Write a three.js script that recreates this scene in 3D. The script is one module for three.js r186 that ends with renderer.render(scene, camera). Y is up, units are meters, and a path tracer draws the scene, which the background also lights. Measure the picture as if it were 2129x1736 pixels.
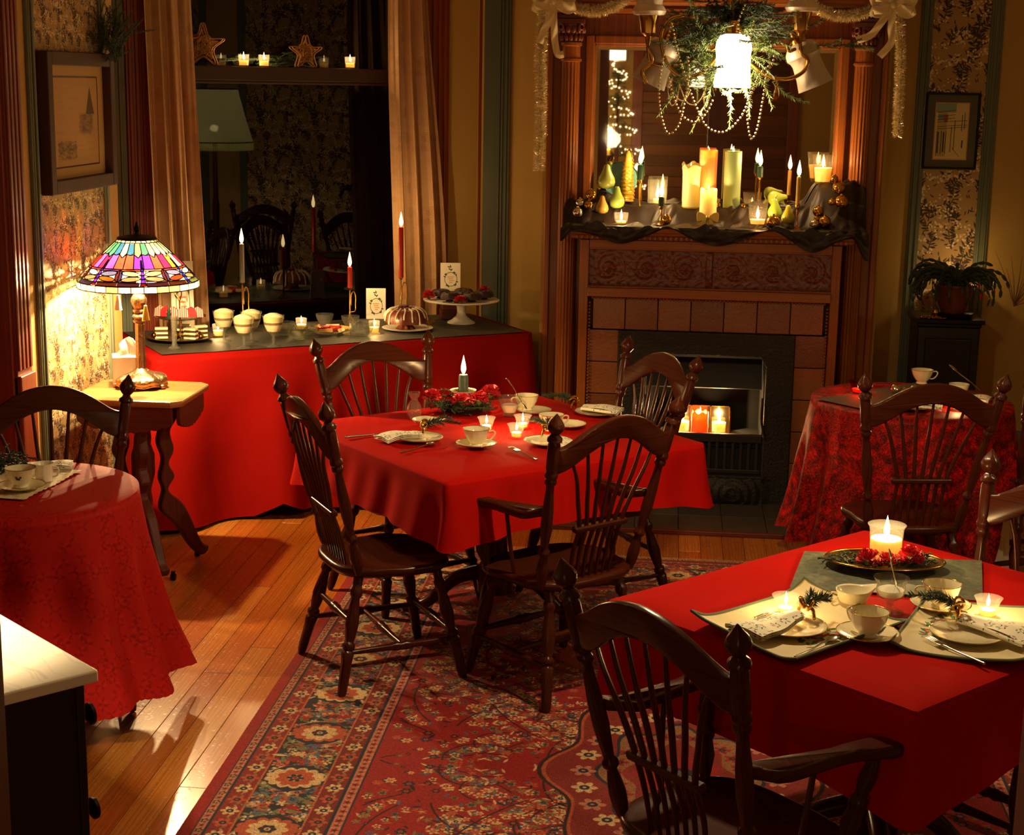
import * as THREE from 'three';
import { RoundedBoxGeometry } from 'three/addons/geometries/RoundedBoxGeometry.js';
import { mergeGeometries, toCreasedNormals } from 'three/addons/utils/BufferGeometryUtils.js';
import { ImprovedNoise } from 'three/addons/math/ImprovedNoise.js';

// ---------------------------------------------------------------- camera, sky, exposure
const scene = new THREE.Scene();
scene.background = new THREE.Color(0.0004, 0.0005, 0.0009);           // a night sky behind the window
const camera = new THREE.PerspectiveCamera(2 * Math.atan(868 / 3300) * 180 / Math.PI, 2129 / 1736, 0.05, 60);
camera.position.set(0, 2.08, 0);
{ // turned 5.5 degrees, pitched 12 degrees down, held one degree off level
  const r = [0.994896828, -0.016787518, 0.099491111], d = [0.03684183, 0.978418826, -0.203320636], f = [-0.093930727, 0.20594849, 0.974044269];
  const X = new THREE.Vector3(r[0], -r[1], -r[2]), Y = new THREE.Vector3(-d[0], d[1], d[2]), Z = new THREE.Vector3(-f[0], f[1], f[2]);
  camera.quaternion.setFromRotationMatrix(new THREE.Matrix4().makeBasis(X, Y, Z));
}
const renderer = new THREE.WebGLRenderer({ antialias: true });
renderer.toneMapping = THREE.LinearToneMapping;
renderer.toneMappingExposure = 0.32;
renderer.shadowMap.enabled = true;

// light strengths (candela) and colours, each used by the builder of its lamp
const CANDLE = 1.0, CHANDELIER = 25, CHANDELIER_UP = 2.2, TIFFANY = 16, FLOORLAMP = 18, DRESSERLAMP = 20, OILLAMP = 5, PARLOUR = 5;
const FLAME_COLOR = new THREE.Color(1, 0.62, 0.24), BULB_COLOR = new THREE.Color(1, 0.66, 0.30), LAMP_COLOR = new THREE.Color(1, 0.74, 0.40);

// ---------------------------------------------------------------- helpers
const V3 = (x, y, z) => new THREE.Vector3(x, y, z), PI = Math.PI;
const noise = new ImprovedNoise();
function rng(seed) { let a = seed >>> 0; return () => { a = (a + 0x6D2B79F5) | 0; let t = Math.imul(a ^ (a >>> 15), 1 | a); t = (t + Math.imul(t ^ (t >>> 7), 61 | t)) ^ t; return ((t ^ (t >>> 14)) >>> 0) / 4294967296; }; }
const lerp = (a, b, t) => a + (b - a) * t, clamp = (x, a, b) => Math.min(b, Math.max(a, x)), sstep = (a, b, x) => { const t = clamp((x - a) / (b - a), 0, 1); return t * t * (3 - 2 * t); };
const used = new Map();
function numbered(name) { const k = used.get(name) || 0; used.set(name, k + 1); return k ? `${name}_${String(k).padStart(3, '0')}` : name; }
function clean(g) { // every geometry keeps the same three attributes, unindexed, so that any can be merged
  let h = g.index ? g.toNonIndexed() : g;
  for (const k of Object.keys(h.attributes)) if (!['position', 'normal', 'uv'].includes(k)) h.deleteAttribute(k);
  if (!h.attributes.normal) h.computeVertexNormals();
  if (!h.attributes.uv) h.setAttribute('uv', new THREE.BufferAttribute(new Float32Array(h.attributes.position.count * 2), 2));
  h.morphAttributes = {}; h.clearGroups?.();
  return h;
}
function boxUV(g, swap = false) { // uv in metres, by the way each face points
  const p = g.attributes.position, n = g.attributes.normal, uv = new Float32Array(p.count * 2);
  for (let i = 0; i < p.count; i += 3) {
    let ax = 0, ay = 0, az = 0;
    for (let k = 0; k < 3; k++) { ax += n.getX(i + k); ay += n.getY(i + k); az += n.getZ(i + k); }
    ax = Math.abs(ax); ay = Math.abs(ay); az = Math.abs(az);
    for (let k = 0; k < 3; k++) {
      const x = p.getX(i + k), y = p.getY(i + k), z = p.getZ(i + k);
      let u, v; if (ax >= ay && ax >= az) { u = z; v = y; } else if (ay >= az) { u = x; v = z; } else { u = x; v = y; }
      uv[2 * (i + k)] = swap ? v : u; uv[2 * (i + k) + 1] = swap ? u : v;
    }
  }
  g.setAttribute('uv', new THREE.BufferAttribute(uv, 2)); return g;
}
const merge = a => a.length === 1 ? clean(a[0]) : mergeGeometries(a.map(clean), false);
function mesh(name, geos, m, parent, o = {}) {
  let g = merge(Array.isArray(geos) ? geos : [geos]);
  if (!o.uv) g = boxUV(g, o.swap);
  const r = new THREE.Mesh(g, m); r.castShadow = r.receiveShadow = true;
  r.name = parent ? name : numbered(name);
  if (parent) { const n = parent.children.filter(c => c.name === name || c.name.replace(/_\d{3}$/, '') === name).length; if (n) r.name = `${name}_${String(n).padStart(3, '0')}`; parent.add(r); } else scene.add(r);
  if (o.label) r.userData.label = o.label;
  if (o.kind) r.userData.kind = o.kind;
  return r;
}
function shared(name, geo, m, parent, x = 0, y = 0, z = 0, ry = 0) { // a repeat that shares geometry
  const r = new THREE.Mesh(geo, m); r.castShadow = r.receiveShadow = true; r.position.set(x, y, z); r.rotation.y = ry;
  parent.userData.kids ??= {}; const n = parent.userData.kids[name] = (parent.userData.kids[name] ?? -1) + 1;
  r.name = n ? `${name}_${String(n).padStart(3, '0')}` : name; parent.add(r); return r;
}
function tag(o, label, category, group) { Object.assign(o.userData, { label, category }); if (group) o.userData.group = group; return o; }
function thing(name, label, category, [x, y, z] = [0, 0, 0], ry = 0, group) {
  const o = new THREE.Group(); o.name = numbered(name); o.position.set(x, y, z); o.rotation.y = ry; scene.add(o); return tag(o, label, category, group);
}
function solo(name, geos, m, label, category, [x, y, z] = [0, 0, 0], ry = 0, group, o = {}) { const r = mesh(name, geos, m, null, o); r.position.set(x, y, z); r.rotation.y = ry; return tag(r, label, category, group); }
function copyOf(src, label, [x, y, z], ry = 0, group) {
  const c = src.clone(); c.name = numbered(src.name.replace(/_\d{3}$/, '')); c.position.set(x, y, z); c.rotation.y = ry; scene.add(c);
  c.userData = { label, category: src.userData.category }; if (group) c.userData.group = group; return c;
}
function structure(name, geos, m, parent, o = {}) { const r = mesh(name, geos, m, parent, o); r.userData.kind = 'structure'; return r; }
const T = (g, x = 0, y = 0, z = 0, rx = 0, ry = 0, rz = 0, sx = 1, sy = sx, sz = sx) => g.applyMatrix4(new THREE.Matrix4().compose(V3(x, y, z), new THREE.Quaternion().setFromEuler(new THREE.Euler(rx, ry, rz, 'YXZ')), V3(sx, sy, sz)));
const box = (w, h, d, x = 0, y = 0, z = 0, r = 0) => T(r ? new RoundedBoxGeometry(w, h, d, 1, Math.min(r, w / 2.01, h / 2.01, d / 2.01)) : new THREE.BoxGeometry(w, h, d), x, y, z);
const span = (x0, x1, y0, y1, z0, z1, r = 0) => box(x1 - x0, y1 - y0, z1 - z0, (x0 + x1) / 2, (y0 + y1) / 2, (z0 + z1) / 2, r);
const lathe = (pts, seg = 24, crease = 0.7) => { const g = new THREE.LatheGeometry(pts.map(p => new THREE.Vector2(Math.max(p[0], 0), p[1])), seg); return crease ? toCreasedNormals(g, crease) : g; };
const ball = (r, x = 0, y = 0, z = 0, a = 16, b = 10, sy = 1) => T(new THREE.SphereGeometry(r, a, b), x, y, z, 0, 0, 0, 1, sy, 1);
function tube(pts, radius, rad = 8, n = 0, closed = false, caps = true) { // swept, with a radius that may change along it
  const c = new THREE.CatmullRomCurve3(pts.map(p => p.isVector3 ? p : V3(...p)), closed), N = n || pts.length * 5, F = c.computeFrenetFrames(N, closed);
  const pos = [], idx = [], uv = [], L = c.getLength();
  for (let i = 0; i <= N; i++) {
    const t = i / N, P = c.getPointAt(t), R = typeof radius === 'function' ? radius(t) : radius;
    for (let j = 0; j <= rad; j++) { const a = j / rad * 2 * PI, nx = Math.cos(a), ny = Math.sin(a); pos.push(P.x + R * (nx * F.normals[i].x + ny * F.binormals[i].x), P.y + R * (nx * F.normals[i].y + ny * F.binormals[i].y), P.z + R * (nx * F.normals[i].z + ny * F.binormals[i].z)); uv.push(j / rad * 0.1, t * L); }
  }
  const w = rad + 1;
  for (let i = 0; i < N; i++) for (let j = 0; j < rad; j++) { const a = i * w + j, b = a + w; idx.push(a, b, a + 1, b, b + 1, a + 1); }
  const g = new THREE.BufferGeometry(); g.setAttribute('position', new THREE.Float32BufferAttribute(pos, 3)); g.setAttribute('uv', new THREE.Float32BufferAttribute(uv, 2)); g.setIndex(idx); g.computeVertexNormals();
  if (!closed && caps) { const e = [g.toNonIndexed()]; for (const t of [0, 1]) { const R = typeof radius === 'function' ? radius(t) : radius; if (R > 0.001) { const P = c.getPointAt(t); e.push(T(new THREE.SphereGeometry(R, rad, 4), P.x, P.y, P.z)); } } return merge(e); }
  return g;
}
function turned(a, b, prof, seg = 14) { // a lathe-turned rod from a to b; prof = [[t, radius] ...]
  const A = V3(...a), B = V3(...b), L = A.distanceTo(B), g = lathe(prof.map(([t, r]) => [r, t * L]), seg, 0.9);
  return g.applyMatrix4(new THREE.Matrix4().compose(A, new THREE.Quaternion().setFromUnitVectors(V3(0, 1, 0), B.clone().sub(A).normalize()), V3(1, 1, 1)));
}
function extrude(shape, depth, bevel = 0, seg = 2, curve = 16) { const g = new THREE.ExtrudeGeometry(shape, { depth: depth - 2 * bevel, bevelEnabled: bevel > 0, bevelThickness: bevel, bevelSize: bevel, bevelOffset: -bevel, bevelSegments: seg, curveSegments: curve }); return T(g, 0, 0, bevel); }
function poly(pts, smooth = false) { const s = new THREE.Shape(); if (smooth) { const c = new THREE.SplineCurve(pts.map(p => new THREE.Vector2(...p))); const q = c.getPoints(pts.length * 5); s.setFromPoints(q); } else s.setFromPoints(pts.map(p => new THREE.Vector2(...p))); return s; }
function grid(nu, nv, f, uvs) { // a sheet of (nu+1)(nv+1) points
  const pos = [], uv = [], idx = [];
  for (let j = 0; j <= nv; j++) for (let i = 0; i <= nu; i++) { const p = f(i / nu, j / nv); pos.push(p[0], p[1], p[2]); if (p.length > 3) uv.push(p[3], p[4]); else uv.push(i / nu * (uvs?.[0] ?? 1), j / nv * (uvs?.[1] ?? 1)); }
  const w = nu + 1; for (let j = 0; j < nv; j++) for (let i = 0; i < nu; i++) { const a = j * w + i; idx.push(a, a + 1, a + w, a + 1, a + w + 1, a + w); }
  const g = new THREE.BufferGeometry(); g.setAttribute('position', new THREE.Float32BufferAttribute(pos, 3)); g.setAttribute('uv', new THREE.Float32BufferAttribute(uv, 2)); g.setIndex(idx); g.computeVertexNormals(); return g;
}

// ---------------------------------------------------------------- textures and materials
function tex(w, h, draw, size = 1, { data = false, sy = size } = {}) { // size = metres that one repeat covers
  const c = document.createElement('canvas'); c.width = w; c.height = h; draw(c.getContext('2d'), w, h);
  const t = new THREE.CanvasTexture(c); if (!data) t.colorSpace = THREE.SRGBColorSpace; t.wrapS = t.wrapT = THREE.RepeatWrapping; t.repeat.set(1 / size, 1 / sy); t.magFilter = THREE.LinearFilter; return t;
}
function mat(color, o = {}) { const P = o.clearcoat !== undefined || o.transmission !== undefined || o.sheen !== undefined || o.ior !== undefined; return new (P ? THREE.MeshPhysicalMaterial : THREE.MeshStandardMaterial)({ color, roughness: 0.6, side: THREE.DoubleSide, ...o }); }
const rgb = (c, k = 1) => `rgb(${c.map(v => Math.round(clamp(v * k, 0, 255))).join(',')})`;
function woodTex(base, dark, seed, size, W = 512, H = 512, streak = 900) {
  return tex(W, H, (g, w, h) => {
    const r = rng(seed); g.fillStyle = rgb(base); g.fillRect(0, 0, w, h);
    for (let i = 0; i < streak; i++) {
      const x = r() * w, wd = 0.5 + r() * 2.4, k = r(), amp = r() * 5, ph = r() * 6; g.strokeStyle = k > 0.4 ? `rgba(${dark.join(',')},${0.05 + r() * 0.2})` : `rgba(${base.map(v => Math.min(255, v * 1.3 | 0)).join(',')},${0.05 + r() * 0.15})`; g.lineWidth = wd;
      for (const o of [-w, 0, w]) { g.beginPath(); for (let y = 0; y <= h; y += 16) { const X = x + o + amp * Math.sin(ph + y / h * 2 * PI); y ? g.lineTo(X, y) : g.moveTo(X, y); } g.stroke(); }
    }
  }, size);
}
function speckTex(base, cols, seed, n, rmin, rmax, size, W = 512, data = false) {
  return tex(W, W, (g, w, h) => { const r = rng(seed); g.fillStyle = rgb(base); g.fillRect(0, 0, w, h); for (let i = 0; i < n; i++) { const c = cols[r() * cols.length | 0], x = r() * w, y = r() * h, R = lerp(rmin, rmax, r()); g.fillStyle = `rgba(${c.join(',')},${0.15 + r() * 0.35})`; for (const ox of [-w, 0, w]) for (const oy of [-h, 0, h]) if (x + ox > -R && x + ox < w + R && y + oy > -R && y + oy < h + R) { g.beginPath(); g.ellipse(x + ox, y + oy, R, R * (0.5 + r() * 0.5), r() * PI, 0, 2 * PI); g.fill(); } } }, size, { data });
}
function weaveTex(base, seed, size, n = 64, jitter = 0.09) {
  return tex(256, 256, (g, w, h) => { const r = rng(seed); g.fillStyle = rgb(base); g.fillRect(0, 0, w, h); const s = w / n; for (let i = 0; i < n; i++) for (let j = 0; j < n; j++) { const k = 1 - jitter + 2 * jitter * r() + ((i + j) % 2 ? jitter * .6 : -jitter * .6); g.fillStyle = rgb(base, k); g.fillRect(i * s, j * s, s + 0.5, s + 0.5); } }, size);
}
const vineWallpaper = tex(1024, 1024, (g, w, h) => { // twigs, dark leaves and clusters of pale blossom on tan
  const r = rng(77); g.fillStyle = '#a98a58'; g.fillRect(0, 0, w, h);
  const wrap = f => { for (const ox of [-w, 0, w]) for (const oy of [-h, 0, h]) { g.save(); g.translate(ox, oy); f(); g.restore(); } };
  const leaf = (x, y, a, L, W) => wrap(() => { g.save(); g.translate(x, y); g.rotate(a); g.beginPath(); g.moveTo(0, 0); g.quadraticCurveTo(L * .45, -W, L, 0); g.quadraticCurveTo(L * .45, W, 0, 0); g.fill(); g.restore(); });
  const bloom = (x, y, R) => wrap(() => { for (let k = 0; k < 5; k++) { const a = k / 5 * 2 * PI + x; g.beginPath(); g.arc(x + R * Math.cos(a), y + R * Math.sin(a), R * .72, 0, 2 * PI); g.fill(); } });
  for (let s = 0; s < 16; s++) {
    let x = (s % 4) * w / 4 + (s / 4 | 0) * 90 + r() * 60, y = (s / 4 | 0) * h / 4 + r() * 60, a = -PI / 2 + (r() - .5);
    for (let k = 0; k < 20; k++) {
      const nx = x + Math.cos(a) * 24, ny = y + Math.sin(a) * 24; g.strokeStyle = '#3a2418'; g.lineWidth = 9 - k * .28; wrap(() => { g.beginPath(); g.moveTo(x, y); g.lineTo(nx, ny); g.stroke(); });
      x = nx; y = ny; a += (r() - .5) * .8 + (k % 7 === 6 ? (r() > .5 ? .5 : -.5) : 0);
      g.fillStyle = ['#33261f', '#2b2a22', '#473020'][k % 3]; for (const s2 of [-1, 1]) if (r() > .25) leaf(x, y, a + s2 * (.7 + r() * .7), 46 + r() * 30, 13 + r() * 7);
    }
  }
  for (let k = 0; k < 190; k++) { g.fillStyle = ['#33261f', '#2e2b22', '#4a3423'][k % 3]; leaf(r() * w, r() * h, r() * 7, 34 + r() * 22, 10); }
  for (let k = 0; k < 95; k++) { const x = r() * w, y = r() * h; for (let j = 0; j < 9; j++) { g.fillStyle = j % 3 ? '#e0cfa6' : '#caa77c'; bloom(x + (r() - .5) * 84, y + (r() - .5) * 64, 4.2 + r() * 2); } }
}, 0.62);
const fineWallpaper = vineWallpaper.clone(); fineWallpaper.repeat.set(1 / 0.34, 1 / 0.34); fineWallpaper.needsUpdate = true;
const noiseBump = speckTex([128, 128, 128], [[60, 60, 60], [200, 200, 200], [90, 90, 90]], 3, 2600, 3, 16, 0.22, 512, true);
const fineBump = speckTex([128, 128, 128], [[70, 70, 70], [190, 190, 190]], 4, 6000, 1, 3, 0.12, 512, true);
const chairWood = woodTex([70, 28, 13], [26, 10, 5], 11, 0.3), mantelWood = woodTex([136, 76, 28], [74, 34, 10], 12, 0.5), oakWood = woodTex([176, 118, 62], [104, 60, 26], 13, 0.45);
const M = {
  wall: mat('#b0904f', { roughness: 0.85, bumpMap: fineBump, bumpScale: 0.0006 }), ceiling: mat('#b7a37c', { roughness: 0.9 }), green: mat('#5d644f', { roughness: 0.5 }), greenDark: mat('#444b3d', { roughness: 0.5 }),
  paper: mat('#ffffff', { map: vineWallpaper, roughness: 0.75 }), paperFine: mat('#ffffff', { map: fineWallpaper, roughness: 0.7 }),
  chair: mat('#ffffff', { map: chairWood, roughness: 0.26, specularIntensity: 0.6, ior: 1.45 }),
  mantel: mat('#ffffff', { map: mantelWood, roughness: 0.32, specularIntensity: 0.6, ior: 1.45 }),
  casing: mat('#eaa274', { map: mantelWood, roughness: 0.45, clearcoat: 0.25, clearcoatRoughness: 0.25 }),
  parlour: mat('#ffffff', { map: oakWood, roughness: 0.4, clearcoat: 0.4, clearcoatRoughness: 0.2 }), parlourDark: mat('#8a5238', { map: oakWood, roughness: 0.5 }),
  redCloth: mat('#ffffff', { map: weaveTex([164, 14, 7], 21, 0.06), roughness: 0.85, specularIntensity: 0.1, ior: 1.45 }),
  buffetCloth: mat('#ffffff', { map: weaveTex([128, 10, 5], 22, 0.06), roughness: 0.8, specularIntensity: 0.15, ior: 1.45 }),
  iron: mat('#27221c', { roughness: 0.5, metalness: 0.55, bumpMap: noiseBump, bumpScale: 0.006 }), ironPlain: mat('#24211d', { roughness: 0.5, metalness: 0.5 }), soot: mat('#0f0d0b', { roughness: 0.95 }),
  brass: mat('#b98a3c', { metalness: 1, roughness: 0.22 }), gold: mat('#d2a548', { metalness: 1, roughness: 0.12 }), silver: mat('#d9d2c4', { metalness: 1, roughness: 0.16 }), steel: mat('#bdb6a6', { metalness: 1, roughness: 0.22 }), bronze: mat('#9a7b5c', { metalness: 1, roughness: 0.3, bumpMap: noiseBump, bumpScale: 0.003 }), blackMetal: mat('#191512', { metalness: .6, roughness: 0.45 }),
  glass: mat('#fbfbf6', { transmission: 0.975, thickness: 0, roughness: 0.0, ior: 1.9 }), crystal: mat('#e9ebe2', { transmission: 0.95, thickness: 0, roughness: 0.03, ior: 2.0 }),
  china: mat('#e6dcb8', { roughness: 0.14, clearcoat: 0.6, clearcoatRoughness: 0.06 }), porcelain: mat('#ece6d4', { roughness: 0.25 }), white: mat('#efe9da', { roughness: 0.7 }),
  wax: mat('#f0deb0', { roughness: 0.5, transmission: 0.45, thickness: 0 }), waxAmber: mat('#dd9a4a', { roughness: 0.6, transmission: 0.5, thickness: 0 }), waxGreen: mat('#8a9a62', { roughness: 0.55, transmission: 0.3, thickness: 0 }), waxOrange: mat('#e07a34', { roughness: 0.6, transmission: 0.6, thickness: 0 }),
  waxRed: mat('#a01016', { roughness: 0.35 }), waxDarkGreen: mat('#1d3a2c', { roughness: 0.4 }), waxGrey: mat('#6a6258', { roughness: 0.45 }),
  flame: mat('#000000', { emissive: new THREE.Color(1, 0.66, 0.25), emissiveIntensity: 26, roughness: 1 }), wick: mat('#1b1512', { roughness: 1 }),
  bulb: mat('#fff6e6', { emissive: new THREE.Color(1, 0.8, 0.52), emissiveIntensity: 30, roughness: 0.5 }), fairy: mat('#ffdf9a', { emissive: new THREE.Color(1, 0.72, 0.34), emissiveIntensity: 40 }),
  needle: mat('#2c3a20', { roughness: 0.7 }), needleLight: mat('#4c5b22', { roughness: 0.6 }), redFlower: mat('#c4121a', { roughness: 0.65, transmission: 0.15, thickness: 0 }),
  marble: mat('#ffffff', { map: tex(512, 512, (g, w, h) => { const r = rng(5); g.fillStyle = '#e6dfd0'; g.fillRect(0, 0, w, h); for (let i = 0; i < 60; i++) { g.strokeStyle = `rgba(150,140,130,${.05 + r() * .16})`; g.lineWidth = 1 + r() * 6; g.beginPath(); let x = r() * w, y = r() * h; g.moveTo(x, y); for (let k = 0; k < 12; k++) { x += 24 + r() * 20; y += (r() - .45) * 26; g.lineTo(x, y); } g.stroke(); } }, 0.7), roughness: 0.18 }),
};
// a flame on a wick, with its light set inside it
const flameGeo = lathe([[0, -0.004], [0.0035, -0.001], [0.0056, 0.006], [0.0052, 0.013], [0.0034, 0.022], [0.0014, 0.031], [0, 0.037]], 12, 0), wickGeo = new THREE.CylinderGeometry(0.0008, 0.0008, 0.012, 5);
function flame(parent, x, y, z, s = 1, power = 1) {
  const f = new THREE.Mesh(flameGeo, M.flame); f.name = 'flame'; f.position.set(x, y + 0.01, z); f.scale.setScalar(s); parent.add(f);
  const w = new THREE.Mesh(wickGeo, M.wick); w.name = 'wick'; w.position.set(x, y + 0.003, z); w.castShadow = true; parent.add(w);
  const l = new THREE.PointLight(FLAME_COLOR, CANDLE * power, 0, 2); l.name = 'candle_light'; l.position.set(x, y + 0.01 + 0.012 * s, z); l.castShadow = true; l.shadow.radius = 0.25; parent.add(l);
}

// ---------------------------------------------------------------- the room
const TH = 0.576, CT = Math.cos(TH), ST = Math.sin(TH), P0 = [-2.78, -7.849];        // the window wall stands at an angle
const W = (s, y, d) => [P0[0] + s * CT + d * ST, y, P0[1] - s * ST + d * CT];          // along it, up, out from it
function sgroup(name, pos = [0, 0, 0], ry = 0) { const o = new THREE.Group(); o.name = numbered(name); o.position.set(...pos); o.rotation.y = ry; o.userData.kind = 'structure'; scene.add(o); return o; }
const CEIL = 3.2;
{ // floor of narrow oiled boards running towards the fireplace
  const floor = structure('floor', span(-3.1, 3, -0.15, -0.012, -9.2, 2.4), mat('#241208', { roughness: 0.8 }));
  const ft = woodTex([192, 124, 52], [112, 62, 20], 31, 0.42, 512, 1024, 1300), fr = speckTex([92, 92, 92], [[150, 150, 150], [60, 60, 60], [210, 210, 210]], 32, 900, 1, 7, 0.5, 512, true);
  const tints = ['#ffffff', '#f1d9c0', '#e2c4a4', '#fbe6d2', '#d9b894'].map(c => mat(c, { map: ft, roughness: 0.62, roughnessMap: fr, bumpMap: fr, bumpScale: 0.0006, clearcoat: 0.25, clearcoatRoughness: 0.32 }));
  const r = rng(6), lens = [1.7, 2.3, 2.9, 3.5].map(L => { const g = boxUV(clean(box(0.0985, 0.014, L - 0.002, 0, -0.007, 0, 0.0015))); return [L, g]; });
  for (let i = 0; i < 58; i++) {
    const x = -2.95 + i * 0.1; let z = -9.05 + r() * -0.6;
    while (z < 1.9) { const [L, g] = lens[r() * 4 | 0]; shared('plank', g, tints[r() * 5 | 0], floor, x, 0, z + L / 2); z += L; }
  }
}
structure('ceiling', span(-3.1, 3, CEIL, CEIL + 0.15, -9.2, 2.4), M.ceiling);
{ // left wall: paint, a papered panel between green mouldings, and a doorway's fluted casing
  const w = structure('wall_left', [span(-2.65, -2.50, 0, CEIL, -7.062, -5.81), span(-2.65, -2.50, 0, CEIL, -3.9, 2.3), span(-2.65, -2.50, 2.88, CEIL, -5.81, -3.9)], M.wall), x = -2.50;
  structure('wallpaper', span(x, x + 0.004, 0.1, 3.1, -6.871, -6.115), M.paperFine, w);
  structure('moulding', [span(x, x + 0.016, 0, CEIL, -6.137, -6.066, 0.004), span(x + .014, x + .024, 0, CEIL, -6.115, -6.097, .004), span(x + .014, x + .02, 0, CEIL, -6.084, -6.075, .003)], M.green, w);
  structure('moulding', [span(x, x + 0.014, 0, CEIL, -6.924, -6.866, 0.004), span(x + .012, x + .02, 0, CEIL, -6.893, -6.879, .004)], M.green, w);
  structure('baseboard', span(x, x + .025, 0, .22, -7.059, -5.953, .005), M.green, w);
  const d = sgroup('door_1');
  structure('casing', [span(x, x + .022, 0, 2.9, -5.951, -5.809, .004), ...[0, 1, 2, 3].map(k => span(x + .02, x + .032, .96, 2.9, -5.940 + k * .036, -5.917 + k * .036, .005)), span(x, x + .036, 0, .94, -5.955, -5.809, .006)], M.casing, d);
  structure('door_leaf', [span(-2.74, -2.70, 0, 2.9, -5.83, -3.88), ...[[-5.75, -4.95], [-4.78, -3.98]].flatMap(([p, q]) => [span(-2.70, -2.685, .2, 1.0, p, q, .008), span(-2.70, -2.685, 1.2, 2.7, p, q, .008)])], M.casing, d);
  structure('jamb', [span(-2.72, -2.49, 0, 2.88, -5.81, -5.79, .003), span(-2.72, -2.49, 0, 2.88, -3.92, -3.9, .003)], M.casing, d);
}
{ // window wall
  const g = sgroup('wall_window', [P0[0], 0, P0[1]], TH);
  structure('wall_panel', [span(-.5, .2, 0, CEIL, -.3, 0), span(1.68, 2.16, 0, CEIL, -.3, 0), span(.2, 1.68, 0, .5, -.3, 0), span(.2, 1.68, 2.95, CEIL, -.3, 0)], M.wall, g);
  structure('moulding', [span(0, .055, 0, CEIL, 0, .012, .003), span(.02, .035, 0, CEIL, .01, .02, .003)], M.green, g);
  structure('moulding', span(2.025, 2.05, 0, CEIL, 0, .012, .003), M.casing, g);
  const w = sgroup('window_1', [P0[0], 0, P0[1]], TH);
  const cas = s => [span(s, s + .15, 0, 3.05, 0, .025, .004), ...[0, 1, 2, 3].map(k => span(s + .012 + k * .034, s + .034 + k * .034, 0, 3.05, .022, .034, .006))];
  structure('casing', cas(.055), M.casing, w); structure('casing', cas(1.685), M.casing, w); structure('casing', span(.05, 1.84, 2.95, 3.1, 0, .03, .004), M.casing, w);
  structure('sill', span(.15, 1.73, .46, .5, -.24, .05, .006), M.casing, w);
  structure('jamb', [span(.19, .205, .5, 2.95, -.25, 0), span(1.675, 1.69, .5, 2.95, -.25, 0)], M.casing, w);
  const dk = mat('#5a2c1a', { map: mantelWood, roughness: 0.4 });
  structure('sash', [span(.2, .255, .5, 2.95, -.25, -.21, .004), span(1.625, 1.68, .5, 2.95, -.25, -.21, .004), span(.2, 1.68, .5, .57, -.25, -.21, .004), span(.2, 1.68, 2.88, 2.95, -.25, -.21, .004)], dk, w);
  structure('transom_ledge', [span(.2, 1.68, 2.07, 2.142, -.25, .0, .004), span(.2, 1.68, 2.055, 2.07, -.25, -.02, .004)], dk, w, { swap: true });
  const pane = mat('#ffffff', { transmission: 1, thickness: 0, roughness: 0.0, ior: 1.5 });
  structure('pane', span(.25, 1.63, .56, 2.06, -.232, -.23), pane, w); structure('pane', span(.25, 1.63, 2.14, 2.89, -.232, -.23), pane, w);
}
{ // fireplace wall with its chimney breast, and the papered panel to the right
  const z = -8.95, w = structure('wall_fireplace', [span(-1.3, 2.9, 0, CEIL, z - .15, z), span(-.66, 1.075, 0, CEIL, z, -8.26)], M.wall);
  structure('moulding', [span(-1.05, -.975, 0, CEIL, z, z + .01, .003), span(-.98, -.9, 0, CEIL, z, z + .02, .004), ...[-.962, -.945, -.922].map(x => span(x - .006, x + .006, 0, CEIL, z + .016, z + .028, .004))], M.greenDark, w);
  structure('wallpaper', span(1.36, 1.69, .2, 3.1, z, z + .004), M.paper, w);
  for (const [a, b] of [[1.305, 1.37], [1.672, 1.74]]) structure('moulding', [span(a, b, 0, CEIL, z, z + .016, .004), span(a + .012, a + .024, 0, CEIL, z + .012, z + .024, .004), span(b - .024, b - .012, 0, CEIL, z + .012, z + .024, .004)], M.green, w);
  structure('baseboard', [span(1.08, 2.7, 0, .22, z, z + .03, .005)], M.green, w);
}
{ // right wall (seen in the window's reflection)
  const x = 2.7, w = structure('wall_right', span(x, x + .15, 0, CEIL, -9.1, 2.3), M.wall);
  for (const [a, b] of [[-6.0, -4.42], [-3.9, -2.4]]) { structure('wallpaper', span(x - .004, x, .1, 3.1, a, b), M.paper, w); structure('moulding', [span(x - .016, x, 0, CEIL, a - .07, a + .01, .004), span(x - .016, x, 0, CEIL, b - .01, b + .07, .004)], M.green, w); }
}
{ // wall behind the camera (seen in the overmantel mirror)
  const z = 2.2, w = structure('wall_rear', span(-3, 2.9, 0, CEIL, z, z + .15), M.wall), r = rng(9);
  const dk = ['#a08a5c', '#8c7850', '#ad9668'].map(c => mat(c, { map: oakWood, roughness: .6 }));
  for (let k = 0; k < 22; k++) structure('board', span(-.35, 1.3, .1 + k * .12, .1 + k * .12 + .114, z - .025, z, .006), dk[r() * 3 | 0], w, { swap: true });
  structure('casing', [span(1.3, 1.42, 0, 2.9, z - .03, z, .006), span(-.47, -.35, 0, 2.9, z - .03, z, .006)], M.casing, w);
}
{ // the jambs of the opening that the room is seen through
  const a = sgroup('trim_1'); structure('jamb', span(-.85, -.607, 0, 2.8, -1.36, -1.2, .004), M.parlourDark, a);
  const b = sgroup('trim_2'); structure('jamb', span(.327, .55, 0, 2.8, -1.36, -1.2, .004), M.parlourDark, b);
}
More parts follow.
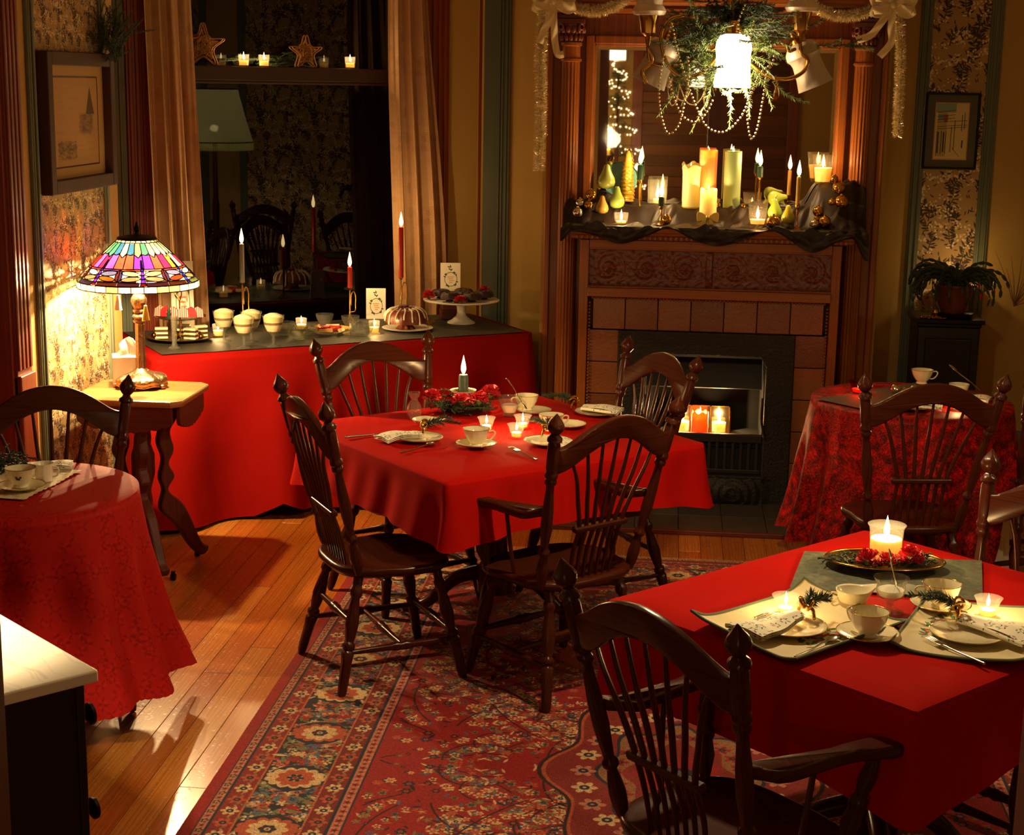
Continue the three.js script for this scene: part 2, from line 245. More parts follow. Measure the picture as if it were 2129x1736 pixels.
{ // hearth of slate slabs in front of the fireplace
  const h = sgroup('hearth'), m = ['#3d362c', '#352f27', '#443b2f'].map(c => mat(c, { roughness: .55, bumpMap: fineBump, bumpScale: .0015 })), r = rng(8);
  for (let i = 0; i < 9; i++) for (let j = 0; j < 2; j++) { const s = structure('slab', span(-.74 + i * .21, -.74 + i * .21 + .207, .0, .018, -7.86 + j * .27, -7.86 + j * .27 + .267, .003), m[r() * 3 | 0], h); }
  structure('kerb', span(-.76, 1.17, 0, .022, -7.32, -7.29, .004), M.parlourDark, h, { swap: true });
}

// ---------------------------------------------------------------- fireplace with overmantel
{
  const F = thing('fireplace', 'carved reddish wood fireplace with fluted columns, mirror and iron insert', 'fireplace', [0.206, 0, -7.87]);
  const m = M.mantel;
  for (const s of [-1, 1]) mesh('stile', [span(Math.min(s * .595, s * .64), Math.max(s * .595, s * .64), 0, 1.33, -.3, 0, .004), span(Math.min(s * .56, s * .64), Math.max(s * .56, s * .64), 0, .14, -.02, .012, .004)], m, F);
  mesh('top_rail', span(-.594, .594, 1.283, 1.332, -.3, 0, .004), m, F, { swap: true });
  mesh('lower_rail', [span(-.597, .597, 1.05, 1.097, -.1, .03, .006), span(-.597, .597, 1.097, 1.104, -.1, .02, .003)], m, F, { swap: true });
  { // carved frieze: scrolls around rosettes, a torch in the middle
    const hgt = (x, y) => { // x in +-.6, y in 0...0.19
      let h = 0; const X = Math.abs(x), cs = [[.5, .095], [.31, .095], [.12, .095]];
      for (const [cx, cy] of cs) { const dx = X - cx, dy = y - cy, r = Math.hypot(dx, dy), a = Math.atan2(dy, dx); if (r < .085) { h = Math.max(h, r < .026 ? .011 * (0.6 + .4 * Math.cos(6 * a)) * (1 - r / .03) + .005 : 0, .013 * Math.max(0, Math.cos(r * 110 - a)) * (1 - r / .12) * (0.75 + .25 * Math.cos(a * 11))); } }
      const leaf = .0035 * Math.max(0, noise.noise(x * 60 + 9, y * 60, 2.3))+ .0035 * Math.max(0, Math.sin(x * 130 + 3 * Math.sin(y * 90))) * Math.max(0, Math.cos(y * 140 + 4 * Math.sin(x * 33)));
      h = Math.max(h, leaf + (X < .016 ? .012 * Math.sin(clamp(y / .19, 0, 1) * PI) : 0));
      const e = Math.min(y, .19 - y, .6 - X); return h * sstep(.004, .016, e);
    };
    mesh('carved_frieze', grid(420, 70, (u, v) => { const x = lerp(-.6, .6, u), y = lerp(0, .19, v); return [x, 1.098 + y, -.026 + hgt(x, y)]; }), mat('#b8876a', { map: mantelWood, roughness: .42 }), F, { swap: true });
  }
  { // shelf with its mouldings
    const prof = [[-.38, 1.4], [.05, 1.4], [.054, 1.394], [.05, 1.375], [.038, 1.37], [.032, 1.358], [.018, 1.352], [.018, 1.34], [.006, 1.334], [-.38, 1.334]];
    mesh('mantel_shelf', T(extrude(poly(prof), 1.37, 0), .685, 0, 0, 0, -PI / 2, 0), m, F, { swap: true });
  }
  const den = boxUV(clean(merge([box(.015, .02, .014, 0, 0, 0, .004)])));
  for (let k = 0; k < 52; k++) shared('dentil', den, m, F, lerp(-.655, .655, k / 51), 1.346, .026);
  const bead = boxUV(clean(ball(.0065, 0, 0, 0, 8, 6)));
  for (let k = 0; k < 66; k++) shared('bead', bead, m, F, lerp(-.57, .57, k / 65), 1.043, .004);
  for (const s of [-1, 1]) for (let k = 0; k < 52; k++) shared('bead', bead, m, F, s * .585, .16 + k * .0168, -.002);
  { // glazed brown tiles around the insert, each with a recessed joint
    const tm = ['#7a4622', '#71401e', '#824d26', '#693a1b'].map(c => mat(c, { roughness: .32, bumpMap: noiseBump, bumpScale: .002 })), r = rng(15), t = .163;
    mesh('mortar', [span(-.6, .6, .88, 1.06, -.06, -.024), span(-.6, -.43, 0, .9, -.06, -.024), span(.43, .6, 0, .9, -.06, -.024)], mat('#24170e', { roughness: .9 }), F);
    const tg = boxUV(clean(box(t - .004, t - .004, .012, 0, 0, 0, .003)));
    for (let k = 0; k < 7; k++) shared('tile', tg, tm[r() * 4 | 0], F, -.489 + k * t, .965, -.016 + (r() - .5) * .002);
    for (const s of [-1, 1]) for (let k = 0; k < 6; k++) shared('tile', tg, tm[r() * 4 | 0], F, s * .513, .8 - k * t, -.016 + (r() - .5) * .002);
  }
  { // cast-iron insert
    const s = poly([[-.438, 0], [.438, 0], [.438, .883], [-.438, .883]]), hole = new THREE.Path([[-.3, .15], [-.3, .72], [-.27, .77], [.27, .77], [.3, .72], [.3, .15]].map(p => new THREE.Vector2(...p))); s.holes.push(hole);
    mesh('iron_frame', T(extrude(s, .045, .006), 0, 0, -.03), M.iron, F);
    mesh('firebox', [span(-.3, .3, .1, .78, -.36, -.34), span(-.31, -.295, .1, .78, -.35, -.02), span(.295, .31, .1, .78, -.35, -.02), span(-.3, .3, .77, .785, -.35, -.02), span(-.3, .3, .3, .335, -.35, -.03)], M.soot, F);
    mesh('smoke_hood', T(box(.58, .16, .012, 0, 0, 0), 0, .66, -.12, -.5), M.ironPlain, F);
    mesh('grate', [span(-.3, .3, .325, .37, -.035, -.005, .006), span(-.3, .3, .165, .19, -.035, -.005, .006), ...Array.from({ length: 15 }, (_, k) => span(-.285 + k * .0395, -.269 + k * .0395, .18, .335, -.03, -.008, .004)), span(-.3, .3, .16, .36, -.06, -.05)], M.ironPlain, F);
    mesh('apron', [grid(60, 20, (u, v) => { const x = lerp(-.31, .31, u), y = lerp(0.004, .155, v); return [x, y, .028 + .03 * Math.sin(v * PI) * (1 - Math.pow(2 * u - 1, 4)) + .008 * Math.max(0, Math.cos((Math.hypot(Math.abs(x) - .16, y - .07)) * 160))]; }), span(-.32, .32, .15, .165, -.02, .035, .005)], M.iron, F);
    for (const sg of [-1, 1]) mesh('side_rod', tube([[sg * .31, .36, .02], [sg * .29, .45, .022], [sg * .29, .56, .022]], .007), M.ironPlain, F);
  }
  // overmantel
  mesh('back_panel', [span(-.845, -.61, 0, 2.43, -.38, -.335, .004), span(.61, .845, 0, 2.43, -.38, -.335, .004), span(-.62, .62, 2.27, 2.43, -.38, -.335, .004), span(-.62, .62, 1.3, 1.43, -.38, -.335, .004)], m, F);
  mesh('edge_strip', [span(-.845, -.815, 0, 2.43, -.34, -.3, .006)], m, F); mesh('edge_strip', [span(.815, .845, 0, 2.43, -.34, -.3, .006)], m, F);
  for (const s of [-1, 1]) {
    const c = new THREE.Group(); c.name = s < 0 ? 'column' : 'column_001'; c.position.set(s * .725, 0, -.285); F.add(c);
    const flutes = grid(96, 40, (u, v) => { const a = u * 2 * PI, y = lerp(.3, 2.2, v), e = sstep(0, .012, v) * sstep(1, .988, v), R = .048 - .006 * Math.max(0, Math.cos(a * 16)) * e - .003 * v; return [R * Math.sin(a), y, R * Math.cos(a), a * .05, y]; });
    mesh('shaft', flutes, m, c); mesh('base', [lathe([[0, .2], [.06, .2], [.063, .215], [.055, .23], [.062, .25], [.052, .275], [.05, .3], [0, .3]]), box(.13, .2, .12, 0, .1, 0, .004)], m, c);
    mesh('collar', lathe([[.045, 2.19], [.054, 2.195], [.054, 2.205], [.046, 2.212], [.045, 2.265], [.054, 2.272], [.054, 2.285], [.046, 2.29], [0, 2.29]]), m, c);
    const cap = [lathe([[.045, 2.285], [.05, 2.32], [.062, 2.365], [.064, 2.375], [0, 2.375]]), box(.135, .025, .125, 0, 2.388, 0, .004), box(.12, .02, .11, 0, 2.41, 0, .004)];
    for (let k = 0; k < 14; k++) { const a = k / 14 * 2 * PI; for (let j = 0; j < 2; j++) cap.push(T(ball(.012, 0, 0, 0, 8, 6, 1.7), (.05 + j * .012) * Math.sin(a + j * .22), 2.31 + j * .038, (.05 + j * .012) * Math.cos(a + j * .22))); }
    for (const [dx, dz] of [[-1, 1], [1, 1]]) cap.push(T(new THREE.TorusGeometry(.014, .007, 8, 14), dx * .05, 2.362, dz * .05, 0, dx * .7));
    mesh('capital', cap, mat('#a9714e', { map: mantelWood, roughness: .42 }), c);
  }
  const mould = [[0, 0], [.012, 0], [.02, .01], [.03, .014], [.04, .022], [.045, .02], [.045, 0]];
  mesh('mirror_frame', [span(-.655, -.61, 1.4, 2.325, -.336, -.3, .008), span(.61, .655, 1.4, 2.325, -.336, -.3, .008), span(-.609, .609, 2.28, 2.325, -.336, -.301, .008), span(-.609, .609, 1.395, 1.42, -.336, -.301, .008), span(-.63, -.605, 1.4, 2.3, -.336, -.312, .005), span(.605, .63, 1.4, 2.3, -.336, -.312, .005), span(-.604, .604, 2.272, 2.296, -.336, -.313, .005)], m, F);
  const mir = mat('#e4ddd0', { metalness: 1, roughness: .015 }), b = .027, x = .608, y0 = 1.415, y1 = 2.28;
  mesh('mirror', [span(-x + b, x - b, y0 + b, y1 - b, -.334, -.33)], mir, F);
  const quad = (a, bb, c, d) => { const g = new THREE.BufferGeometry(); g.setAttribute('position', new THREE.Float32BufferAttribute([...a, ...bb, ...c, ...a, ...c, ...d].flat(), 3)); g.computeVertexNormals(); return g; };
  const o = [[-x, y0, -.3345], [x, y0, -.3345], [x, y1, -.3345], [-x, y1, -.3345]], i2 = [[-x + b, y0 + b, -.33], [x - b, y0 + b, -.33], [x - b, y1 - b, -.33], [-x + b, y1 - b, -.33]];
  mesh('mirror_bevel', [0, 1, 2, 3].map(k => quad(o[k], o[(k + 1) % 4], i2[(k + 1) % 4], i2[k])), mir, F);
  const cor = [[-.38, 2.43], [-.2, 2.43], [-.19, 2.45], [-.2, 2.46], [-.17, 2.48], [-.16, 2.5], [-.16, 2.53], [-.14, 2.55], [-.14, 2.6], [-.38, 2.6]];
  mesh('cornice', T(extrude(poly(cor), 1.75, 0), .875, 0, 0, 0, -PI / 2, 0), m, F, { swap: true });
  mesh('crest_panel', span(-.84, .84, 2.6, 2.9, -.38, -.3, .01), m, F, { swap: true });
}

// ---------------------------------------------------------------- rug
{
  const RW = 2.82, RL = 4.6, W_ = 1256, H_ = 2048, S = H_ / RL;
  const draw = (g, w, h) => {
    const r = rng(41), red = '#8f1212', navy = '#1b1f33', cream = '#c8a676', rust = '#a84a2c', pink = '#b2705a', olive = '#6d6a46', blue = '#4b5a72', dark = '#2a0f10';
    g.fillStyle = red; g.fillRect(0, 0, w, h);
    const ring = (d0, d1, c) => { g.fillStyle = c; g.beginPath(); g.rect(d0 * S, d0 * S, w - 2 * d0 * S, h - 2 * d0 * S); g.rect(d1 * S, d1 * S, w - 2 * d1 * S, h - 2 * d1 * S); g.fill('evenodd'); };
    const petals = (x, y, R, n, c, c2, sq = 1) => { for (let k = 0; k < n; k++) { const a = k / n * 2 * PI; g.fillStyle = c; g.beginPath(); g.ellipse(x + Math.cos(a) * R * .66, y + Math.sin(a) * R * .66 * sq, R * .42, R * .3 * sq, a, 0, 2 * PI); g.fill(); } g.fillStyle = c2; g.beginPath(); g.ellipse(x, y, R * .42, R * .42 * sq, 0, 0, 2 * PI); g.fill(); g.fillStyle = c; g.beginPath(); g.arc(x, y, R * .16, 0, 7); g.fill(); };
    const leaf = (x, y, a, L, c) => { g.save(); g.translate(x, y); g.rotate(a); g.fillStyle = c; g.beginPath(); g.moveTo(0, 0); g.quadraticCurveTo(L * .5, -L * .28, L, 0); g.quadraticCurveTo(L * .5, L * .28, 0, 0); g.fill(); g.restore(); };
    // along(d, step, f): f(x, y, direction, k) at even steps round the rectangle inset by d
    const along = (d, step, f) => { const a = d * S, X1 = w - a, Y1 = h - a, nx = Math.round((X1 - a) / (step * S)), ny = Math.round((Y1 - a) / (step * S)); for (let k = 0; k < nx; k++) { f(lerp(a, X1, (k + .5) / nx), a, 0, k); f(lerp(a, X1, (k + .5) / nx), Y1, PI, k); } for (let k = 0; k < ny; k++) { f(X1, lerp(a, Y1, (k + .5) / ny), PI / 2, k); f(a, lerp(a, Y1, (k + .5) / ny), -PI / 2, k); } };
    ring(.042, .046, navy); ring(.046, .074, pink); along(.06, .03, (x, y, t, k) => petals(x, y, 5.4, 5, k % 2 ? rust : dark, k % 2 ? dark : cream)); ring(.074, .082, navy);
    ring(.082, .147, '#7d1f1a'); along(.115, .075, (x, y, t, k) => { petals(x, y, 12, 6, k % 2 ? rust : cream, navy); for (const s of [-1, 1]) leaf(x + Math.cos(t) * 15 * s, y + Math.sin(t) * 15 * s, t + s * .6 + (s < 0 ? PI : 0), 13, k % 2 ? pink : olive); }); ring(.145, .152, '#b0603a'); ring(.152, .156, dark);
    ring(.156, .342, '#1d2030');
    along(.25, .048, (x, y, t, k) => { for (let j = 0; j < 26; j++) { const o = (r() - .5) * .17 * S, q = (r() - .5) * 22, X = x + Math.cos(t) * q - Math.sin(t) * o, Y = y + Math.sin(t) * q + Math.cos(t) * o, c = [cream, rust, olive, pink, olive, blue, red][r() * 7 | 0]; if (r() > .45) leaf(X, Y, r() * 7, 15 + r() * 12, c); else petals(X, Y, 6 + r() * 4, 5, c, [red, navy, cream][r() * 3 | 0]); } });
    along(.25, .34, (x, y, t, k) => { g.fillStyle = '#1d2030'; g.beginPath(); g.arc(x, y, 40, 0, 7); g.fill(); for (let j = 0; j < 13; j++) { const a = j / 13 * 2 * PI; g.fillStyle = k % 2 ? rust : cream; g.beginPath(); g.ellipse(x + Math.cos(a) * (Math.abs(Math.cos(t)) > .5 ? 22 : 31), y + Math.sin(a) * (Math.abs(Math.cos(t)) > .5 ? 31 : 22), 11, 8.5, a, 0, 7); g.fill(); } petals(x, y, 25, 9, k % 2 ? cream : rust, k % 2 ? red : cream); petals(x, y, 11, 6, navy, k % 2 ? cream : rust); });
    ring(.342, .348, '#b0603a'); ring(.348, .415, '#6e1a18'); along(.382, .075, (x, y, t, k) => { petals(x, y, 12, 6, k % 2 ? rust : cream, navy); for (const s of [-1, 1]) leaf(x + Math.cos(t) * 15 * s, y + Math.sin(t) * 15 * s, t + s * .6 + (s < 0 ? PI : 0), 13, k % 2 ? pink : olive); });
    ring(.413, .423, navy); ring(.423, .455, pink); along(.439, .03, (x, y, t, k) => petals(x, y, 5.4, 5, k % 2 ? rust : red, dark)); ring(.455, .46, navy);
    // field: sprays of blossom on red, mirrored about both axes
    const cx = w / 2, cy = h / 2, m4 = f => { for (const sx of [1, -1]) for (const sy of [1, -1]) { g.save(); g.translate(cx, cy); g.scale(sx, sy); f(); g.restore(); } }, fx = w / 2 - .47 * S, fy = h / 2 - .47 * S;
    const sprays = []; for (let k = 0; k < 84; k++) sprays.push([r() * fx, r() * fy, r() * 7, r()]);
    for (const [x, y, a0, q] of sprays) { const seed = q * 1e6 | 0; m4(() => { const rr = rng(seed); let X = x, Y = y, a = a0; g.strokeStyle = dark; g.lineWidth = 2.6; for (let k = 0; k < 14; k++) { const nx = X + Math.cos(a) * 11, ny = Y + Math.sin(a) * 11; if (nx < 0 || ny < 0 || nx > fx - 4 || ny > fy - 4) break; g.beginPath(); g.moveTo(X, Y); g.lineTo(nx, ny); g.stroke(); X = nx; Y = ny; a += (q - .5) * .6; for (const s of [-1, 1]) { const c = [cream, cream, rust, cream, blue, olive][rr() * 6 | 0], px = X - Math.sin(a) * 15 * s, py = Y + Math.cos(a) * 15 * s; if (px > 4 && py > 4 && px < fx - 8 && py < fy - 8) { if (k % 2) petals(px, py, 5.5 + rr() * 3, 5, c, [navy, red, rust][rr() * 3 | 0]); else leaf(px, py, a + s, 16, c); } } } }); }
    for (let k = 0; k < 420; k++) { const x = 10 + r() * (fx - 22), y = 10 + r() * (fy - 22), c = [navy, cream, dark, rust, dark, navy, olive][r() * 7 | 0], a = r() * 7, b = r() > .5, R = 3.5 + r() * 5; m4(() => b ? petals(x, y, R, 6, c, rust) : leaf(x, y, a, R * 2.4, c)); }
    for (const [R, c] of [[.5, dark], [.485, rust], [.47, '#7d1f1a'], [.3, navy], [.285, '#8a5a3a'], [.2, '#7d1f1a']]) { g.fillStyle = c; g.beginPath(); for (let k = 0; k <= 96; k++) { const a = k / 96 * 2 * PI, q = R * S * (1 + .1 * Math.cos(8 * a)); g.lineTo(cx + Math.cos(a) * q * .8, cy + Math.sin(a) * q * 1.25); } g.fill(); }
    for (let k = 0; k < 24; k++) { const a = k / 24 * 2 * PI; petals(cx + Math.cos(a) * .37 * S * .8, cy + Math.sin(a) * .37 * S * 1.25, 17, 6, k % 2 ? cream : pink, navy); petals(cx + Math.cos(a) * .24 * S * .8, cy + Math.sin(a) * .24 * S * 1.25, 12, 5, red, navy); } petals(cx, cy, 60, 10, red, navy);
    const id = g.getImageData(0, 0, w, h), q = id.data; for (let i = 0; i < q.length; i += 4) { const k = 0.66 + r() * .5; q[i] *= k; q[i + 1] *= k; q[i + 2] *= k; } g.putImageData(id, 0, 0);
  };
  const t = tex(W_, H_, draw); t.repeat.set(1, 1); t.wrapS = t.wrapT = THREE.ClampToEdgeWrapping;
  const pile = mat('#ffffff', { map: t, roughness: 0.95, bumpMap: fineBump, bumpScale: 0.002 });
  const rug = thing('rug', 'red oriental wool rug with a flowered border and medallion under the tables', 'rug', [0.095, 0, -4.57]);
  const top = grid(40, 64, (u, v) => { const x = (u - .5) * RW, z = (v - .5) * RL, e = Math.min(u, 1 - u) * RW, e2 = Math.min(v, 1 - v) * RL, q = Math.min(e, e2); return [x, .002 + .008 * sstep(0, .012, q) + .0015 * noise.noise(x * 3, z * 3, .5), z, u, 1 - v]; });
  mesh('pile', [top], pile, rug, { uv: true });
  const fr = []; const r = rng(42); for (let k = 0; k < 420; k++) { const x = -RW / 2 + (k + .5) / 420 * RW; fr.push(T(new THREE.BoxGeometry(.003, .003, .03), x, .003, -RL / 2 - .013, 0, (r() - .5) * .6)); }
  mesh('fringe', fr, mat('#a8926a', { roughness: .9 }), rug);
}

// ---------------------------------------------------------------- chairs
const postProf = [[0, .013], [.02, .015], [.05, .019], [.1, .021], [.15, .017], [.19, .012], [.205, .02], [.22, .02], [.235, .013], [.26, .014], [.36, .02], [.46, .019], [.56, .014], [.6, .013], [.615, .02], [.63, .02], [.64, .017], [.652, .022], [.668, .022], [.68, .018], [.7, .0205], [.83, .0205], [.845, .017], [.85, .025], [.865, .025], [.878, .016], [.888, .013], [.9, .02], [.915, .027], [.935, .0285], [.955, .022], [.975, .012], [.99, .006], [1, 0]];
const legProf = [[0, .011], [.04, .016], [.1, .0175], [.28, .019], [.36, .0225], [.38, .016], [.4, .022], [.43, .022], [.45, .015], [.5, .019], [.6, .024], [.7, .02], [.8, .014], [.83, .021], [.87, .021], [.89, .016], [1, .017]];
function makeChair(arms) {
  const o = new THREE.Group(); o.name = arms ? 'armchair' : 'dining_chair'; const m = M.chair;
  const hw = arms ? .25 : .225, sd = .215, SY = .436;
  { // saddled seat
    const out = t => { const a = t * 2 * PI, c = Math.cos(a), s = Math.sin(a), k = 2 / 3.2; return [Math.sign(c) * Math.abs(c) ** k * hw * (s > 0 ? 1 : .93), Math.sign(s) * Math.abs(s) ** k * sd]; };
    const prof = [[0, -.013], [.5, -.012], [.85, -.006], [.94, 0], [.985, -.004], [1, -.013], [.99, -.024], [.93, -.036], [.5, -.036], [0, -.036]];
    mesh('seat', toCreasedNormals(grid(48, prof.length - 1, (u, v) => { const p = prof[Math.round(v * (prof.length - 1))], q = out(u), d = p[0] * q[1] > .1 ? -.003 : 0; return [q[0] * p[0], SY + p[1] + d, q[1] * p[0]]; }), 1.1), m, o, { swap: true });
  }
  const PB = s => [s * (arms ? .2 : .175), SY - .02, -.15], PT = s => [s * .27, 1.05, -.3];
  for (const s of [-1, 1]) mesh('back_post', turned(PB(s), PT(s), postProf), m, o);
  // back plane: z follows the posts
  const zAt = y => lerp(-.15, -.3, (y - .416) / .634), xPost = y => lerp(arms ? .2 : .175, .27, (y - .416) / .634);
  { // arched crest rail
    const s = new THREE.Shape(), e0 = .836, e1 = .925; s.moveTo(-xPost(e0) + .008, e0); s.bezierCurveTo(-.16, e0 + .004, -.12, .93, 0, .935); s.bezierCurveTo(.12, .93, .16, e0 + .004, xPost(e0) - .008, e0); s.lineTo(xPost(e1) - .01, e1); s.bezierCurveTo(.19, e1 - .008, .14, 1.012, 0, 1.016); s.bezierCurveTo(-.14, 1.012, -.19, e1 - .008, -xPost(e1) + .01, e1); s.closePath();
    const g = extrude(s, .026, .006, 2, 20), p = g.attributes.position; for (let i = 0; i < p.count; i++) p.setZ(i, p.getZ(i) - .013 + zAt(p.getY(i)) - .022 * (1 - (p.getX(i) / .25) ** 2)); g.computeVertexNormals();
    mesh('crest_rail', toCreasedNormals(g, .8), m, o, { swap: true });
  }
  const crestY = x => .935 - .1 * Math.pow(Math.abs(x) / .25, 2.2) + .008, TY = .62;
  for (let k = -3; k <= 3; k++) { // fanned spindles, through the tie rail to the seat
    const xt = k * .062, xm = k * .031, xb = k * .029, yt = crestY(xt), b = -.018;
    mesh('spindle', tube([[xb, SY - .015, -.165], [xm, .53, zAt(.53) + b * .5], [xm, TY, zAt(TY) + b], [lerp(xm, xt, .3), TY + .1, zAt(TY + .1) + b], [lerp(xm, xt, .66), TY + .2, zAt(TY + .2) + b * 1.2], [xt, yt, zAt(yt) - .02 * (1 - (xt / .25) ** 2)]], t => .0052 + .0028 * Math.sin(t * PI), 7, 18), m, o);
  }
  mesh('tie_rail', T(box(.235, .022, .026, 0, 0, 0, .007), 0, TY, zAt(TY) - .018, -.23), m, o, { swap: true });
  const LB = [[-.235, -.235], [.235, -.235], [-.225, .225], [.225, .225]], LT = [[-.15, -.14], [.15, -.14], [-.16, .14], [.16, .14]], lp = (i, t) => [lerp(LB[i][0], LT[i][0], t), .41 * t, lerp(LB[i][1], LT[i][1], t)];
  for (let i = 0; i < 4; i++) mesh('leg', turned([LB[i][0], 0, LB[i][1]], [LT[i][0], SY - .028, LT[i][1]], legProf), m, o);
  const sp = [[0, .008], [.2, .011], [.4, .013], [.46, .018], [.5, .014], [.54, .018], [.6, .013], [.8, .011], [1, .008]];
  for (const [a, b, t] of [[0, 1, .6], [2, 3, .42], [0, 2, .36], [1, 3, .36]]) mesh('stretcher', turned(lp(a, t), lp(b, t), sp, 10), m, o);
  mesh('stretcher', turned([lp(0, .36)[0] * .98, .148, 0], [lp(1, .36)[0] * .98, .148, 0], sp, 10), m, o);
  if (arms) for (const s of [-1, 1]) {
    const s2 = poly([[.205, -.2], [.245, -.2], [.262, -.08], [.268, .06], [.29, .14], [.3, .2], [.285, .235], [.25, .238], [.226, .2], [.226, .12], [.218, 0], [.208, -.1]], true);
    const g = T(extrude(s2, .03, .008, 2, 6), 0, 0, 0, PI / 2); const p = g.attributes.position; for (let i = 0; i < p.count; i++) { const z = p.getZ(i); p.setXYZ(i, p.getX(i) * s, p.getY(i) + .685 + .03 * sstep(-.1, -.22, z) - .012 * sstep(.1, .24, z), z); } g.computeVertexNormals();
    mesh('arm', toCreasedNormals(clean(g), .9), m, o, { swap: true });
    mesh('arm_post', turned([s * .215, SY - .01, .13], [s * .262, .66, .17], [[0, .011], [.08, .015], [.25, .023], [.4, .017], [.44, .022], [.5, .022], [.54, .014], [.7, .021], [.85, .015], [1, .012]]), m, o);
    mesh('arm_spindle', tube([[s * .21, SY - .01, -.02], [s * .225, .55, -.01], [s * .235, .67, .0]], .0075, 7), m, o);
  }
  return o;
}
{
  const plain = makeChair(false), arm = makeChair(true);
  const G = null, at = (mid, f) => { const L = Math.hypot(...f); return [[mid[0] + .3 * f[0] / L, 0.004, mid[1] + .3 * f[1] / L], Math.atan2(f[0], f[1])]; };
  const put = (proto, label, mid, f) => { const [p, ry] = at(mid, f), c = proto.clone(); c.name = numbered(proto.name); c.position.set(...p); c.rotation.y = ry; scene.add(c); c.userData = { label, category: 'chair' }; };
  put(plain, 'dark spindle-back chair at the left of the square red table, seen in profile', [-1.235, -5.23], [.86, -.5]);
  put(arm, 'dark armchair with its back to us at the front of the square red table', [-.137, -5.127], [-.69, -.72]);
  put(plain, 'reddish wooden chair at the square table directly in front of the fireplace opening', [-.005, -6.39], [-.846, .53]);
  put(plain, 'reddish wooden chair between the square table and the red-draped buffet', [-1.21, -6.43], [.63, .78]);
  put(arm, 'dark armchair nearest to us, drawn up to the near table', [-.025, -3.18], [.72, -.69]);
  put(plain, 'dark chair with its back to us at the round velvet-covered table', [1.007, -5.919], [-.155, -.988]);
  put(arm, 'dark armchair beyond the near table, cut off by the right edge', [1.165, -4.48], [-.69, .72]);
  put(plain, 'dark arched-back chair behind the small round table, below the stained glass lamp', [-2.127, -5.25], [.37, .93]);
  put(plain, 'wooden chair beyond the round velvet table, of which only a post shows', [1.66, -6.31], [-.41, -.91]);
  put(plain, 'dark chair by the fringed floor lamp, seen mirrored in the window', [1.88, -5.26], [-.78, -.62]);
}

// ---------------------------------------------------------------- cloths and tables
const damask = tex(512, 512, (g, w, h) => { const r = rng(51); g.fillStyle = '#a81610'; g.fillRect(0, 0, w, h); for (let k = 0; k < 70; k++) { const x = r() * w, y = r() * h; for (const ox of [-w, 0, w]) for (const oy of [-h, 0, h]) for (let j = 0; j < 7; j++) { g.fillStyle = j % 2 ? 'rgba(96,5,6,.3)' : 'rgba(196,36,20,.22)'; g.save(); g.translate(x + ox, y + oy); g.rotate(j + x); g.beginPath(); g.ellipse(16, 0, 15, 6, 0, 0, 7); g.fill(); g.restore(); } } }, .3);
const velvetT = tex(512, 512, (g, w, h) => { const id = g.createImageData(w, h), q = id.data; for (let j = 0; j < h; j++) for (let i = 0; i < w; i++) { const a = i / w * 2 * PI, b = j / h * 2 * PI, X = Math.cos(a) * 1.3, Y = Math.sin(a) * 1.3, Z = Math.cos(b) * 1.3, Wq = Math.sin(b) * 1.3; const n1 = noise.noise(X * 2 + 5, Y * 2 + Z * 1.7, Wq * 2 + 3), n2 = noise.noise(X * 6 + Wq * 5, Y * 6, Z * 6 + 1), n3 = noise.noise(X * 13, Y * 13 + Wq * 11, Z * 13); let k = .5 + .5 * n1 + .55 * Math.abs(n2) + .45 * n3; k = clamp(k, .12, 1.25); const o = (j * w + i) * 4; q[o] = 178 * k + 16; q[o + 1] = 9 + 8 * k; q[o + 2] = 6 + 4 * k; q[o + 3] = 255; } g.putImageData(id, 0, 0); }, .55);
const damaskMat = mat('#ffffff', { map: damask, roughness: .7, specularIntensity: .3, ior: 1.45 }), velvetMat = mat('#ffffff', { map: velvetT, roughness: .6, sheen: .12, sheenColor: new THREE.Color(.9, .08, .05), sheenRoughness: .35, specularIntensity: .3 });
function skirt(outline, N, H, drop, { flare = .04, fold = () => 0, rise = .012, rows = 14, hem = () => 0, topRows = 6 }) { // outline(t) -> [x, z, nx, nz]
  const R = topRows + rows;
  return grid(N, R, (u, v) => {
    const k = Math.round(v * R), [x, z, nx, nz] = outline(u);
    if (k <= topRows) { const s = k / topRows; return [x * s, H + (k === topRows ? -.003 : 0), z * s, x * s, z * s]; }
    const q = (k - topRows) / rows, D = drop + hem(u), y = H - .004 - D * q, f = fold(u) * sstep(0, .5, q) * (.35 + .65 * q), off = rise * Math.min(1, q * 6) + flare * q * q + f;
    return [x + nx * off, y, z + nz * off, u * 4, y];
  });
}
const roundOut = r => t => { const a = t * 2 * PI; return [r * Math.sin(a), r * Math.cos(a), Math.sin(a), Math.cos(a)]; };
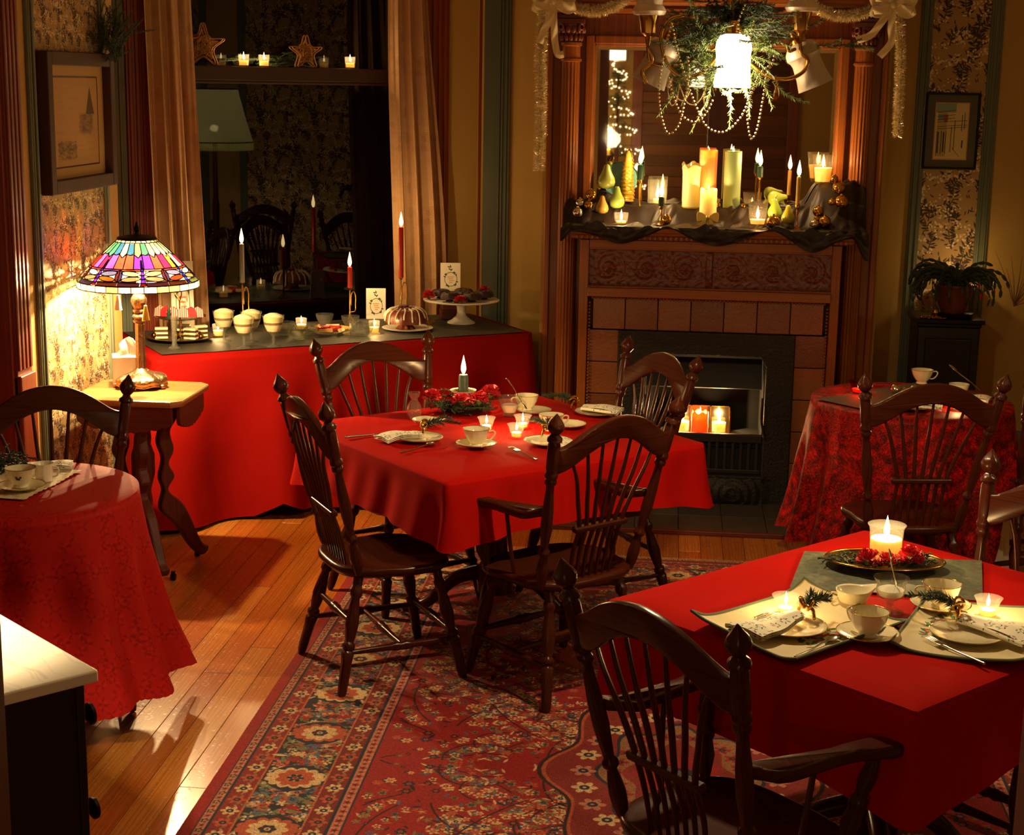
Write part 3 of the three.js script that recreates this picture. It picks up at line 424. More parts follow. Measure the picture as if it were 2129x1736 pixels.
function rectOut(w, d, c = .02) { const pts = [], hw = w / 2 - c, hd = d / 2 - c, P = 2 * (w + d) - 8 * c; return t => { // rounded rectangle from the middle of the +z side, going to +x
  let s = t * (P + 2 * PI * c); const seg = [[hw, 'l', 0], [c * PI / 2, 'a', 0], [2 * hd, 'l', 1], [c * PI / 2, 'a', 1], [2 * hw, 'l', 2], [c * PI / 2, 'a', 2], [2 * hd, 'l', 3], [c * PI / 2, 'a', 3], [hw, 'l', 4]];
  const start = [[0, hd + c], null, [hw + c, hd], null, [hw, -hd - c], null, [-hw - c, -hd], null, [-hw, hd + c]], dir = [[1, 0], [0, -1], [-1, 0], [0, 1], [1, 0]], nor = [[0, 1], [1, 0], [0, -1], [-1, 0], [0, 1]], cc = [[hw, hd, PI / 2], [hw, -hd, 0], [-hw, -hd, -PI / 2], [-hw, hd, -PI]];
  for (let k = 0; k < 9; k++) { const [L, ty, i] = seg[k]; if (s <= L + 1e-9 || k === 8) { if (ty === 'l') return [start[k][0] + dir[i][0] * s, start[k][1] + dir[i][1] * s, ...nor[i]]; const [x, z, a0] = cc[i], a = a0 - s / c; return [x + c * Math.cos(a), z + c * Math.sin(a), Math.cos(a), Math.sin(a)]; } s -= L; }
}; }
function cornerHem(w, d, amt) { const out = rectOut(w, d); return u => { const [x, z] = out(u); const a = Math.abs(x) / (w / 2), b = Math.abs(z) / (d / 2), k = Math.min(a, b); return amt * Math.pow(k, 3); }; }
const TABLE_H = 0.76;
function pedestal(name, label, pos, ry, topGeo, H) { const t = thing(name, label, 'table', pos, ry); mesh('table_top', topGeo, M.chair, t); mesh('pedestal', lathe([[0, .12], [.07, .12], [.075, .2], [.05, .26], [.04, .4], [.055, .52], [.045, .6], [.09, H - .04], [0, H - .04]], 20), M.chair, t); for (let k = 0; k < 4; k++) { const a = k * PI / 2 + PI / 4; mesh('foot', tube([[.05 * Math.sin(a), .2, .05 * Math.cos(a)], [.16 * Math.sin(a), .16, .16 * Math.cos(a)], [.28 * Math.sin(a), .05, .28 * Math.cos(a)], [.36 * Math.sin(a), .022, .36 * Math.cos(a)]], t2 => .03 - .01 * t2, 8), M.chair, t); } return t; }
{ // the square table in the middle of the room. Its corners: front (-.714,-5.166), right (.169,-5.916)
  const c = [-.63, 0, -5.956], ry = Math.atan2(.75, .883), w = 1.158, d = 1.097;
  pedestal('dining_table', 'square dark wooden pedestal table under a plain red cloth in mid-room', c, ry, box(w - .03, .03, d - .03, 0, TABLE_H - .02, 0, .01), TABLE_H);
  const r = rng(61), ph = [r() * 6, r() * 6, r() * 6];
  solo('tablecloth', skirt(rectOut(w, d, .012), 420, TABLE_H, .2, { flare: .035, rise: .006, hem: cornerHem(w, d, .045), fold: u => .016 * Math.sin(u * 2 * PI * 13 + ph[0]) * (.5 + .5 * Math.sin(u * 2 * PI * 3 + ph[1])) + .006 * Math.sin(u * 2 * PI * 29 + ph[2]) }), M.redCloth, 'plain red cloth hanging short over the square table in mid-room', 'tablecloth', c, ry);
}
{ // near table. Its corners: front (.574,-3.319), left (-.122,-3.988), back (.635,-4.783)
  const c = [.604, 0, -4.051], ry = Math.atan2(.795, .757), w = 1.10, d = .966;
  pedestal('dining_table', 'dark wooden pedestal table under the nearest red cloth at lower right', c, ry, box(w - .03, .03, d - .03, 0, TABLE_H - .02, 0, .01), TABLE_H);
  solo('tablecloth', skirt(rectOut(w, d, .012), 420, TABLE_H, .22, { flare: .03, rise: .006, hem: cornerHem(w, d, .05), fold: u => .008 * Math.sin(u * 2 * PI * 11 + 1) * (.5 + .5 * Math.sin(u * 2 * PI * 2 + 2)) }), M.redCloth, 'plain red cloth on the nearest table at lower right, under cream placemats', 'tablecloth', c, ry);
}
{ // round table at the right with a crushed velvet cloth
  const c = [1.08, 0, -6.93];
  pedestal('round_table', 'round wooden table hidden under a crushed red velvet cloth at right', c, 0, T(new THREE.CylinderGeometry(.42, .42, .03, 40), 0, TABLE_H - .02, 0), TABLE_H);
  solo('tablecloth', skirt(roundOut(.43), 360, TABLE_H, .61, { flare: .08, rise: .012, rows: 24, fold: u => .03 * Math.sin(u * 2 * PI * 13) + .018 * Math.sin(u * 2 * PI * 7 + 1), hem: u => .012 * Math.sin(u * 2 * PI * 13) - .2 * sstep(.11, .07, Math.abs(u - .2)) }), velvetMat, 'crushed red velvet cloth to the floor over the round table at right', 'tablecloth', c);
  solo('undercloth', grid(120, 12, (u, v) => { const a = lerp(.06, .34, u) * 2 * PI, y = lerp(.7, .01, v), R = .415 + .05 * v + .014 * Math.sin(u * 60) * v; return [R * Math.sin(a), y, R * Math.cos(a)]; }), mat('#e8dfc8', { roughness: .8 }), 'white gathered cloth showing below the velvet at the right edge', 'cloth', c);
}
{ // small round table at the left edge
  const c = [-2.09, 0, -4.83];
  pedestal('round_table', 'small round wooden table under a red damask cloth at left', c, 0, T(new THREE.CylinderGeometry(.38, .38, .03, 40), 0, TABLE_H - .02, 0), TABLE_H);
  solo('tablecloth', skirt(roundOut(.395), 360, TABLE_H, .62, { flare: .13, rise: .01, rows: 24, fold: u => .03 * Math.sin(u * 2 * PI * 15 + .5 * Math.sin(u * 2 * PI * 3)) + .016 * Math.sin(u * 2 * PI * 6 + 2), hem: u => -.3 * sstep(.085, .05, Math.abs(u - .435)) + .012 * Math.sin(u * 2 * PI * 9 + 2) + .003 * Math.abs(Math.sin(u * 2 * PI * 60)) }), damaskMat, 'red damask cloth with leaf pattern hanging long over the small round table at left', 'tablecloth', c);
}
// buffet along the window: front edge from (-2.337,-7.01) to (-.667,-8.095)
const BUF = { c: [-1.502 - .40 * ST, 0, -7.5525 - .40 * CT], ry: TH, h: 0.82, w: 1.99, d: .8 }, onBuf = (x, z, y = BUF.h) => [x, y, z];
{
  const t = thing('buffet_table', 'long folding table hidden under the red cloth along the window', 'table', BUF.c, BUF.ry); mesh('table_top', box(BUF.w - .03, .03, BUF.d - .03, 0, BUF.h - .02, 0, .01), M.parlourDark, t);
  for (const sx of [-1, 1]) for (const sz of [-1, 1]) mesh('leg', box(.05, BUF.h - .03, .05, sx * .85, (BUF.h - .03) / 2, sz * .3, .006), M.parlourDark, t);
  const out = rectOut(BUF.w, BUF.d, .05);
  solo('buffet_cloth', skirt(out, 520, BUF.h, .79, { flare: .06, rise: .012, rows: 26, fold: u => { const x = out(u)[0]; return .06 * Math.sin(x * 10 + 2) * Math.sin(x * 3.1 + .6) + .022 * Math.sin(x * 24 + 2 * Math.sin(x * 5)) + (x < -.7 ? .07 * sstep(-.7, -.95, x) : 0); }, hem: u => { const x = out(u)[0]; return .012 * Math.sin(x * 7) - (Math.abs(x + .42) < .12 ? .06 * (1 - Math.abs(x + .42) / .12) : 0); } }), M.buffetCloth, 'long red cloth reaching the floor along the front of the window buffet', 'tablecloth', BUF.c, BUF.ry);
}
{ // parlour table under the stained glass lamp
  const t = thing('side_table', 'carved wooden parlour table with cut corners carrying the stained glass lamp', 'table', [-2.205, 0, -6.43]);
  const P = [[-.24, -.19], [-.2, -.23], [.2, -.23], [.24, -.19], [.24, .19], [.2, .23], [-.2, .23], [-.24, .19]];
  const TP = H => T(extrude(poly(P.map(p => [p[0], -p[1]])), H, .008), 0, 0, 0, -PI / 2);
  mesh('table_top', T(TP(.028), 0, .752, 0), M.parlour, t, { swap: true });
  const ap = []; for (const [L, ry, x, z] of [[.4, 0, 0, .195], [.4, PI, 0, -.195], [.34, PI / 2, .205, 0], [.34, -PI / 2, -.205, 0]]) { const n = 9, s = new THREE.Shape(); s.moveTo(-L / 2, 0); s.lineTo(L / 2, 0); s.lineTo(L / 2, -.07); for (let k = n; k > 0; k--) { const x1 = -L / 2 + (k - 1) / n * L, d = -.075 - .035 * Math.sin((k - .5) / n * PI); s.quadraticCurveTo(-L / 2 + (k - .5) / n * L, d - .014, x1, k === 1 ? -.07 : -.075 - .035 * Math.sin((k - 1) / n * PI)); } s.closePath(); ap.push(T(extrude(s, .018, .003), x, .752, z, 0, ry)); }
  mesh('apron', ap, M.parlourDark, t, { swap: true });
  mesh('centre_post', lathe([[0, .22], [.02, .22], [.035, .26], [.03, .34], [.05, .42], [.05, .5], [.03, .56], [.035, .66], [.06, .74], [0, .74]], 18), M.parlourDark, t);
  for (let k = 0; k < 4; k++) { const a = PI / 4 + k * PI / 2, sx = Math.sin(a), cz = Math.cos(a), s = poly([[.055, .74], [.13, .735], [.135, .66], [.1, .6], [.115, .52], [.09, .46], [.115, .4], [.085, .34], [.16, .26], [.235, .09], [.27, .06], [.255, .03], [.225, .03], [.18, .08], [.12, .18], [.05, .26], [.065, .34], [.05, .4], [.066, .48], [.045, .56], [.07, .64]], true); mesh('leg', T(extrude(s, .045, .008), 0, 0, 0, 0, a - PI / 2).translate(sx * 0 + Math.cos(a) * -.0225, 0, Math.sin(a) * .0225), M.parlourDark, t); mesh('caster', [T(new THREE.CylinderGeometry(.014, .014, .02, 12), sx * .248, .015, cz * .248, 0, 0, PI / 2), box(.015, .02, .015, sx * .248, .03, cz * .248)], M.blackMetal, t); }
}
{ // marble-topped dresser in the lower left corner: its corner at the local origin, +x runs away along one edge, +z towards us along the other
  const t = thing('dresser', 'dark wooden dresser with a white marble top in the lower left corner', 'dresser', [-1.215, 0, -3.206], -0.733);
  mesh('marble_top', box(1.2, .03, .55, -.6, .785, .275, .006), M.marble, t);
  mesh('carcase', [box(1.13, .72, .5, -.6, .41, .275, .006), box(1.16, .04, .52, -.6, .03, .275, .006), ...[[-.05, .03], [-1.15, .03], [-.05, .52], [-1.15, .52]].map(([x, z]) => span(x - .02, x + .02, .05, .765, z - .01, z + .01, .004))], mat('#4a2415', { map: chairWood, roughness: .5 }), t);
  for (let k = 0; k < 3; k++) { const d = mesh('drawer', box(1.02, .2, .02, -.6, .17 + k * .235, .016, .008), M.chair, t, { swap: true }); for (const x of [-.14, -1.06]) mesh('pull', T(lathe([[0, 0], [.018, 0], [.02, .004], [.007, .012], [.007, .04], [.026, .05], [.026, .058], [0, .064]], 14), x, .17 + k * .235, .008, -PI / 2), M.blackMetal, d); }
}

// ---------------------------------------------------------------- curtains
const brocade = tex(512, 512, (g, w, h) => { const r = rng(71); g.fillStyle = '#b98f66'; g.fillRect(0, 0, w, h); for (let k = 0; k < 46; k++) { const x = r() * w, y = r() * h, R = 18 + r() * 26; for (const ox of [-w, 0, w]) for (const oy of [-h, 0, h]) { g.strokeStyle = k % 2 ? 'rgba(205,170,128,.4)' : 'rgba(140,98,64,.35)'; g.lineWidth = 5; g.beginPath(); for (let j = 0; j < 40; j++) { const a = j / 40 * 4.4 * PI, q = R * (1 - j / 44); g.lineTo(x + ox + Math.cos(a + x) * q, y + oy + Math.sin(a + x) * q); } g.stroke(); } } for (let i = 0; i < h; i += 2) { g.fillStyle = `rgba(90,60,36,${r() * .12})`; g.fillRect(0, i, w, 1); } }, .4);
const curtainMat = mat('#ffffff', { map: brocade, roughness: .8, transmission: .12, thickness: 0 });
function curtain(label, l, r, seed) { // l(y), r(y): its edges along the window wall
  const rr = rng(seed), ph = Array.from({ length: 6 }, () => rr() * 6.3), g = grid(200, 70, (u, v) => {
    const y = lerp(2.98, .46, v), a = l(y), b = r(y), f = .03 * Math.sin(u * 2 * PI * 3.2 + ph[0] + .6 * Math.sin(v * 3 + ph[1])) + .009 * Math.sin(u * 2 * PI * 7 + ph[2] + v * 1.3) + .003 * Math.sin(u * 2 * PI * 13 + ph[3] + v * 4);
    const w2 = u + .018 * Math.sin(u * 2 * PI * 4.5 + ph[4]); return [lerp(a, b, w2), y, .085 + f * (.75 + .4 * v), u * .7, y];
  });
  const c = thing('curtain', label, 'curtain', [P0[0], 0, P0[1]], TH);
  mesh('fabric', g, curtainMat, c, { uv: true }); mesh('rod_pocket', T(tube([[l(3), 0, 0], [r(3), 0, 0]], .02, 8, 2), 0, 2.985, .08), curtainMat, c);
}
curtain('pinkish tan brocade curtain at the left of the window, behind the stained glass lamp', y => lerp(.12, .17, (2.98 - y) / 2.5), y => .36 + .032 * (2.98 - y), 72);
curtain('pinkish tan brocade curtain at the right of the window, behind the tall red candle', y => 1.455 + .045 * sstep(2.4, .6, y), y => 1.66 + .13 * sstep(2.9, .9, y), 73);

// ---------------------------------------------------------------- stained glass lamp
{
  const L = thing('stained_glass_lamp', 'bronze table lamp with a multicoloured leaded dragonfly glass shade', 'lamp', [-2.225, .78, -6.5]);
  const lob = grid(96, 16, (u, v) => { const a = u * 2 * PI, p = [[.02, .085], [.03, .075], [.05, .065], [.075, .058], [.095, .05], [.108, .04], [.112, .03], [.108, .02], [.112, .012], [.1, .008]], i = v * 9, k = Math.min(8, i | 0), t = i - k, R = lerp(p[k][0], p[k + 1][0], t), y = lerp(p[k][1], p[k + 1][1], t); return [R * (1 + .05 * sstep(0, .5, v) * Math.cos(a * 8)) * Math.sin(a), y + .004 * Math.cos(a * 8) * sstep(.2, .6, v), R * (1 + .05 * sstep(0, .5, v) * Math.cos(a * 8)) * Math.cos(a)]; });
  const feet = []; for (let k = 0; k < 5; k++) { const a = k / 5 * 2 * PI; feet.push(T(ball(.014, 0, 0, 0, 10, 8, .8), .108 * Math.sin(a), .01, .108 * Math.cos(a))); }
  mesh('base', [lob, ...feet], M.bronze, L);
  const rib = grid(64, 20, (u, v) => { const a = u * 2 * PI, y = lerp(.07, .28, v), R = (.021 - .004 * v) * (1 + .1 * Math.abs(Math.cos(a * 4))); return [R * Math.sin(a), y, R * Math.cos(a)]; });
  mesh('stem', [rib, lathe([[.016, .275], [.026, .28], [.027, .287], [.02, .293], [.026, .3], [.03, .306], [.026, .313], [.02, .318], [.027, .326], [.026, .333], [.02, .338], [.028, .352], [.034, .37], [.032, .384], [.022, .4], [.014, .41], [.008, .43], [.008, .62], [0, .63]], 24)], M.bronze, L);
  mesh('finial', lathe([[0, .625], [.085, .632], [.08, .642], [.05, .648], [.012, .652], [.008, .662], [.014, .672], [.012, .682], [.006, .692], [.004, .702], [0, .708]], 24), M.blackMetal, L);
  // shade
  const S = new THREE.Group(); S.name = 'shade'; L.add(S);
  const prof = v => v < .93 ? [lerp(.078, .252, v / .93) + .003 * Math.sin(v / .93 * PI), lerp(.634, .462, v / .93) + .003 * Math.sin(v / .93 * PI)] : [.252 + .002 * (v - .93) / .07, lerp(.462, .434, (v - .93) / .07)];
  const P = (a, v, o = 0) => { const [r, y] = prof(v); return V3((r + o) * Math.sin(a), y, (r + o) * Math.cos(a)); };
  const gm = {}, glassOf = (c, t = .5) => { if (gm[c]) return gm[c]; const k = new THREE.Color(c); const q2 = t > .7 ? .7 : .28; k.r = q2 * k.r ** 1.3; k.g = q2 * k.g ** 1.3; k.b = q2 * k.b ** 1.3; return gm[c] = mat(k, { roughness: .7, transmission: t, thickness: 0 }); }, lead = [], q = 2 * PI;
  function pane(pts, color, inset = .05, t) { // pts: [angle, v] round the piece, convex
    const ca = pts.reduce((s, p) => s + p[0], 0) / pts.length, cv = pts.reduce((s, p) => s + p[1], 0) / pts.length, pos = [], C = P(ca, cv, .001), n = pts.length;
    for (let k = 0; k < n; k++) { const A = pts[k], B = pts[(k + 1) % n]; for (const Q of [C, P(lerp(A[0], ca, inset), lerp(A[1], cv, inset)), P(lerp(B[0], ca, inset), lerp(B[1], cv, inset))]) pos.push(Q.x, Q.y, Q.z); const a = P(...A), b = P(...B), d = b.clone().sub(a), l = d.length(); if (l > .002) { const bar = new THREE.CylinderGeometry(.0022, .0022, l, 4); bar.applyMatrix4(new THREE.Matrix4().compose(a.clone().add(b).multiplyScalar(.5), new THREE.Quaternion().setFromUnitVectors(V3(0, 1, 0), d.normalize()), V3(1, 1, 1))); lead.push(clean(bar)); } }
    const g = new THREE.BufferGeometry(); g.setAttribute('position', new THREE.Float32BufferAttribute(pos, 3)); g.computeVertexNormals(); mesh('glass_piece', g, glassOf(color, t), S);
  }
  const r = rng(81), pick = a => a[r() * a.length | 0], N0 = 24, N1 = 28, rect = (a0, a1, v0, v1) => [[a0, v0], [a1, v0], [a1, v1], [a0, v1]];
  for (let k = 0; k < N0; k++) pane(rect(k / N0 * q, (k + 1) / N0 * q, 0, .06), pick(['#f6eccb', '#fbf3d8', '#e9d9a8']));
  for (let k = 0; k < N1; k++) { const a = k / N1 * q, b = (k + 1) / N1 * q, m = (a + b) / 2, e = .32 + .05 * (k % 2); pane([[a, .06], [b, .06], [b + .01, .27], [m + .02, e], [a + .01, .3]], pick(['#d8dfae', '#8fc49a', '#efe6b8', '#5aa58c', '#b9d9c9', '#d9c98a', '#4a7fb0', '#e8e0c0'])); }
  for (let k = 0; k < N1; k++) { const a = k / N1 * q + .01, b = (k + 1) / N1 * q + .01, m = (a + b) / 2, e = .32 + .05 * (k % 2); pane([[m, e], [b, .3], [b, .6], [a, .6], [a, .3]], pick(['#8a4ad0', '#b06ad8', '#c23a2a', '#e0a0a8', '#d86a5a', '#e9c9c0', '#a83a78', '#d8a850', '#6a4ab8', '#e0705a'])); }
  const ND = 7, ell = (a0, v0, la, lv, tilt) => Array.from({ length: 10 }, (_, j) => { const t = j / 10 * q, x = Math.cos(t), y = Math.sin(t); return [a0 + la * x, v0 + lv * y + tilt * x]; });
  for (let k = 0; k < ND; k++) {
    const a = (k + .46) / ND * q, w = q / ND / 2, blue = k % 2 ? ['#2b3bd8', '#4a5af0'] : ['#6a2ad0', '#8a3af0'];
    for (const s of [-1, 1]) { pane(ell(a + s * w * .5, .685, w * .42, .05, -s * .016), pick(['#f3d0b0', '#e9b0a0', '#ffffff', '#8a90c8', '#d87a4a', '#f0c0b0'])); pane(ell(a + s * w * .48, .79, w * .40, .048, s * .016), pick(['#e07a3a', '#d8a890', '#c9a888', '#e05a3a', '#f0b070'])); }
    for (let j = 0; j < 6; j++) { const v0 = .42 + j * .075, wd = .014 + .005 * j; pane(rect(a - wd, a + wd, v0, v0 + .07), blue[j % 2], .08, .7); } pane(ell(a, .895, .05, .022, 0), pick(['#d8202a', '#3a30c0']), .05, .7);
    for (const s of [-1, 1]) { pane([[a + s * .045, .86], [a + s * w, .85], [a + s * w, .93], [a + s * .06, .93]], pick(['#5a3048', '#6a3a2a', '#4a3a60', '#8a9a70'])); pane([[a + s * w * .88, .64], [a + s * w, .62], [a + s * w, .84], [a + s * w * .9, .82], [a + s * w * .84, .74]], pick(['#7a3a40', '#5a4a70', '#9a5a3a'])); pane([[a + s * .03, .6], [a + s * w, .6], [a + s * w * .9, .64], [a + s * w * .5, .63], [a + s * .04, .64]], pick(['#c05a4a', '#8a4a90', '#e0a080'])); }
  }
  for (let k = 0; k < 30; k++) pane(rect(k / 30 * q, (k + 1) / 30 * q, .935, 1), pick(['#fffbe8', '#f8f0d0', '#fffbe8', '#f6e6c0', '#e8b070']), .04, .75);
  mesh('lead_came', [...lead, T(new THREE.TorusGeometry(.254, .0025, 6, 80), 0, .434, 0, PI / 2), T(new THREE.TorusGeometry(.08, .003, 6, 40), 0, .634, 0, PI / 2)], M.blackMetal, S);
  const cone = grid(84, 8, (u, v) => { const p = P(u * q, v * .93, -.0008); return [p.x, p.y, p.z]; });
  for (const s of [-1, 1]) {
    const b = mesh('bulb', T(lathe([[0, -.028], [.014, -.024], [.019, -.012], [.02, 0], [.014, .018], [.01, .03], [0, .03]], 16, 0), s * .062, .49, .02), M.bulb, L);
    mesh('socket', tube([[s * .03, .58, .01], [s * .062, .55, .02], [s * .062, .518, .02]], .011), M.bronze, L);
    const l = new THREE.PointLight(BULB_COLOR, TIFFANY, 0, 2); l.name = 'bulb_light'; l.position.set(s * .062, .488, .02); l.castShadow = true; l.shadow.radius = .6; L.add(l);
    const px = s < 0 ? -.055 : .062, len = s < 0 ? .13 : .17, c = mesh('pull_chain', tube([[px, .52, .1], [px, .52 - len, .1]], .0012, 5, 2), M.brass, L);
    const ty = .52 - len, ta = [lathe([[0, ty + .02], [.006, ty + .016], [.007, ty + .008], [.012, ty - .02], [.016, ty - .045], [0, ty - .045]], 14)]; mesh('tassel', T(merge(ta), px, 0, .1), s < 0 ? mat('#c9a488', { roughness: .8 }) : mat('#c99a3c', { roughness: .5, metalness: .5 }), L);
  }
}

// ---------------------------------------------------------------- evergreen sprays
function sprig(r, L = .14, n = 60, w = .018, curve = .3) { // a twig along +x with needles, at the origin
  const g = [tube([[0, 0, 0], [L * .5, .01, 0], [L, .0, L * .1 * curve]], .0012, 4, 5)];
  for (let k = 0; k < n; k++) { const t = k / n, a = r() * 2 * PI, l = w * (.7 + r() * .5) * (1 - .5 * t); const nd = new THREE.ConeGeometry(.0014, l, 3); T(nd, 0, l / 2, 0); T(nd, 0, 0, 0, 0, 0, -.75); T(nd, L * t, .01 * Math.sin(t * PI), 0, a); g.push(clean(nd)); }
  return merge(g);
}
function greens(r, n, place, o = {}) { const out = []; for (let k = 0; k < n; k++) { const g = sprig(r, (o.L ?? .12) * (.7 + .6 * r()), o.n ?? 40, o.w ?? .016); place(g, k, r); out.push(g); } return merge(out); }

// ---------------------------------------------------------------- chandelier
{
  const C = thing('chandelier', 'brass chandelier with white glass shades, evergreen boughs and looping bead strands', 'chandelier', [.168, 2.15, -4.8]);
  const opal = mat('#b8a68e', { roughness: .4, transmission: .08, thickness: 0 });
  mesh('stem', [tube([[0, .08, -.04], [0, CEIL - 2.15, -.04]], .012, 10, 2), lathe([[0, .06], [.03, .07], [.05, .1], [.035, .14], [.02, .2], [.03, .24], [.012, .28], [0, .28]], 20), T(lathe([[0, 0], [.07, -.005], [.06, -.03], [.02, -.05], [0, -.05]], 24), 0, CEIL - 2.15, -.04)].map((g, i) => i === 1 ? T(g, 0, 0, -.04) : g), M.brass, C);
  // the lit lamp
  const lit = new THREE.Group(); lit.name = 'lamp'; lit.position.set(0, 0, .03); C.add(lit);
  mesh('lamp_shade', lathe([[.022, .082], [.04, .076], [.05, .06], [.053, .04], [.05, .02], [.051, -.03], [.054, -.06], [.053, -.072]], 32, 0), mat('#fff6e4', { emissive: new THREE.Color(1, .84, .58), emissiveIntensity: 9, roughness: .4 }), lit);
  mesh('lamp_holder', lathe([[0, .12], [.014, .118], [.024, .1], [.026, .08], [.0, .08]], 18), M.brass, lit);
  const l = new THREE.SpotLight(LAMP_COLOR, CHANDELIER, 0, 1.5, .45, 2); l.name = 'chandelier_light'; l.position.set(0, -.078, .03); l.target.position.set(0, -2, .03); l.castShadow = true; l.shadow.radius = 2; C.add(l); C.add(l.target); // its light leaves by the shade's open foot
  const l2 = new THREE.PointLight(LAMP_COLOR, 3, 0, 2); l2.name = 'shade_glow_light'; l2.position.set(0, .01, .03); l2.castShadow = true; l2.shadow.radius = 2; C.add(l2);
  const shade = () => lathe([[.02, 0], [.038, -.006], [.05, -.022], [.052, -.04], [.045, -.05], [.043, -.06], [.046, -.1], [.053, -.135], [.052, -.136], [.044, -.1], [.041, -.06], [.043, -.05], [.05, -.04], [.048, -.022], [.036, -.008], [.02, -.002]], 28);
  for (const s of [-1, 1]) {
    const g = new THREE.Group(); g.name = s < 0 ? 'side_lamp' : 'side_lamp_001'; C.add(g);
    mesh('lamp_shade', T(shade(), s * .19, .06, -.02, 0, 0, s * .42), opal, g); mesh('lamp_holder', T(lathe([[0, .06], [.012, .055], [.022, .035], [.024, 0], [0, 0]], 16), s * .19, .06, -.02, 0, 0, s * .42), M.brass, g);
    const u = new THREE.Group(); u.name = s < 0 ? 'upright_lamp' : 'upright_lamp_001'; C.add(u); const ux = s < 0 ? -.248 : .19, uy = s < 0 ? .13 : .145;
    mesh('lamp_shade', T(lathe([[.03, .0], [.045, .002], [.05, .012], [.044, .024], [.038, .03], [.04, .09], [.05, .15], [.048, .15], [.037, .09], [.035, .03], [.03, .01]], 28), ux, uy, .03), opal, u); mesh('lamp_holder', T(lathe([[0, -.09], [.006, -.085], [.01, -.06], [.022, -.05], [.026, -.02], [.03, 0], [0, 0]], 18), ux, uy, .03), M.brass, u); const ul = new THREE.PointLight(LAMP_COLOR, CHANDELIER_UP, 0, 2); ul.name = 'upright_light'; ul.position.set(ux, uy + .1, .03); ul.castShadow = true; ul.shadow.radius = 1; u.add(ul); mesh('bulb', ball(.02, ux, uy + .1, .03), M.bulb, u);
    const x0 = s < 0 ? -.235 : .19;
    mesh('arm', tube(s < 0 ? [[-.248, .04, .03], [-.235, .0, .03], [-.262, -.03, .03], [-.25, -.06, .03]].map(p => p).concat([]) : [[.19, .055, .03], [.195, .03, .03], [.215, .01, .03], [.205, -.02, .03], [.175, -.04, .03], [.14, -.045, .03], [.1, -.035, .02], [.05, .0, 0], [0, .06, -.04]], .006, 8), M.brass, C);
    mesh('scroll', tube(s < 0 ? [[-.15, .13, .02], [-.185, .12, .03], [-.21, .085, .03], [-.205, .03, .03], [-.18, -.02, .03], [-.14, -.045, .03], [-.09, -.03, .02], [-.04, .02, 0], [0, .06, -.04]] : [[.19, .055, .03], [.17, .07, .035], [.155, .05, .035], [.16, .035, .035], [.175, .04, .035]], .0055, 8), M.brass, C);
    if (s < 0) mesh('arm', tube([[-.248, .04, .03], [-.24, .0, .03], [-.21, -.01, .02], [-.13, .0, -.02], [0, .07, -.04]], .006, 8), M.brass, C);
  }
  const r = rng(91);
  const bough = (n, f, L, m) => mesh('evergreen_bough', greens(r, n, f, { L, n: 74, w: .022 }), m, C);
  bough(64, g => { const a = r() * 2 * PI, e = (r() - .45) * 1.5; T(g, .03 * Math.cos(a) - .02, .12 + (r() - .5) * .1, .03 * Math.sin(a), r() * 6, a, e); }, .15, M.needle);
  bough(50, g => { const a = r() * 2 * PI, e = -.2 - r() * 1.1; T(g, .05 * Math.cos(a) - .03, .06 + (r() - .5) * .1, .04 * Math.sin(a), r() * 6, a, e); }, .15, M.needleLight);
  bough(40, g => { const a = r() * 2 * PI; T(g, -.13 + r() * .06 + (r() > .7 ? .2 : 0), -.06 + r() * .18, (r() - .5) * .08, r() * 6, a, (r() - .6) * 1.6); }, .12, M.needleLight);
  bough(18, g => { T(g, (r() - .5) * .22, .22 + r() * .1, (r() - .5) * .1, r() * 6, r() * 6, .2 + r()); }, .16, M.needle);
  bough(5, (g, k) => T(g, [-.05, -.02, .02, .06, -.14][k], -.02, .02, 0, 0, -PI / 2 + [-.35, .1, .25, .5, -.5][k]), .17, M.needleLight);
  bough(3, (g, k) => T(g, .22 + k * .05, .05, .0, r() * 6, -.3, -.35), .13, M.needleLight);
  const beads = (pts, m = M.gold) => { const c = new THREE.CatmullRomCurve3(pts.map(p => V3(p[0], p[1], .075 + (p[2] || 0)))), n = Math.round(c.getLength() / .0112), b = []; for (let k = 0; k <= n; k++) { const p = c.getPointAt(k / n); b.push(ball(.0038, p.x, p.y, p.z, 7, 5)); } mesh('bead_strand', b, m, C); };
  const px = (x, y) => [(x - 1523) / 687, -(y - 130) / 687 + (x - 1523) / 687 * .017];
  const pearl = mat('#e8d7a0', { metalness: .8, roughness: .15 });
  beads([px(1398, 55), px(1386, 110), px(1378, 170), px(1382, 225), px(1400, 270), px(1418, 255), px(1430, 200), px(1436, 150), px(1432, 120)], pearl);
  beads([px(1396, 160), px(1408, 200), px(1430, 238), px(1455, 246), px(1475, 225), px(1484, 205)], pearl);
  beads([px(1400, 60), px(1412, 110), px(1430, 160), px(1452, 215), px(1478, 258), px(1510, 266), px(1540, 240), px(1562, 190), px(1578, 150), px(1592, 138)], pearl);
  beads([px(1572, 160), px(1556, 205), px(1558, 255), px(1566, 280), px(1574, 265), px(1584, 205), px(1590, 150), px(1600, 130), px(1602, 118)], pearl);
  beads([px(1540, 20), px(1530, 48), px(1532, 70), px(1552, 80), px(1560, 50)], pearl);
  mesh('crystal_drop', [T(lathe([[0, 0], [.004, -.008], [.0025, -.014], [.008, -.034], [.009, -.044], [.004, -.053], [0, -.056]], 8, .1), .127, -.05, .06)], M.gold, C);
}
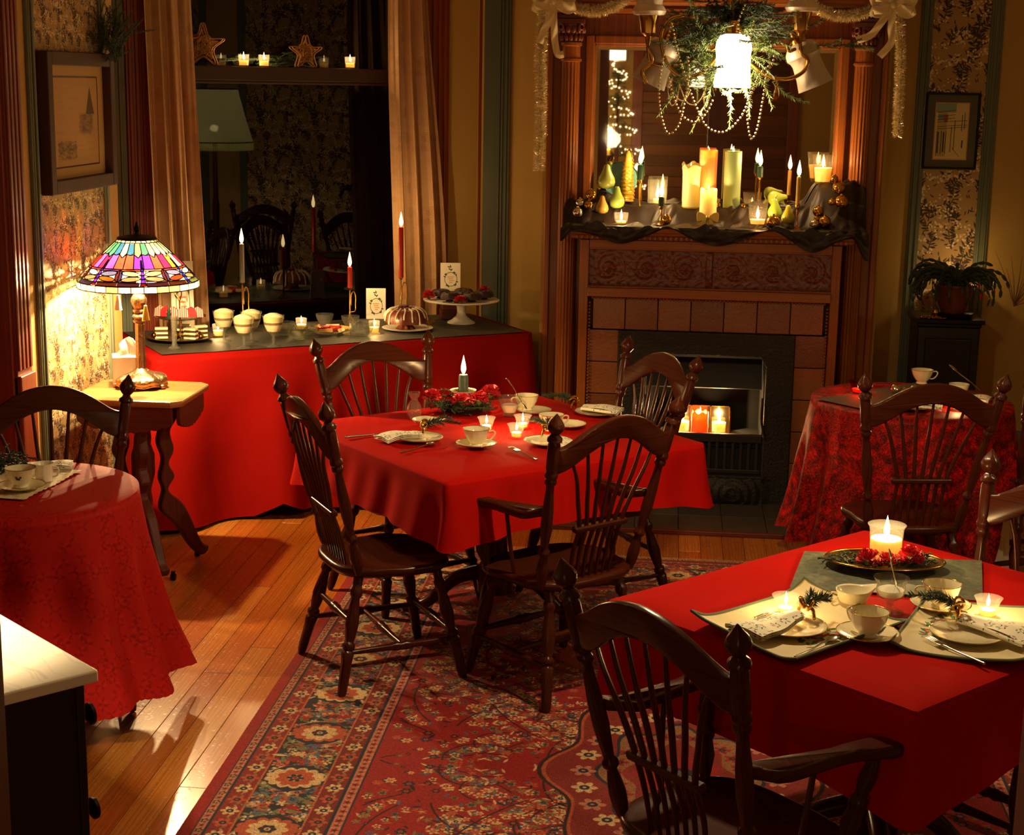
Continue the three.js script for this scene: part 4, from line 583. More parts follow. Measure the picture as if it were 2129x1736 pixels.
// ---------------------------------------------------------------- lamps outside the frame: by the right wall, on the dresser, behind the camera
function frillShade(t, R0, R1, y0, y1, m) { mesh('lamp_shade', grid(96, 18, (u, v) => { const a = u * 2 * PI, k = Math.pow(v, .8), R = lerp(R0, R1, k * .55 + .45 * k * k) * (1 - .03 * Math.abs(Math.sin(a * 4))); return [R * Math.sin(a), lerp(y0, y1, v), R * Math.cos(a)]; }), m, t); const f = []; for (let k = 0; k < 150; k++) { const a = k / 150 * 2 * PI; f.push(T(box(.009, .07, .002), R1 * Math.sin(a), y1 - .035, R1 * Math.cos(a), 0, a)); } mesh('fringe', f, m, t); mesh('trim', [T(new THREE.TorusGeometry(R1, .005, 6, 60), 0, y1, 0, PI / 2), T(new THREE.TorusGeometry(R0, .005, 6, 60), 0, y0, 0, PI / 2)], M.waxDarkGreen, t); }
{
  const t = thing('floor_lamp', 'floor lamp with a large pale green fringed shade, seen mirrored in the window', 'lamp', [1.86, 0, -4.75]);
  mesh('base', lathe([[0, 0], [.15, 0], [.15, .02], [.1, .03], [.03, .06], [.025, .1], [0, .1]], 28), M.chair, t); mesh('pole', lathe([[.03, .08], [.022, .2], [.03, .5], [.022, .52], [.032, 1.0], [.022, 1.05], [.02, 1.7], [0, 1.75]], 16), M.chair, t);
  frillShade(t, .21, .335, 1.99, 1.54, mat('#dcdeb0', { roughness: .8, transmission: .66, thickness: 0 }));
  mesh('bulb', ball(.035, 0, 1.655, 0, 16, 12), M.bulb, t); const l = new THREE.PointLight(LAMP_COLOR, FLOORLAMP, 0, 2); l.name = 'lamp_light'; l.position.set(0, 1.655, 0); l.castShadow = true; l.shadow.radius = 1.5; t.add(l);
}
{
  const t = thing('table_lamp', 'small lamp with a parchment shade on the marble dresser, outside the left edge', 'lamp', [-1.80, .8, -3.36]);
  mesh('base', lathe([[0, 0], [.07, 0], [.07, .015], [.02, .03], [.05, .1], [.06, .16], [.03, .24], [.01, .27], [.01, .38], [0, .38]], 24), M.porcelain, t);
  mesh('lamp_shade', lathe([[.07, .46], [.15, .25]], 32, 0), mat('#5a4a30', { roughness: .8 }), t); mesh('bulb', ball(.028, 0, .33, 0, 14, 10), M.bulb, t);
  const l = new THREE.PointLight(LAMP_COLOR, DRESSERLAMP, 0, 2); l.name = 'lamp_light'; l.position.set(0, .35, 0); l.castShadow = true; l.shadow.radius = 1.2; t.add(l);
}
{
  const st = thing('lamp_stand', 'small round stand carrying the oil lamp, seen in the overmantel mirror', 'table', [-.69, 0, .9]); mesh('top', T(new THREE.CylinderGeometry(.22, .22, .025, 32), 0, 1.13, 0), M.chair, st); mesh('post', lathe([[.16, 0], [.03, .05], [.03, .5], [.05, .6], [.03, .8], [.04, 1.12], [0, 1.12]], 20), M.chair, st);
  const t = thing('oil_lamp', 'oil lamp with a glowing white globe and glass chimney, seen in the overmantel mirror', 'lamp', [-.69, 1.143, .9]);
  mesh('base', lathe([[0, 0], [.075, 0], [.07, .02], [.025, .05], [.03, .1], [.075, .16], [.08, .2], [.05, .24], [.035, .27], [0, .27]], 28), M.brass, t);
  mesh('lamp_shade', lathe([[.06, .28], [.1, .3], [.135, .34], [.14, .38], [.11, .43], [.075, .455], [.06, .47]], 36, 0), mat('#fff4de', { emissive: new THREE.Color(1, .84, .56), emissiveIntensity: 7, roughness: .4 }), t);
  mesh('chimney', lathe([[.03, .28], [.04, .32], [.032, .42], [.03, .56]], 24, 0), M.glass, t);
  const l = new THREE.PointLight(LAMP_COLOR, OILLAMP, 0, 2); l.name = 'lamp_light'; l.position.set(0, .38, 0); l.castShadow = true; l.shadow.radius = 2; t.add(l);
}
{
  const t = thing('christmas_tree', 'fir tree hung with fairy lights behind us, seen in the overmantel mirror', 'tree', [-.62, 0, 1.72]), r = rng(95), g = [];
  mesh('trunk', lathe([[0, 0], [.04, 0], [.03, 1], [.01, 2.2], [0, 2.2]], 10), M.chair, t);
  for (let k = 0; k < 260; k++) { const y = .35 + Math.pow(r(), 1.2) * 1.9, R = .42 * (1 - (y - .3) / 2.1) + .03, a = r() * 2 * PI; g.push(T(sprig(r, R, 44, .04), 0, y, 0, 0, a, .18 - r() * .3)); }
  mesh('foliage', g, M.needle, t); const f = []; for (let k = 0; k < 210; k++) { const v = k / 210, y = .5 + v * 1.85, R = .42 * (1 - (y - .3) / 2.1) + .05, a = v * 2 * PI * 9 + r() * .2; f.push(ball(.0065, R * Math.sin(a), y + (r() - .5) * .05, R * Math.cos(a), 8, 6)); } mesh('fairy_lights', f, M.fairy, t).userData.kind = 'stuff';
  for (let k = 0; k < 4; k++) { const l = new THREE.PointLight(FLAME_COLOR, .7, 0, 2); l.name = 'fairy_light'; l.position.set(.25 * Math.sin(k * 1.7), .8 + k * .4, -.35); l.castShadow = true; t.add(l); }
}
{
  const t = thing('wall_light', 'glowing square opal wall light behind us, seen at the top of the overmantel mirror', 'lamp', [-.83, 2.50, 2.17]);
  mesh('frame', span(-.29, .29, -.16, .16, -.02, .03, .006), M.brass, t); mesh('glowing_pane', span(-.27, .27, -.14, .14, -.035, -.02, .004), mat('#fff8ea', { emissive: new THREE.Color(1, .9, .7), emissiveIntensity: 9 }), t);
  const l = new THREE.RectAreaLight(LAMP_COLOR, PARLOUR, .54, .28); l.name = 'wall_lamp_light'; l.position.set(0, 0, -.04); l.rotation.y = 0; t.add(l);
}

// ================================================================ small things
const rotTo = (a, b) => Math.atan2(-(b[1] - a[1]), b[0] - a[0]); // turn that brings +x onto the way from a to b (x, z)
// ---- builders, each made once and then copied
const protos = {};
function proto(key, make) { return protos[key] ??= make(); }
function place(key, name, make, label, category, pos, ry = 0, group) { // copies share geometry
  const src = proto(key, () => { const g = new THREE.Group(); make(g); return g; }), c = src.clone(); c.name = numbered(name); c.position.set(...pos); c.rotation.y = ry; c.userData = { label, category }; if (group) c.userData.group = group; scene.add(c); return c;
}
const cupProf = [[0, 0], [.024, 0], [.025, .004], [.021, .008], [.032, .02], [.043, .04], [.049, .062], [.0505, .064], [.047, .062], [.041, .04], [.03, .022], [.018, .012], [0, .011]];
const goldRim = (r, y) => T(new THREE.TorusGeometry(r, .0011, 6, 48), 0, y, 0, PI / 2);
const makeCup = g => { mesh('bowl', lathe(cupProf, 40, 1.2), M.china, g); mesh('handle', tube([[.043, .052, 0], [.06, .056, 0], [.069, .05, 0], [.064, .034, 0], [.05, .022, 0], [.034, .022, 0]], .0032, 7), M.china, g); mesh('gold_rim', goldRim(.049, .0635), M.gold, g); };
const makeSaucer = g => { const s = grid(72, 10, (u, v) => { const a = u * 2 * PI, p = [[0, .004], [.03, .004], [.036, .005], [.05, .008], [.066, .014], [.076, .017], [.0775, .0155], [.066, .011], [.04, .001], [0, .001]], i = v * 9, k = Math.min(8, i | 0), t = i - k; let R = lerp(p[k][0], p[k + 1][0], t), y = lerp(p[k][1], p[k + 1][1], t); R *= 1 + .012 * sstep(.05, .075, R) * Math.cos(a * 24); return [R * Math.sin(a), y, R * Math.cos(a)]; }); mesh('dish', s, M.china, g); mesh('gold_rim', goldRim(.0765, .0165), M.gold, g); };
const makePlate = g => { mesh('dish', lathe([[0, .004], [.05, .004], [.058, .007], [.078, .012], [.09, .016], [.0915, .0145], [.078, .009], [.05, .0005], [0, .0005]], 56, 1.2), M.china, g); mesh('gold_rim', goldRim(.0905, .0155), M.gold, g); };
const spoonG = () => [T(new THREE.SphereGeometry(1, 16, 8, 0, 2 * PI, PI / 2, PI / 2), .075, .012, 0, 0, 0, 0, .026, .008, .016), tube([[.052, .01, 0], [.03, .009, 0], [-.03, .004, 0], [-.09, .006, 0]], t => lerp(.0024, .004, sstep(.3, 1, t)), 8)];
const forkG = () => [tube([[.035, .006, 0], [0, .005, 0], [-.1, .005, 0]], t => lerp(.0024, .0042, sstep(.4, 1, t)), 8), box(.03, .0025, .021, .05, .007, 0, .001), ...[-1.5, -.5, .5, 1.5].map(k => tube([[.062, .007, k * .0058], [.085, .009, k * .0058], [.104, .007, k * .0056]], .0013, 5))];
const knifeG = () => [tube([[.0, .004, 0], [-.05, .005, 0], [-.1, .005, 0]], .0042, 8), T(extrude(poly([[0, -.004], [.09, -.007], [.108, .002], [.1, .007], [0, .005]], false), .0016, .0005), 0, .005, 0, PI / 2)];
const makeVotive = g => { mesh('glass_cup', lathe([[0, .001], [.02, .001], [.022, .004], [.024, .02], [.03, .042], [.036, .052]], 28, 0), M.glass, g); mesh('wax', lathe([[0, .006], [.0185, .006], [.0185, .02], [.016, .021], [0, .0205]], 20), M.wax, g); flame(g, 0, .021, 0, .85, .34); };
const makeStraightVotive = g => { mesh('glass_cup', lathe([[0, .001], [.025, .001], [.026, .004], [.029, .06]], 28, 0), M.glass, g); mesh('wax', lathe([[0, .004], [.0235, .004], [.0245, .028], [0, .027]], 20), M.wax, g); flame(g, 0, .028, 0, .95, .4); };
const napkinT = tex(512, 512, (g, w, h) => { const r = rng(101); g.fillStyle = '#ece4cd'; g.fillRect(0, 0, w, h); for (let k = 0; k < 16; k++) { const x = (k % 4 + .5 + (r() - .5) * .3) * w / 4, y = ((k / 4 | 0) + .5 + (r() - .5) * .3) * h / 4, a = r() * 7; g.strokeStyle = '#6d5a3c'; g.lineWidth = 3; g.beginPath(); for (let j = 0; j < 26; j++) { const t = a + j * .22, R = 10 + j * 1.2; g.lineTo(x + Math.cos(t) * R, y + Math.sin(t) * R); } g.stroke(); for (let j = 0; j < 5; j++) { g.save(); g.translate(x + Math.cos(a + j * 1.3) * 34, y + Math.sin(a + j * 1.3) * 34); g.rotate(a + j); g.fillStyle = j % 2 ? '#2c6a44' : '#37754e'; g.beginPath(); g.ellipse(0, 0, 15, 6, 0, 0, 7); g.fill(); g.restore(); } g.fillStyle = '#b5242a'; for (let j = 0; j < 4; j++) { g.beginPath(); g.arc(x + (r() - .5) * 70, y + (r() - .5) * 70, 5, 0, 7); g.fill(); } } }, .16);
const napkinMat = mat('#ffffff', { map: napkinT, roughness: .85 });
function foldedNapkin(L, w0, w1, seed) { const r = rng(seed), p = r() * 6; const layer = (y, k) => grid(24, 12, (u, v) => { const x = lerp(-L / 2, L / 2, u), w = lerp(w0, w1, u) * k; return [x, y + .003 * Math.sin(u * 7 + p) + .006 * Math.exp(-(((v - .5) * 3) ** 2)) + (u > .8 ? -.004 * (u - .8) * 5 : 0), (v - .5) * w + .006 * Math.sin(u * 5 + p)]; }); const edge = grid(24, 6, (u, v) => { const a = v * PI, x = lerp(-L / 2, L / 2, u); return [x, .006 + .006 * Math.cos(a), lerp(w0, w1, u) / 2 + .006 * Math.sin(a) + .006 * Math.sin(u * 5 + p)]; }); return [layer(.013, 1), layer(.007, 1.03), layer(.001, 1), edge]; }
function setNapkin(label, pos, ry, o = {}) { const n = thing('napkin', label, 'napkin', pos, ry); mesh('cloth', foldedNapkin(o.L ?? .16, o.w0 ?? .06, o.w1 ?? .1, o.seed ?? 1), napkinMat, n); return n; }
function ringAndSprig(label, pos, ry, seed, L = .1) { const t = thing('napkin_ring', label, 'napkin ring', pos, ry), r = rng(seed); t.scale.setScalar(1.25); mesh('gold_ribbon', [tube([[0, .0, -.022], [0, .016, -.016], [0, .02, 0], [0, .016, .016], [0, .0, .022]], .004, 6), ...[-1, 1].map(s => T(new THREE.TorusGeometry(.011, .0035, 6, 14), 0, .024, s * .011, s * .5, .6, .5))], M.gold, t); mesh('evergreen', [T(sprig(r, L, 120, .024), .0, .02, 0, 0, 0, .1), T(sprig(r, L * .8, 100, .022), 0, .02, 0, 0, .5, .2), T(sprig(r, L * .7, 90, .022), 0, .02, 0, 0, -.5, .15)], M.needle, t); return t; }
function carnation(label, pos, R, seed, parentName = 'carnation') { const r = rng(seed), t = thing(parentName, label, 'flower', pos), g = []; for (let k = 0; k < 46; k++) { const a = r() * 2 * PI, e = Math.acos(1 - r() * 1.15), d = R * (.55 + .45 * r()); const p = grid(4, 3, (u, v) => { const w = (u - .5) * R * .85, l = v * R * .62; return [w * (.4 + .6 * v), l, .14 * R * Math.sin(u * 12 + k) * v]; }); T(p, 0, d * .55, 0); T(p, 0, 0, 0, e * .95, a, 0); g.push(T(p, 0, R * .25, 0)); } mesh('petals', g, M.redFlower, t); mesh('calyx', lathe([[0, -R * .2], [R * .25, 0], [R * .4, R * .35], [0, R * .4]], 10), M.needleLight, t); return t; }
function taper(t, y0, y1, r, m, lit = 1) { mesh('candle', lathe([[0, y0], [r * 1.05, y0], [r, y0 + .01], [r * .94, y1 - .006], [r * .8, y1], [0, y1 - .002]], 18), m, t); flame(t, 0, y1, 0, 1.9, lit); }
const TY = TABLE_H + .002;

// ---------------------------------------------------------------- on the square table
{
  const cup = (l, p, ry) => place('cup', 'teacup', makeCup, l, 'cup', p, ry), sau = (l, p) => place('saucer', 'saucer', makeSaucer, l, 'saucer', p), pl = (l, p) => place('plate', 'plate', makePlate, l, 'plate', p), vo = (l, p) => place('votive', 'votive_candle', makeVotive, l, 'candle', p);
  sau('gold-rimmed cream saucer nearest the front corner of the square table', [-.680, TY, -5.69]); cup('gold-rimmed cream teacup nearest the front corner of the square table, handle to the right', [-.680, TY + .005, -5.69], .1);
  sau('cream saucer at the back of the square table, beside the spooned sugar glass', [-.525, TY, -6.34]); cup('gold-rimmed cream teacup at the back of the square table, beside the spooned sugar glass', [-.555, TY + .005, -6.37], -2.6);
  sau('cream saucer half hidden behind the front armchair, on the square table', [-.37, TY, -6.09]); cup('cream teacup half hidden behind the post of the front armchair', [-.425, TY + .005, -6.0], .4);
  pl('cream plate under the folded napkin at the left side of the square table', [-.905, TY, -5.76]); setNapkin('folded printed napkin hanging over the left edge of its plate on the square table', [-.975, TY + .014, -5.735], rotTo([-.9, -5.80], [-1.06, -5.66]), { w0: .07, w1: .1, seed: 2 }); ringAndSprig('gold ribbon and fir sprig on the left plate of the square table', [-.895, TY + .018, -5.83], -.05, 3, .11);
  pl('cream plate under the folded napkin on the side of the square table towards the fireplace', [-.265, TY, -6.36]); setNapkin('folded printed napkin on the plate towards the fireplace', [-.245, TY + .014, -6.38], -.25, { w0: .08, w1: .11, seed: 5 }); ringAndSprig('gold ribbon and fir sprig left of the napkin towards the fireplace', [-.365, TY + .01, -6.44], 2.9, 6, .11);
  pl('cream plate partly behind the front armchair, with a ribboned napkin', [-.42, TY, -5.78]); setNapkin('folded napkin lying across the plate behind the front armchair', [-.345, TY + .014, -5.71], rotTo([-.42, -5.83], [-.27, -5.60]), { w0: .06, w1: .09, seed: 7 }); ringAndSprig('gold ribbon and fir sprig at the plate behind the front armchair', [-.425, TY + .02, -5.86], 2.2, 8, .09);
  vo('lit glass votive just behind the front teacup on the square table', [-.675, TY, -5.975]); vo('lit glass votive at the middle of the square table, behind another', [-.54, TY, -6.04]); vo('lit glass votive at the middle of the square table, in front of another', [-.548, TY, -5.87]);
  solo('spoon', spoonG(), M.steel, 'silver spoon below the left plate on the square table', 'spoon', [-.885, TY, -5.605], rotTo([-.946, -5.507], [-.823, -5.693])); solo('knife', knifeG(), M.steel, 'silver knife at the left edge of the square table, half under a napkin', 'knife', [-1.10, TY, -5.80], rotTo([-1.0, -5.85], [-1.146, -5.744]) + PI);
  solo('fork', forkG(), M.steel, 'silver fork lying near the front armchair on the square table', 'fork', [-.495, TY, -5.59], rotTo([-.421, -5.476], [-.564, -5.690]));
  const dish = thing('dish', 'leaf-shaped cream dish with a gold rim behind the left plate', 'dish', [-.925, TY, -6.02], .2); mesh('bowl', grid(48, 8, (u, v) => { const a = u * 2 * PI, p = [[0, .005], [.4, .005], [.8, .018], [1, .03], [1.02, .028], [.8, .012], [.4, .001], [0, .001]], k = Math.min(6, v * 7 | 0), t = v * 7 - k, R = lerp(p[k][0], p[k + 1][0], t), y = lerp(p[k][1], p[k + 1][1], t), e = .05 + .035 * Math.pow(Math.max(0, Math.cos(a)), 6); return [R * e * Math.cos(a), y, R * .05 * Math.sin(a)]; }), M.china, dish);
  const bv = thing('bud_vase', 'small empty glass bud vase at the back left of the square table', 'vase', [-.985, TY, -6.14]); mesh('glass', lathe([[0, .001], [.02, .001], [.03, .02], [.033, .04], [.026, .06], [.015, .074], [.015, .082], [.024, .1], [.026, .108], [.0245, .108], [.0225, .1], [.0135, .084], [.0135, .074], [.024, .06], [.031, .04], [.028, .02], [.018, .004], [0, .004]], 36, 1), M.glass, bv);
  const sg = thing('sugar_glass', 'glass bowl of pink sugar on the square table', 'bowl', [-.615, TY, -6.27]); mesh('glass', lathe([[0, .001], [.03, .001], [.026, .01], [.03, .018], [.04, .04], [.047, .07], [.052, .078]], 36, 0), M.crystal, sg); mesh('sugar', lathe([[0, .014], [.026, .016], [.036, .04], [.03, .046], [0, .048]], 24), mat('#f0d0c0', { roughness: .95 }), sg);
  solo('spoon', spoonG().map(g => T(g, 0, 0, 0, 0, 0, .95 - PI, .8)).map(g => T(g, 0, 0, 0, 0, PI)), M.steel, 'silver spoon standing up in the glass bowl of pink sugar', 'spoon', [-.585, TY + .095, -6.28], .1);
  const wr = thing('wreath', 'fir wreath centrepiece round the dark candle on the square table', 'centrepiece', [-.81, TY, -6.30]), r = rng(111), g = [];
  for (let k = 0; k < 110; k++) { const a = r() * 2 * PI, R = .085 + (r() - .5) * .05, q = sprig(r, .055 + r() * .03, 30, .016); T(q, R * Math.sin(a), .02 + r() * .045, R * Math.cos(a), r() * 6, a + (r() - .5) * 2.2, (r() - .4) * 1.1); g.push(q); }
  mesh('evergreen', g, M.needle, wr); mesh('dish', [lathe([[0, .01], [.09, .012], [.1, .03], [.095, .03], [.05, .02], [0, .02]], 36)], M.blackMetal, wr);
  const cd = thing('candle', 'short dark green candle in a white dish in the middle of the fir wreath', 'candle', [-.81, TY + .07, -6.31]); mesh('drip_dish', lathe([[0, .0], [.02, .0], [.04, .01], [.052, .016], [.054, .022], [.045, .018], [.02, .01], [0, .01]], 32), M.china, cd); taper(cd, .01, .085, .021, mat('#46584a', { roughness: .45 }), .8);
  carnation('red carnation at the left of the fir wreath', [-.93, TY + .055, -6.25], .036, 121); carnation('red carnation at the front of the fir wreath', [-.805, TY + .05, -6.215], .036, 122); carnation('red carnation at the front right of the fir wreath', [-.735, TY + .055, -6.22], .038, 123); carnation('red carnation standing highest, at the right of the fir wreath', [-.695, TY + .075, -6.27], .038, 124);
}
// ---------------------------------------------------------------- on the near table
const matT = tex(512, 512, (g, w, h) => { const r = rng(131); g.fillStyle = '#cfc096'; g.fillRect(0, 0, w, h); for (let i = 0; i < 5000; i++) { g.fillStyle = `rgba(150,130,90,${r() * .1})`; g.fillRect(r() * w, r() * h, 2, 2); } for (const [x, y, s] of [[.5, .22, 1]]) { const X = x * w, Y = y * h; for (let k = 0; k < 60; k++) { g.save(); g.translate(X + (r() - .5) * 250, Y + (r() - .5) * 90); g.rotate(r() * 7); g.fillStyle = ['#2d6a3e', '#3c7d4d', '#285a38'][k % 3]; g.beginPath(); g.ellipse(0, 0, 17, 6, 0, 0, 7); g.fill(); g.restore(); } for (let k = 0; k < 20; k++) { g.fillStyle = '#b92a2a'; g.beginPath(); g.arc(X + (r() - .5) * 220, Y + (r() - .5) * 80, 6, 0, 7); g.fill(); } g.fillStyle = '#c01d1d'; g.beginPath(); g.ellipse(X - 6, Y, 34, 15, .5, 0, 7); g.fill(); g.beginPath(); g.moveTo(X + 20, Y + 12); g.lineTo(X + 62, Y + 40); g.lineTo(X + 8, Y + 24); g.fill(); } }, 1);
{
  const up = [.743, -.669], pm = (label, c, ry, seed) => { // a placemat whose long ends curl up
    const t = thing('placemat', label, 'placemat', [c[0], TY, c[1]], ry), L = .44, D = .33, r = rng(seed), p = r() * 6, f = (u, v) => { const x = (u - .5) * L, z = (v - .5) * D, e = Math.abs(u - .5) * 2; return [x, .003 + .03 * Math.pow(e, 5) * (.5 + .5 * Math.sin(v * 3 + p)) + .012 * Math.pow(Math.abs(v - .5) * 2, 6), z, u, 1 - v]; };
    mesh('cloth', grid(40, 24, f), mat('#ffffff', { map: matT, roughness: .8 }), t, { uv: true });
    const ed = []; for (const w of [[0, 1, 0, 0], [1, 1, 0, 1], [1, 0, 1, 1], [0, 0, 1, 0]]) ed.push(tube(Array.from({ length: 9 }, (_, k) => { const s = k / 8, q = f(lerp(w[0], w[1], s), lerp(w[2], w[3], s)); return [q[0], q[1], q[2]]; }), .004, 6)); mesh('green_binding', ed, mat('#55604a', { roughness: .8 }), t); return t;
  };
  pm('green-bordered cream placemat with a red bird, left on the near table', [.362, -3.832], rotTo([.233, -3.70], [.485, -3.967]) + PI, 141); pm('cream placemat with a green border cut off by the right edge on the near table', [.80, -3.85], rotTo([.70, -3.6], [.91, -3.9]) + .25, 142);
  const rt = speckTex([78, 84, 62], [[50, 60, 44], [104, 104, 78], [90, 60, 50]], 133, 900, 4, 18, .3);
  solo('table_runner', grid(30, 20, (u, v) => { const x0 = lerp(.426, .927, u), x1 = lerp(.36, .86, u), z0 = lerp(-4.493, -4.48, u), z1 = lerp(-4.148, -4.104, u); return [lerp(x0, x1, v), .004 + .002 * Math.sin(u * 6 + v * 4), lerp(z0, z1, v)]; }), mat('#ffffff', { map: rt, roughness: .75 }), 'mottled green table mat under the oval tray on the near table', 'mat', [0, TY, 0]);
  const tr = thing('tray', 'oval gold-rimmed tray of evergreens on the near table', 'tray', [.637, TY + .006, -4.365]), el = (s, y) => Array.from({ length: 40 }, (_, k) => [.165 * s * Math.cos(k / 40 * 2 * PI), y, .1 * s * Math.sin(k / 40 * 2 * PI)]); mesh('dish', grid(60, 5, (u, v) => { const a = u * 2 * PI, s = [0, .6, .85, .97, 1, 1][Math.round(v * 5)], y = [.004, .004, .008, .018, .022, .021][Math.round(v * 5)]; return [.165 * s * Math.cos(a), y, .1 * s * Math.sin(a)]; }), mat('#4a3a22', { metalness: .7, roughness: .35 }), tr); mesh('gold_rim', tube(el(1, .022), .0035, 6, 80, true), M.brass, tr);
  const r = rng(143); mesh('evergreen', greens(r, 60, g => { const a = r() * 2 * PI, R = .03 + .09 * r(); T(g, R * 1.25 * Math.cos(a), .012 + r() * .02, R * .75 * Math.sin(a), r() * 6, a + r(), r() * .5 - .1); }, { L: .06, n: 34, w: .014 }), M.needle, tr);
  const jar = thing('jar_candle', 'tall cream candle burning in a glass jar on the oval tray', 'candle', [.643, TY + .012, -4.40]); mesh('glass_jar', lathe([[0, .0], [.042, .0], [.046, .005], [.047, .09], [.049, .1], [.054, .108]], 36, 0), M.glass, jar); mesh('wax', lathe([[0, .003], [.0435, .004], [.0445, .066], [.043, .068], [0, .064]], 32), M.wax, jar); flame(jar, 0, .066, 0, 1.6, 1);
  carnation('dark red carnation at the left front of the oval tray', [.583, TY + .03, -4.30], .034, 151); carnation('small red carnation in the middle front of the oval tray', [.635, TY + .03, -4.31], .026, 152); carnation('red carnation at the right front of the oval tray, in front of the jar candle', [.700, TY + .033, -4.33], .037, 153);
  const sg = thing('sugar_glass', 'footed cut-glass sugar bowl on the near table', 'bowl', [.603, TY, -3.99]); mesh('glass', lathe([[.036, .001], [.03, .004], [.012, .012], [.009, .02], [.012, .03], [.034, .042], [.038, .06], [.036, .075], [.046, .092]], 32, 0), M.crystal, sg); mesh('sugar', lathe([[0, .036], [.03, .044], [.034, .06], [.02, .066], [0, .068]], 24), mat('#efe6d8', { roughness: .95 }), sg);
  solo('spoon', spoonG().map(g => T(g, 0, 0, 0, 0, 0, PI - 1.38, .66)), M.steel, 'silver spoon standing up in the footed cut-glass sugar bowl', 'spoon', [.611, TY + .104, -3.99], 0);
  const vo = (l, p) => place('votive', 'votive_candle', makeVotive, l, 'candle', p); vo('lit glass votive at the back of the left placemat on the near table', [.331, TY + .006, -3.905]); vo('lit glass votive at the right edge of the near table', [.845, TY + .006, -3.965]);
  const cup = (l, p, ry) => place('cup', 'teacup', makeCup, l, 'cup', p, ry), sau = (l, p) => place('saucer', 'saucer', makeSaucer, l, 'saucer', p), pl = (l, p) => place('plate', 'plate', makePlate, l, 'plate', p);
  sau('gold-rimmed saucer between the two placemats, nearest to us', [.521, TY + .004, -3.765]); cup('cream teacup between the two placemats, nearest to us', [.521, TY + .009, -3.765], 2.3); sau('cream saucer at the right of the near table', [.738, TY + .002, -4.025]); cup('cream teacup with its handle to the left at the right of the near table', [.738, TY + .007, -4.025], 3.3);
  const cr = thing('creamer', 'small cream jug with a pouring lip behind the near teacup', 'jug', [.512, TY, -4.02], .3); mesh('body', grid(48, 8, (u, v) => { const a = u * 2 * PI, p = [[0, .0], [.028, .0], [.036, .012], [.042, .032], [.046, .046], [.044, .046], [.036, .03], [0, .01]], k = Math.min(6, v * 7 | 0), t = v * 7 - k, R = lerp(p[k][0], p[k + 1][0], t), y = lerp(p[k][1], p[k + 1][1], t), s = Math.pow(Math.max(0, Math.cos(a)), 8); return [R * (1 + .5 * s * sstep(.02, .046, y)) * Math.cos(a), y + .012 * s * sstep(.025, .046, y), R * Math.sin(a)]; }), M.china, cr); mesh('handle', tube([[-.038, .036, 0], [-.058, .04, 0], [-.06, .02, 0], [-.036, .012, 0]], .003, 6), M.china, cr);
  pl('cream plate under the napkin on the left placemat', [.335, TY + .005, -3.79]); pl('cream plate under the napkin on the right placemat', [.765, TY + .005, -3.80]);
  setNapkin('printed holly napkin fanned from its ring across the left placemat', [.29, TY + .02, -3.765], rotTo([.384, -3.853], [.2, -3.68]), { L: .2, w0: .045, w1: .12, seed: 9 }); ringAndSprig('gold napkin ring with a fir sprig on the left placemat', [.378, TY + .025, -3.85], rotTo([.2, -3.68], [.384, -3.853]), 10, .07);
  setNapkin('printed holly napkin fanned to the right from its ring on the right placemat', [.845, TY + .02, -3.82], rotTo([.757, -3.89], [.92, -3.76]), { L: .2, w0: .05, w1: .13, seed: 11 }); ringAndSprig('gold napkin ring with fir sprigs at the left of the right placemat', [.758, TY + .028, -3.895], 2.9, 12, .1);
  solo('fork', forkG(), M.steel, 'silver fork half under the napkin at the back of the left placemat', 'fork', [.235, TY + .012, -3.80], rotTo([.15, -3.70], [.30, -3.90])); solo('spoon', spoonG(), M.steel, 'silver spoon across the red bird of the left placemat', 'spoon', [.385, TY + .006, -3.655], rotTo([.325, -3.572], [.448, -3.742]));
  solo('fork', forkG(), M.steel, 'silver fork on the front edge of the right placemat', 'fork', [.715, TY + .006, -3.685], rotTo([.764, -3.613], [.667, -3.761])); solo('spoon', spoonG(), M.steel, 'silver spoon behind the napkin on the right placemat', 'spoon', [.83, TY + .012, -3.905], rotTo([.9, -3.86], [.79, -3.93]));
}
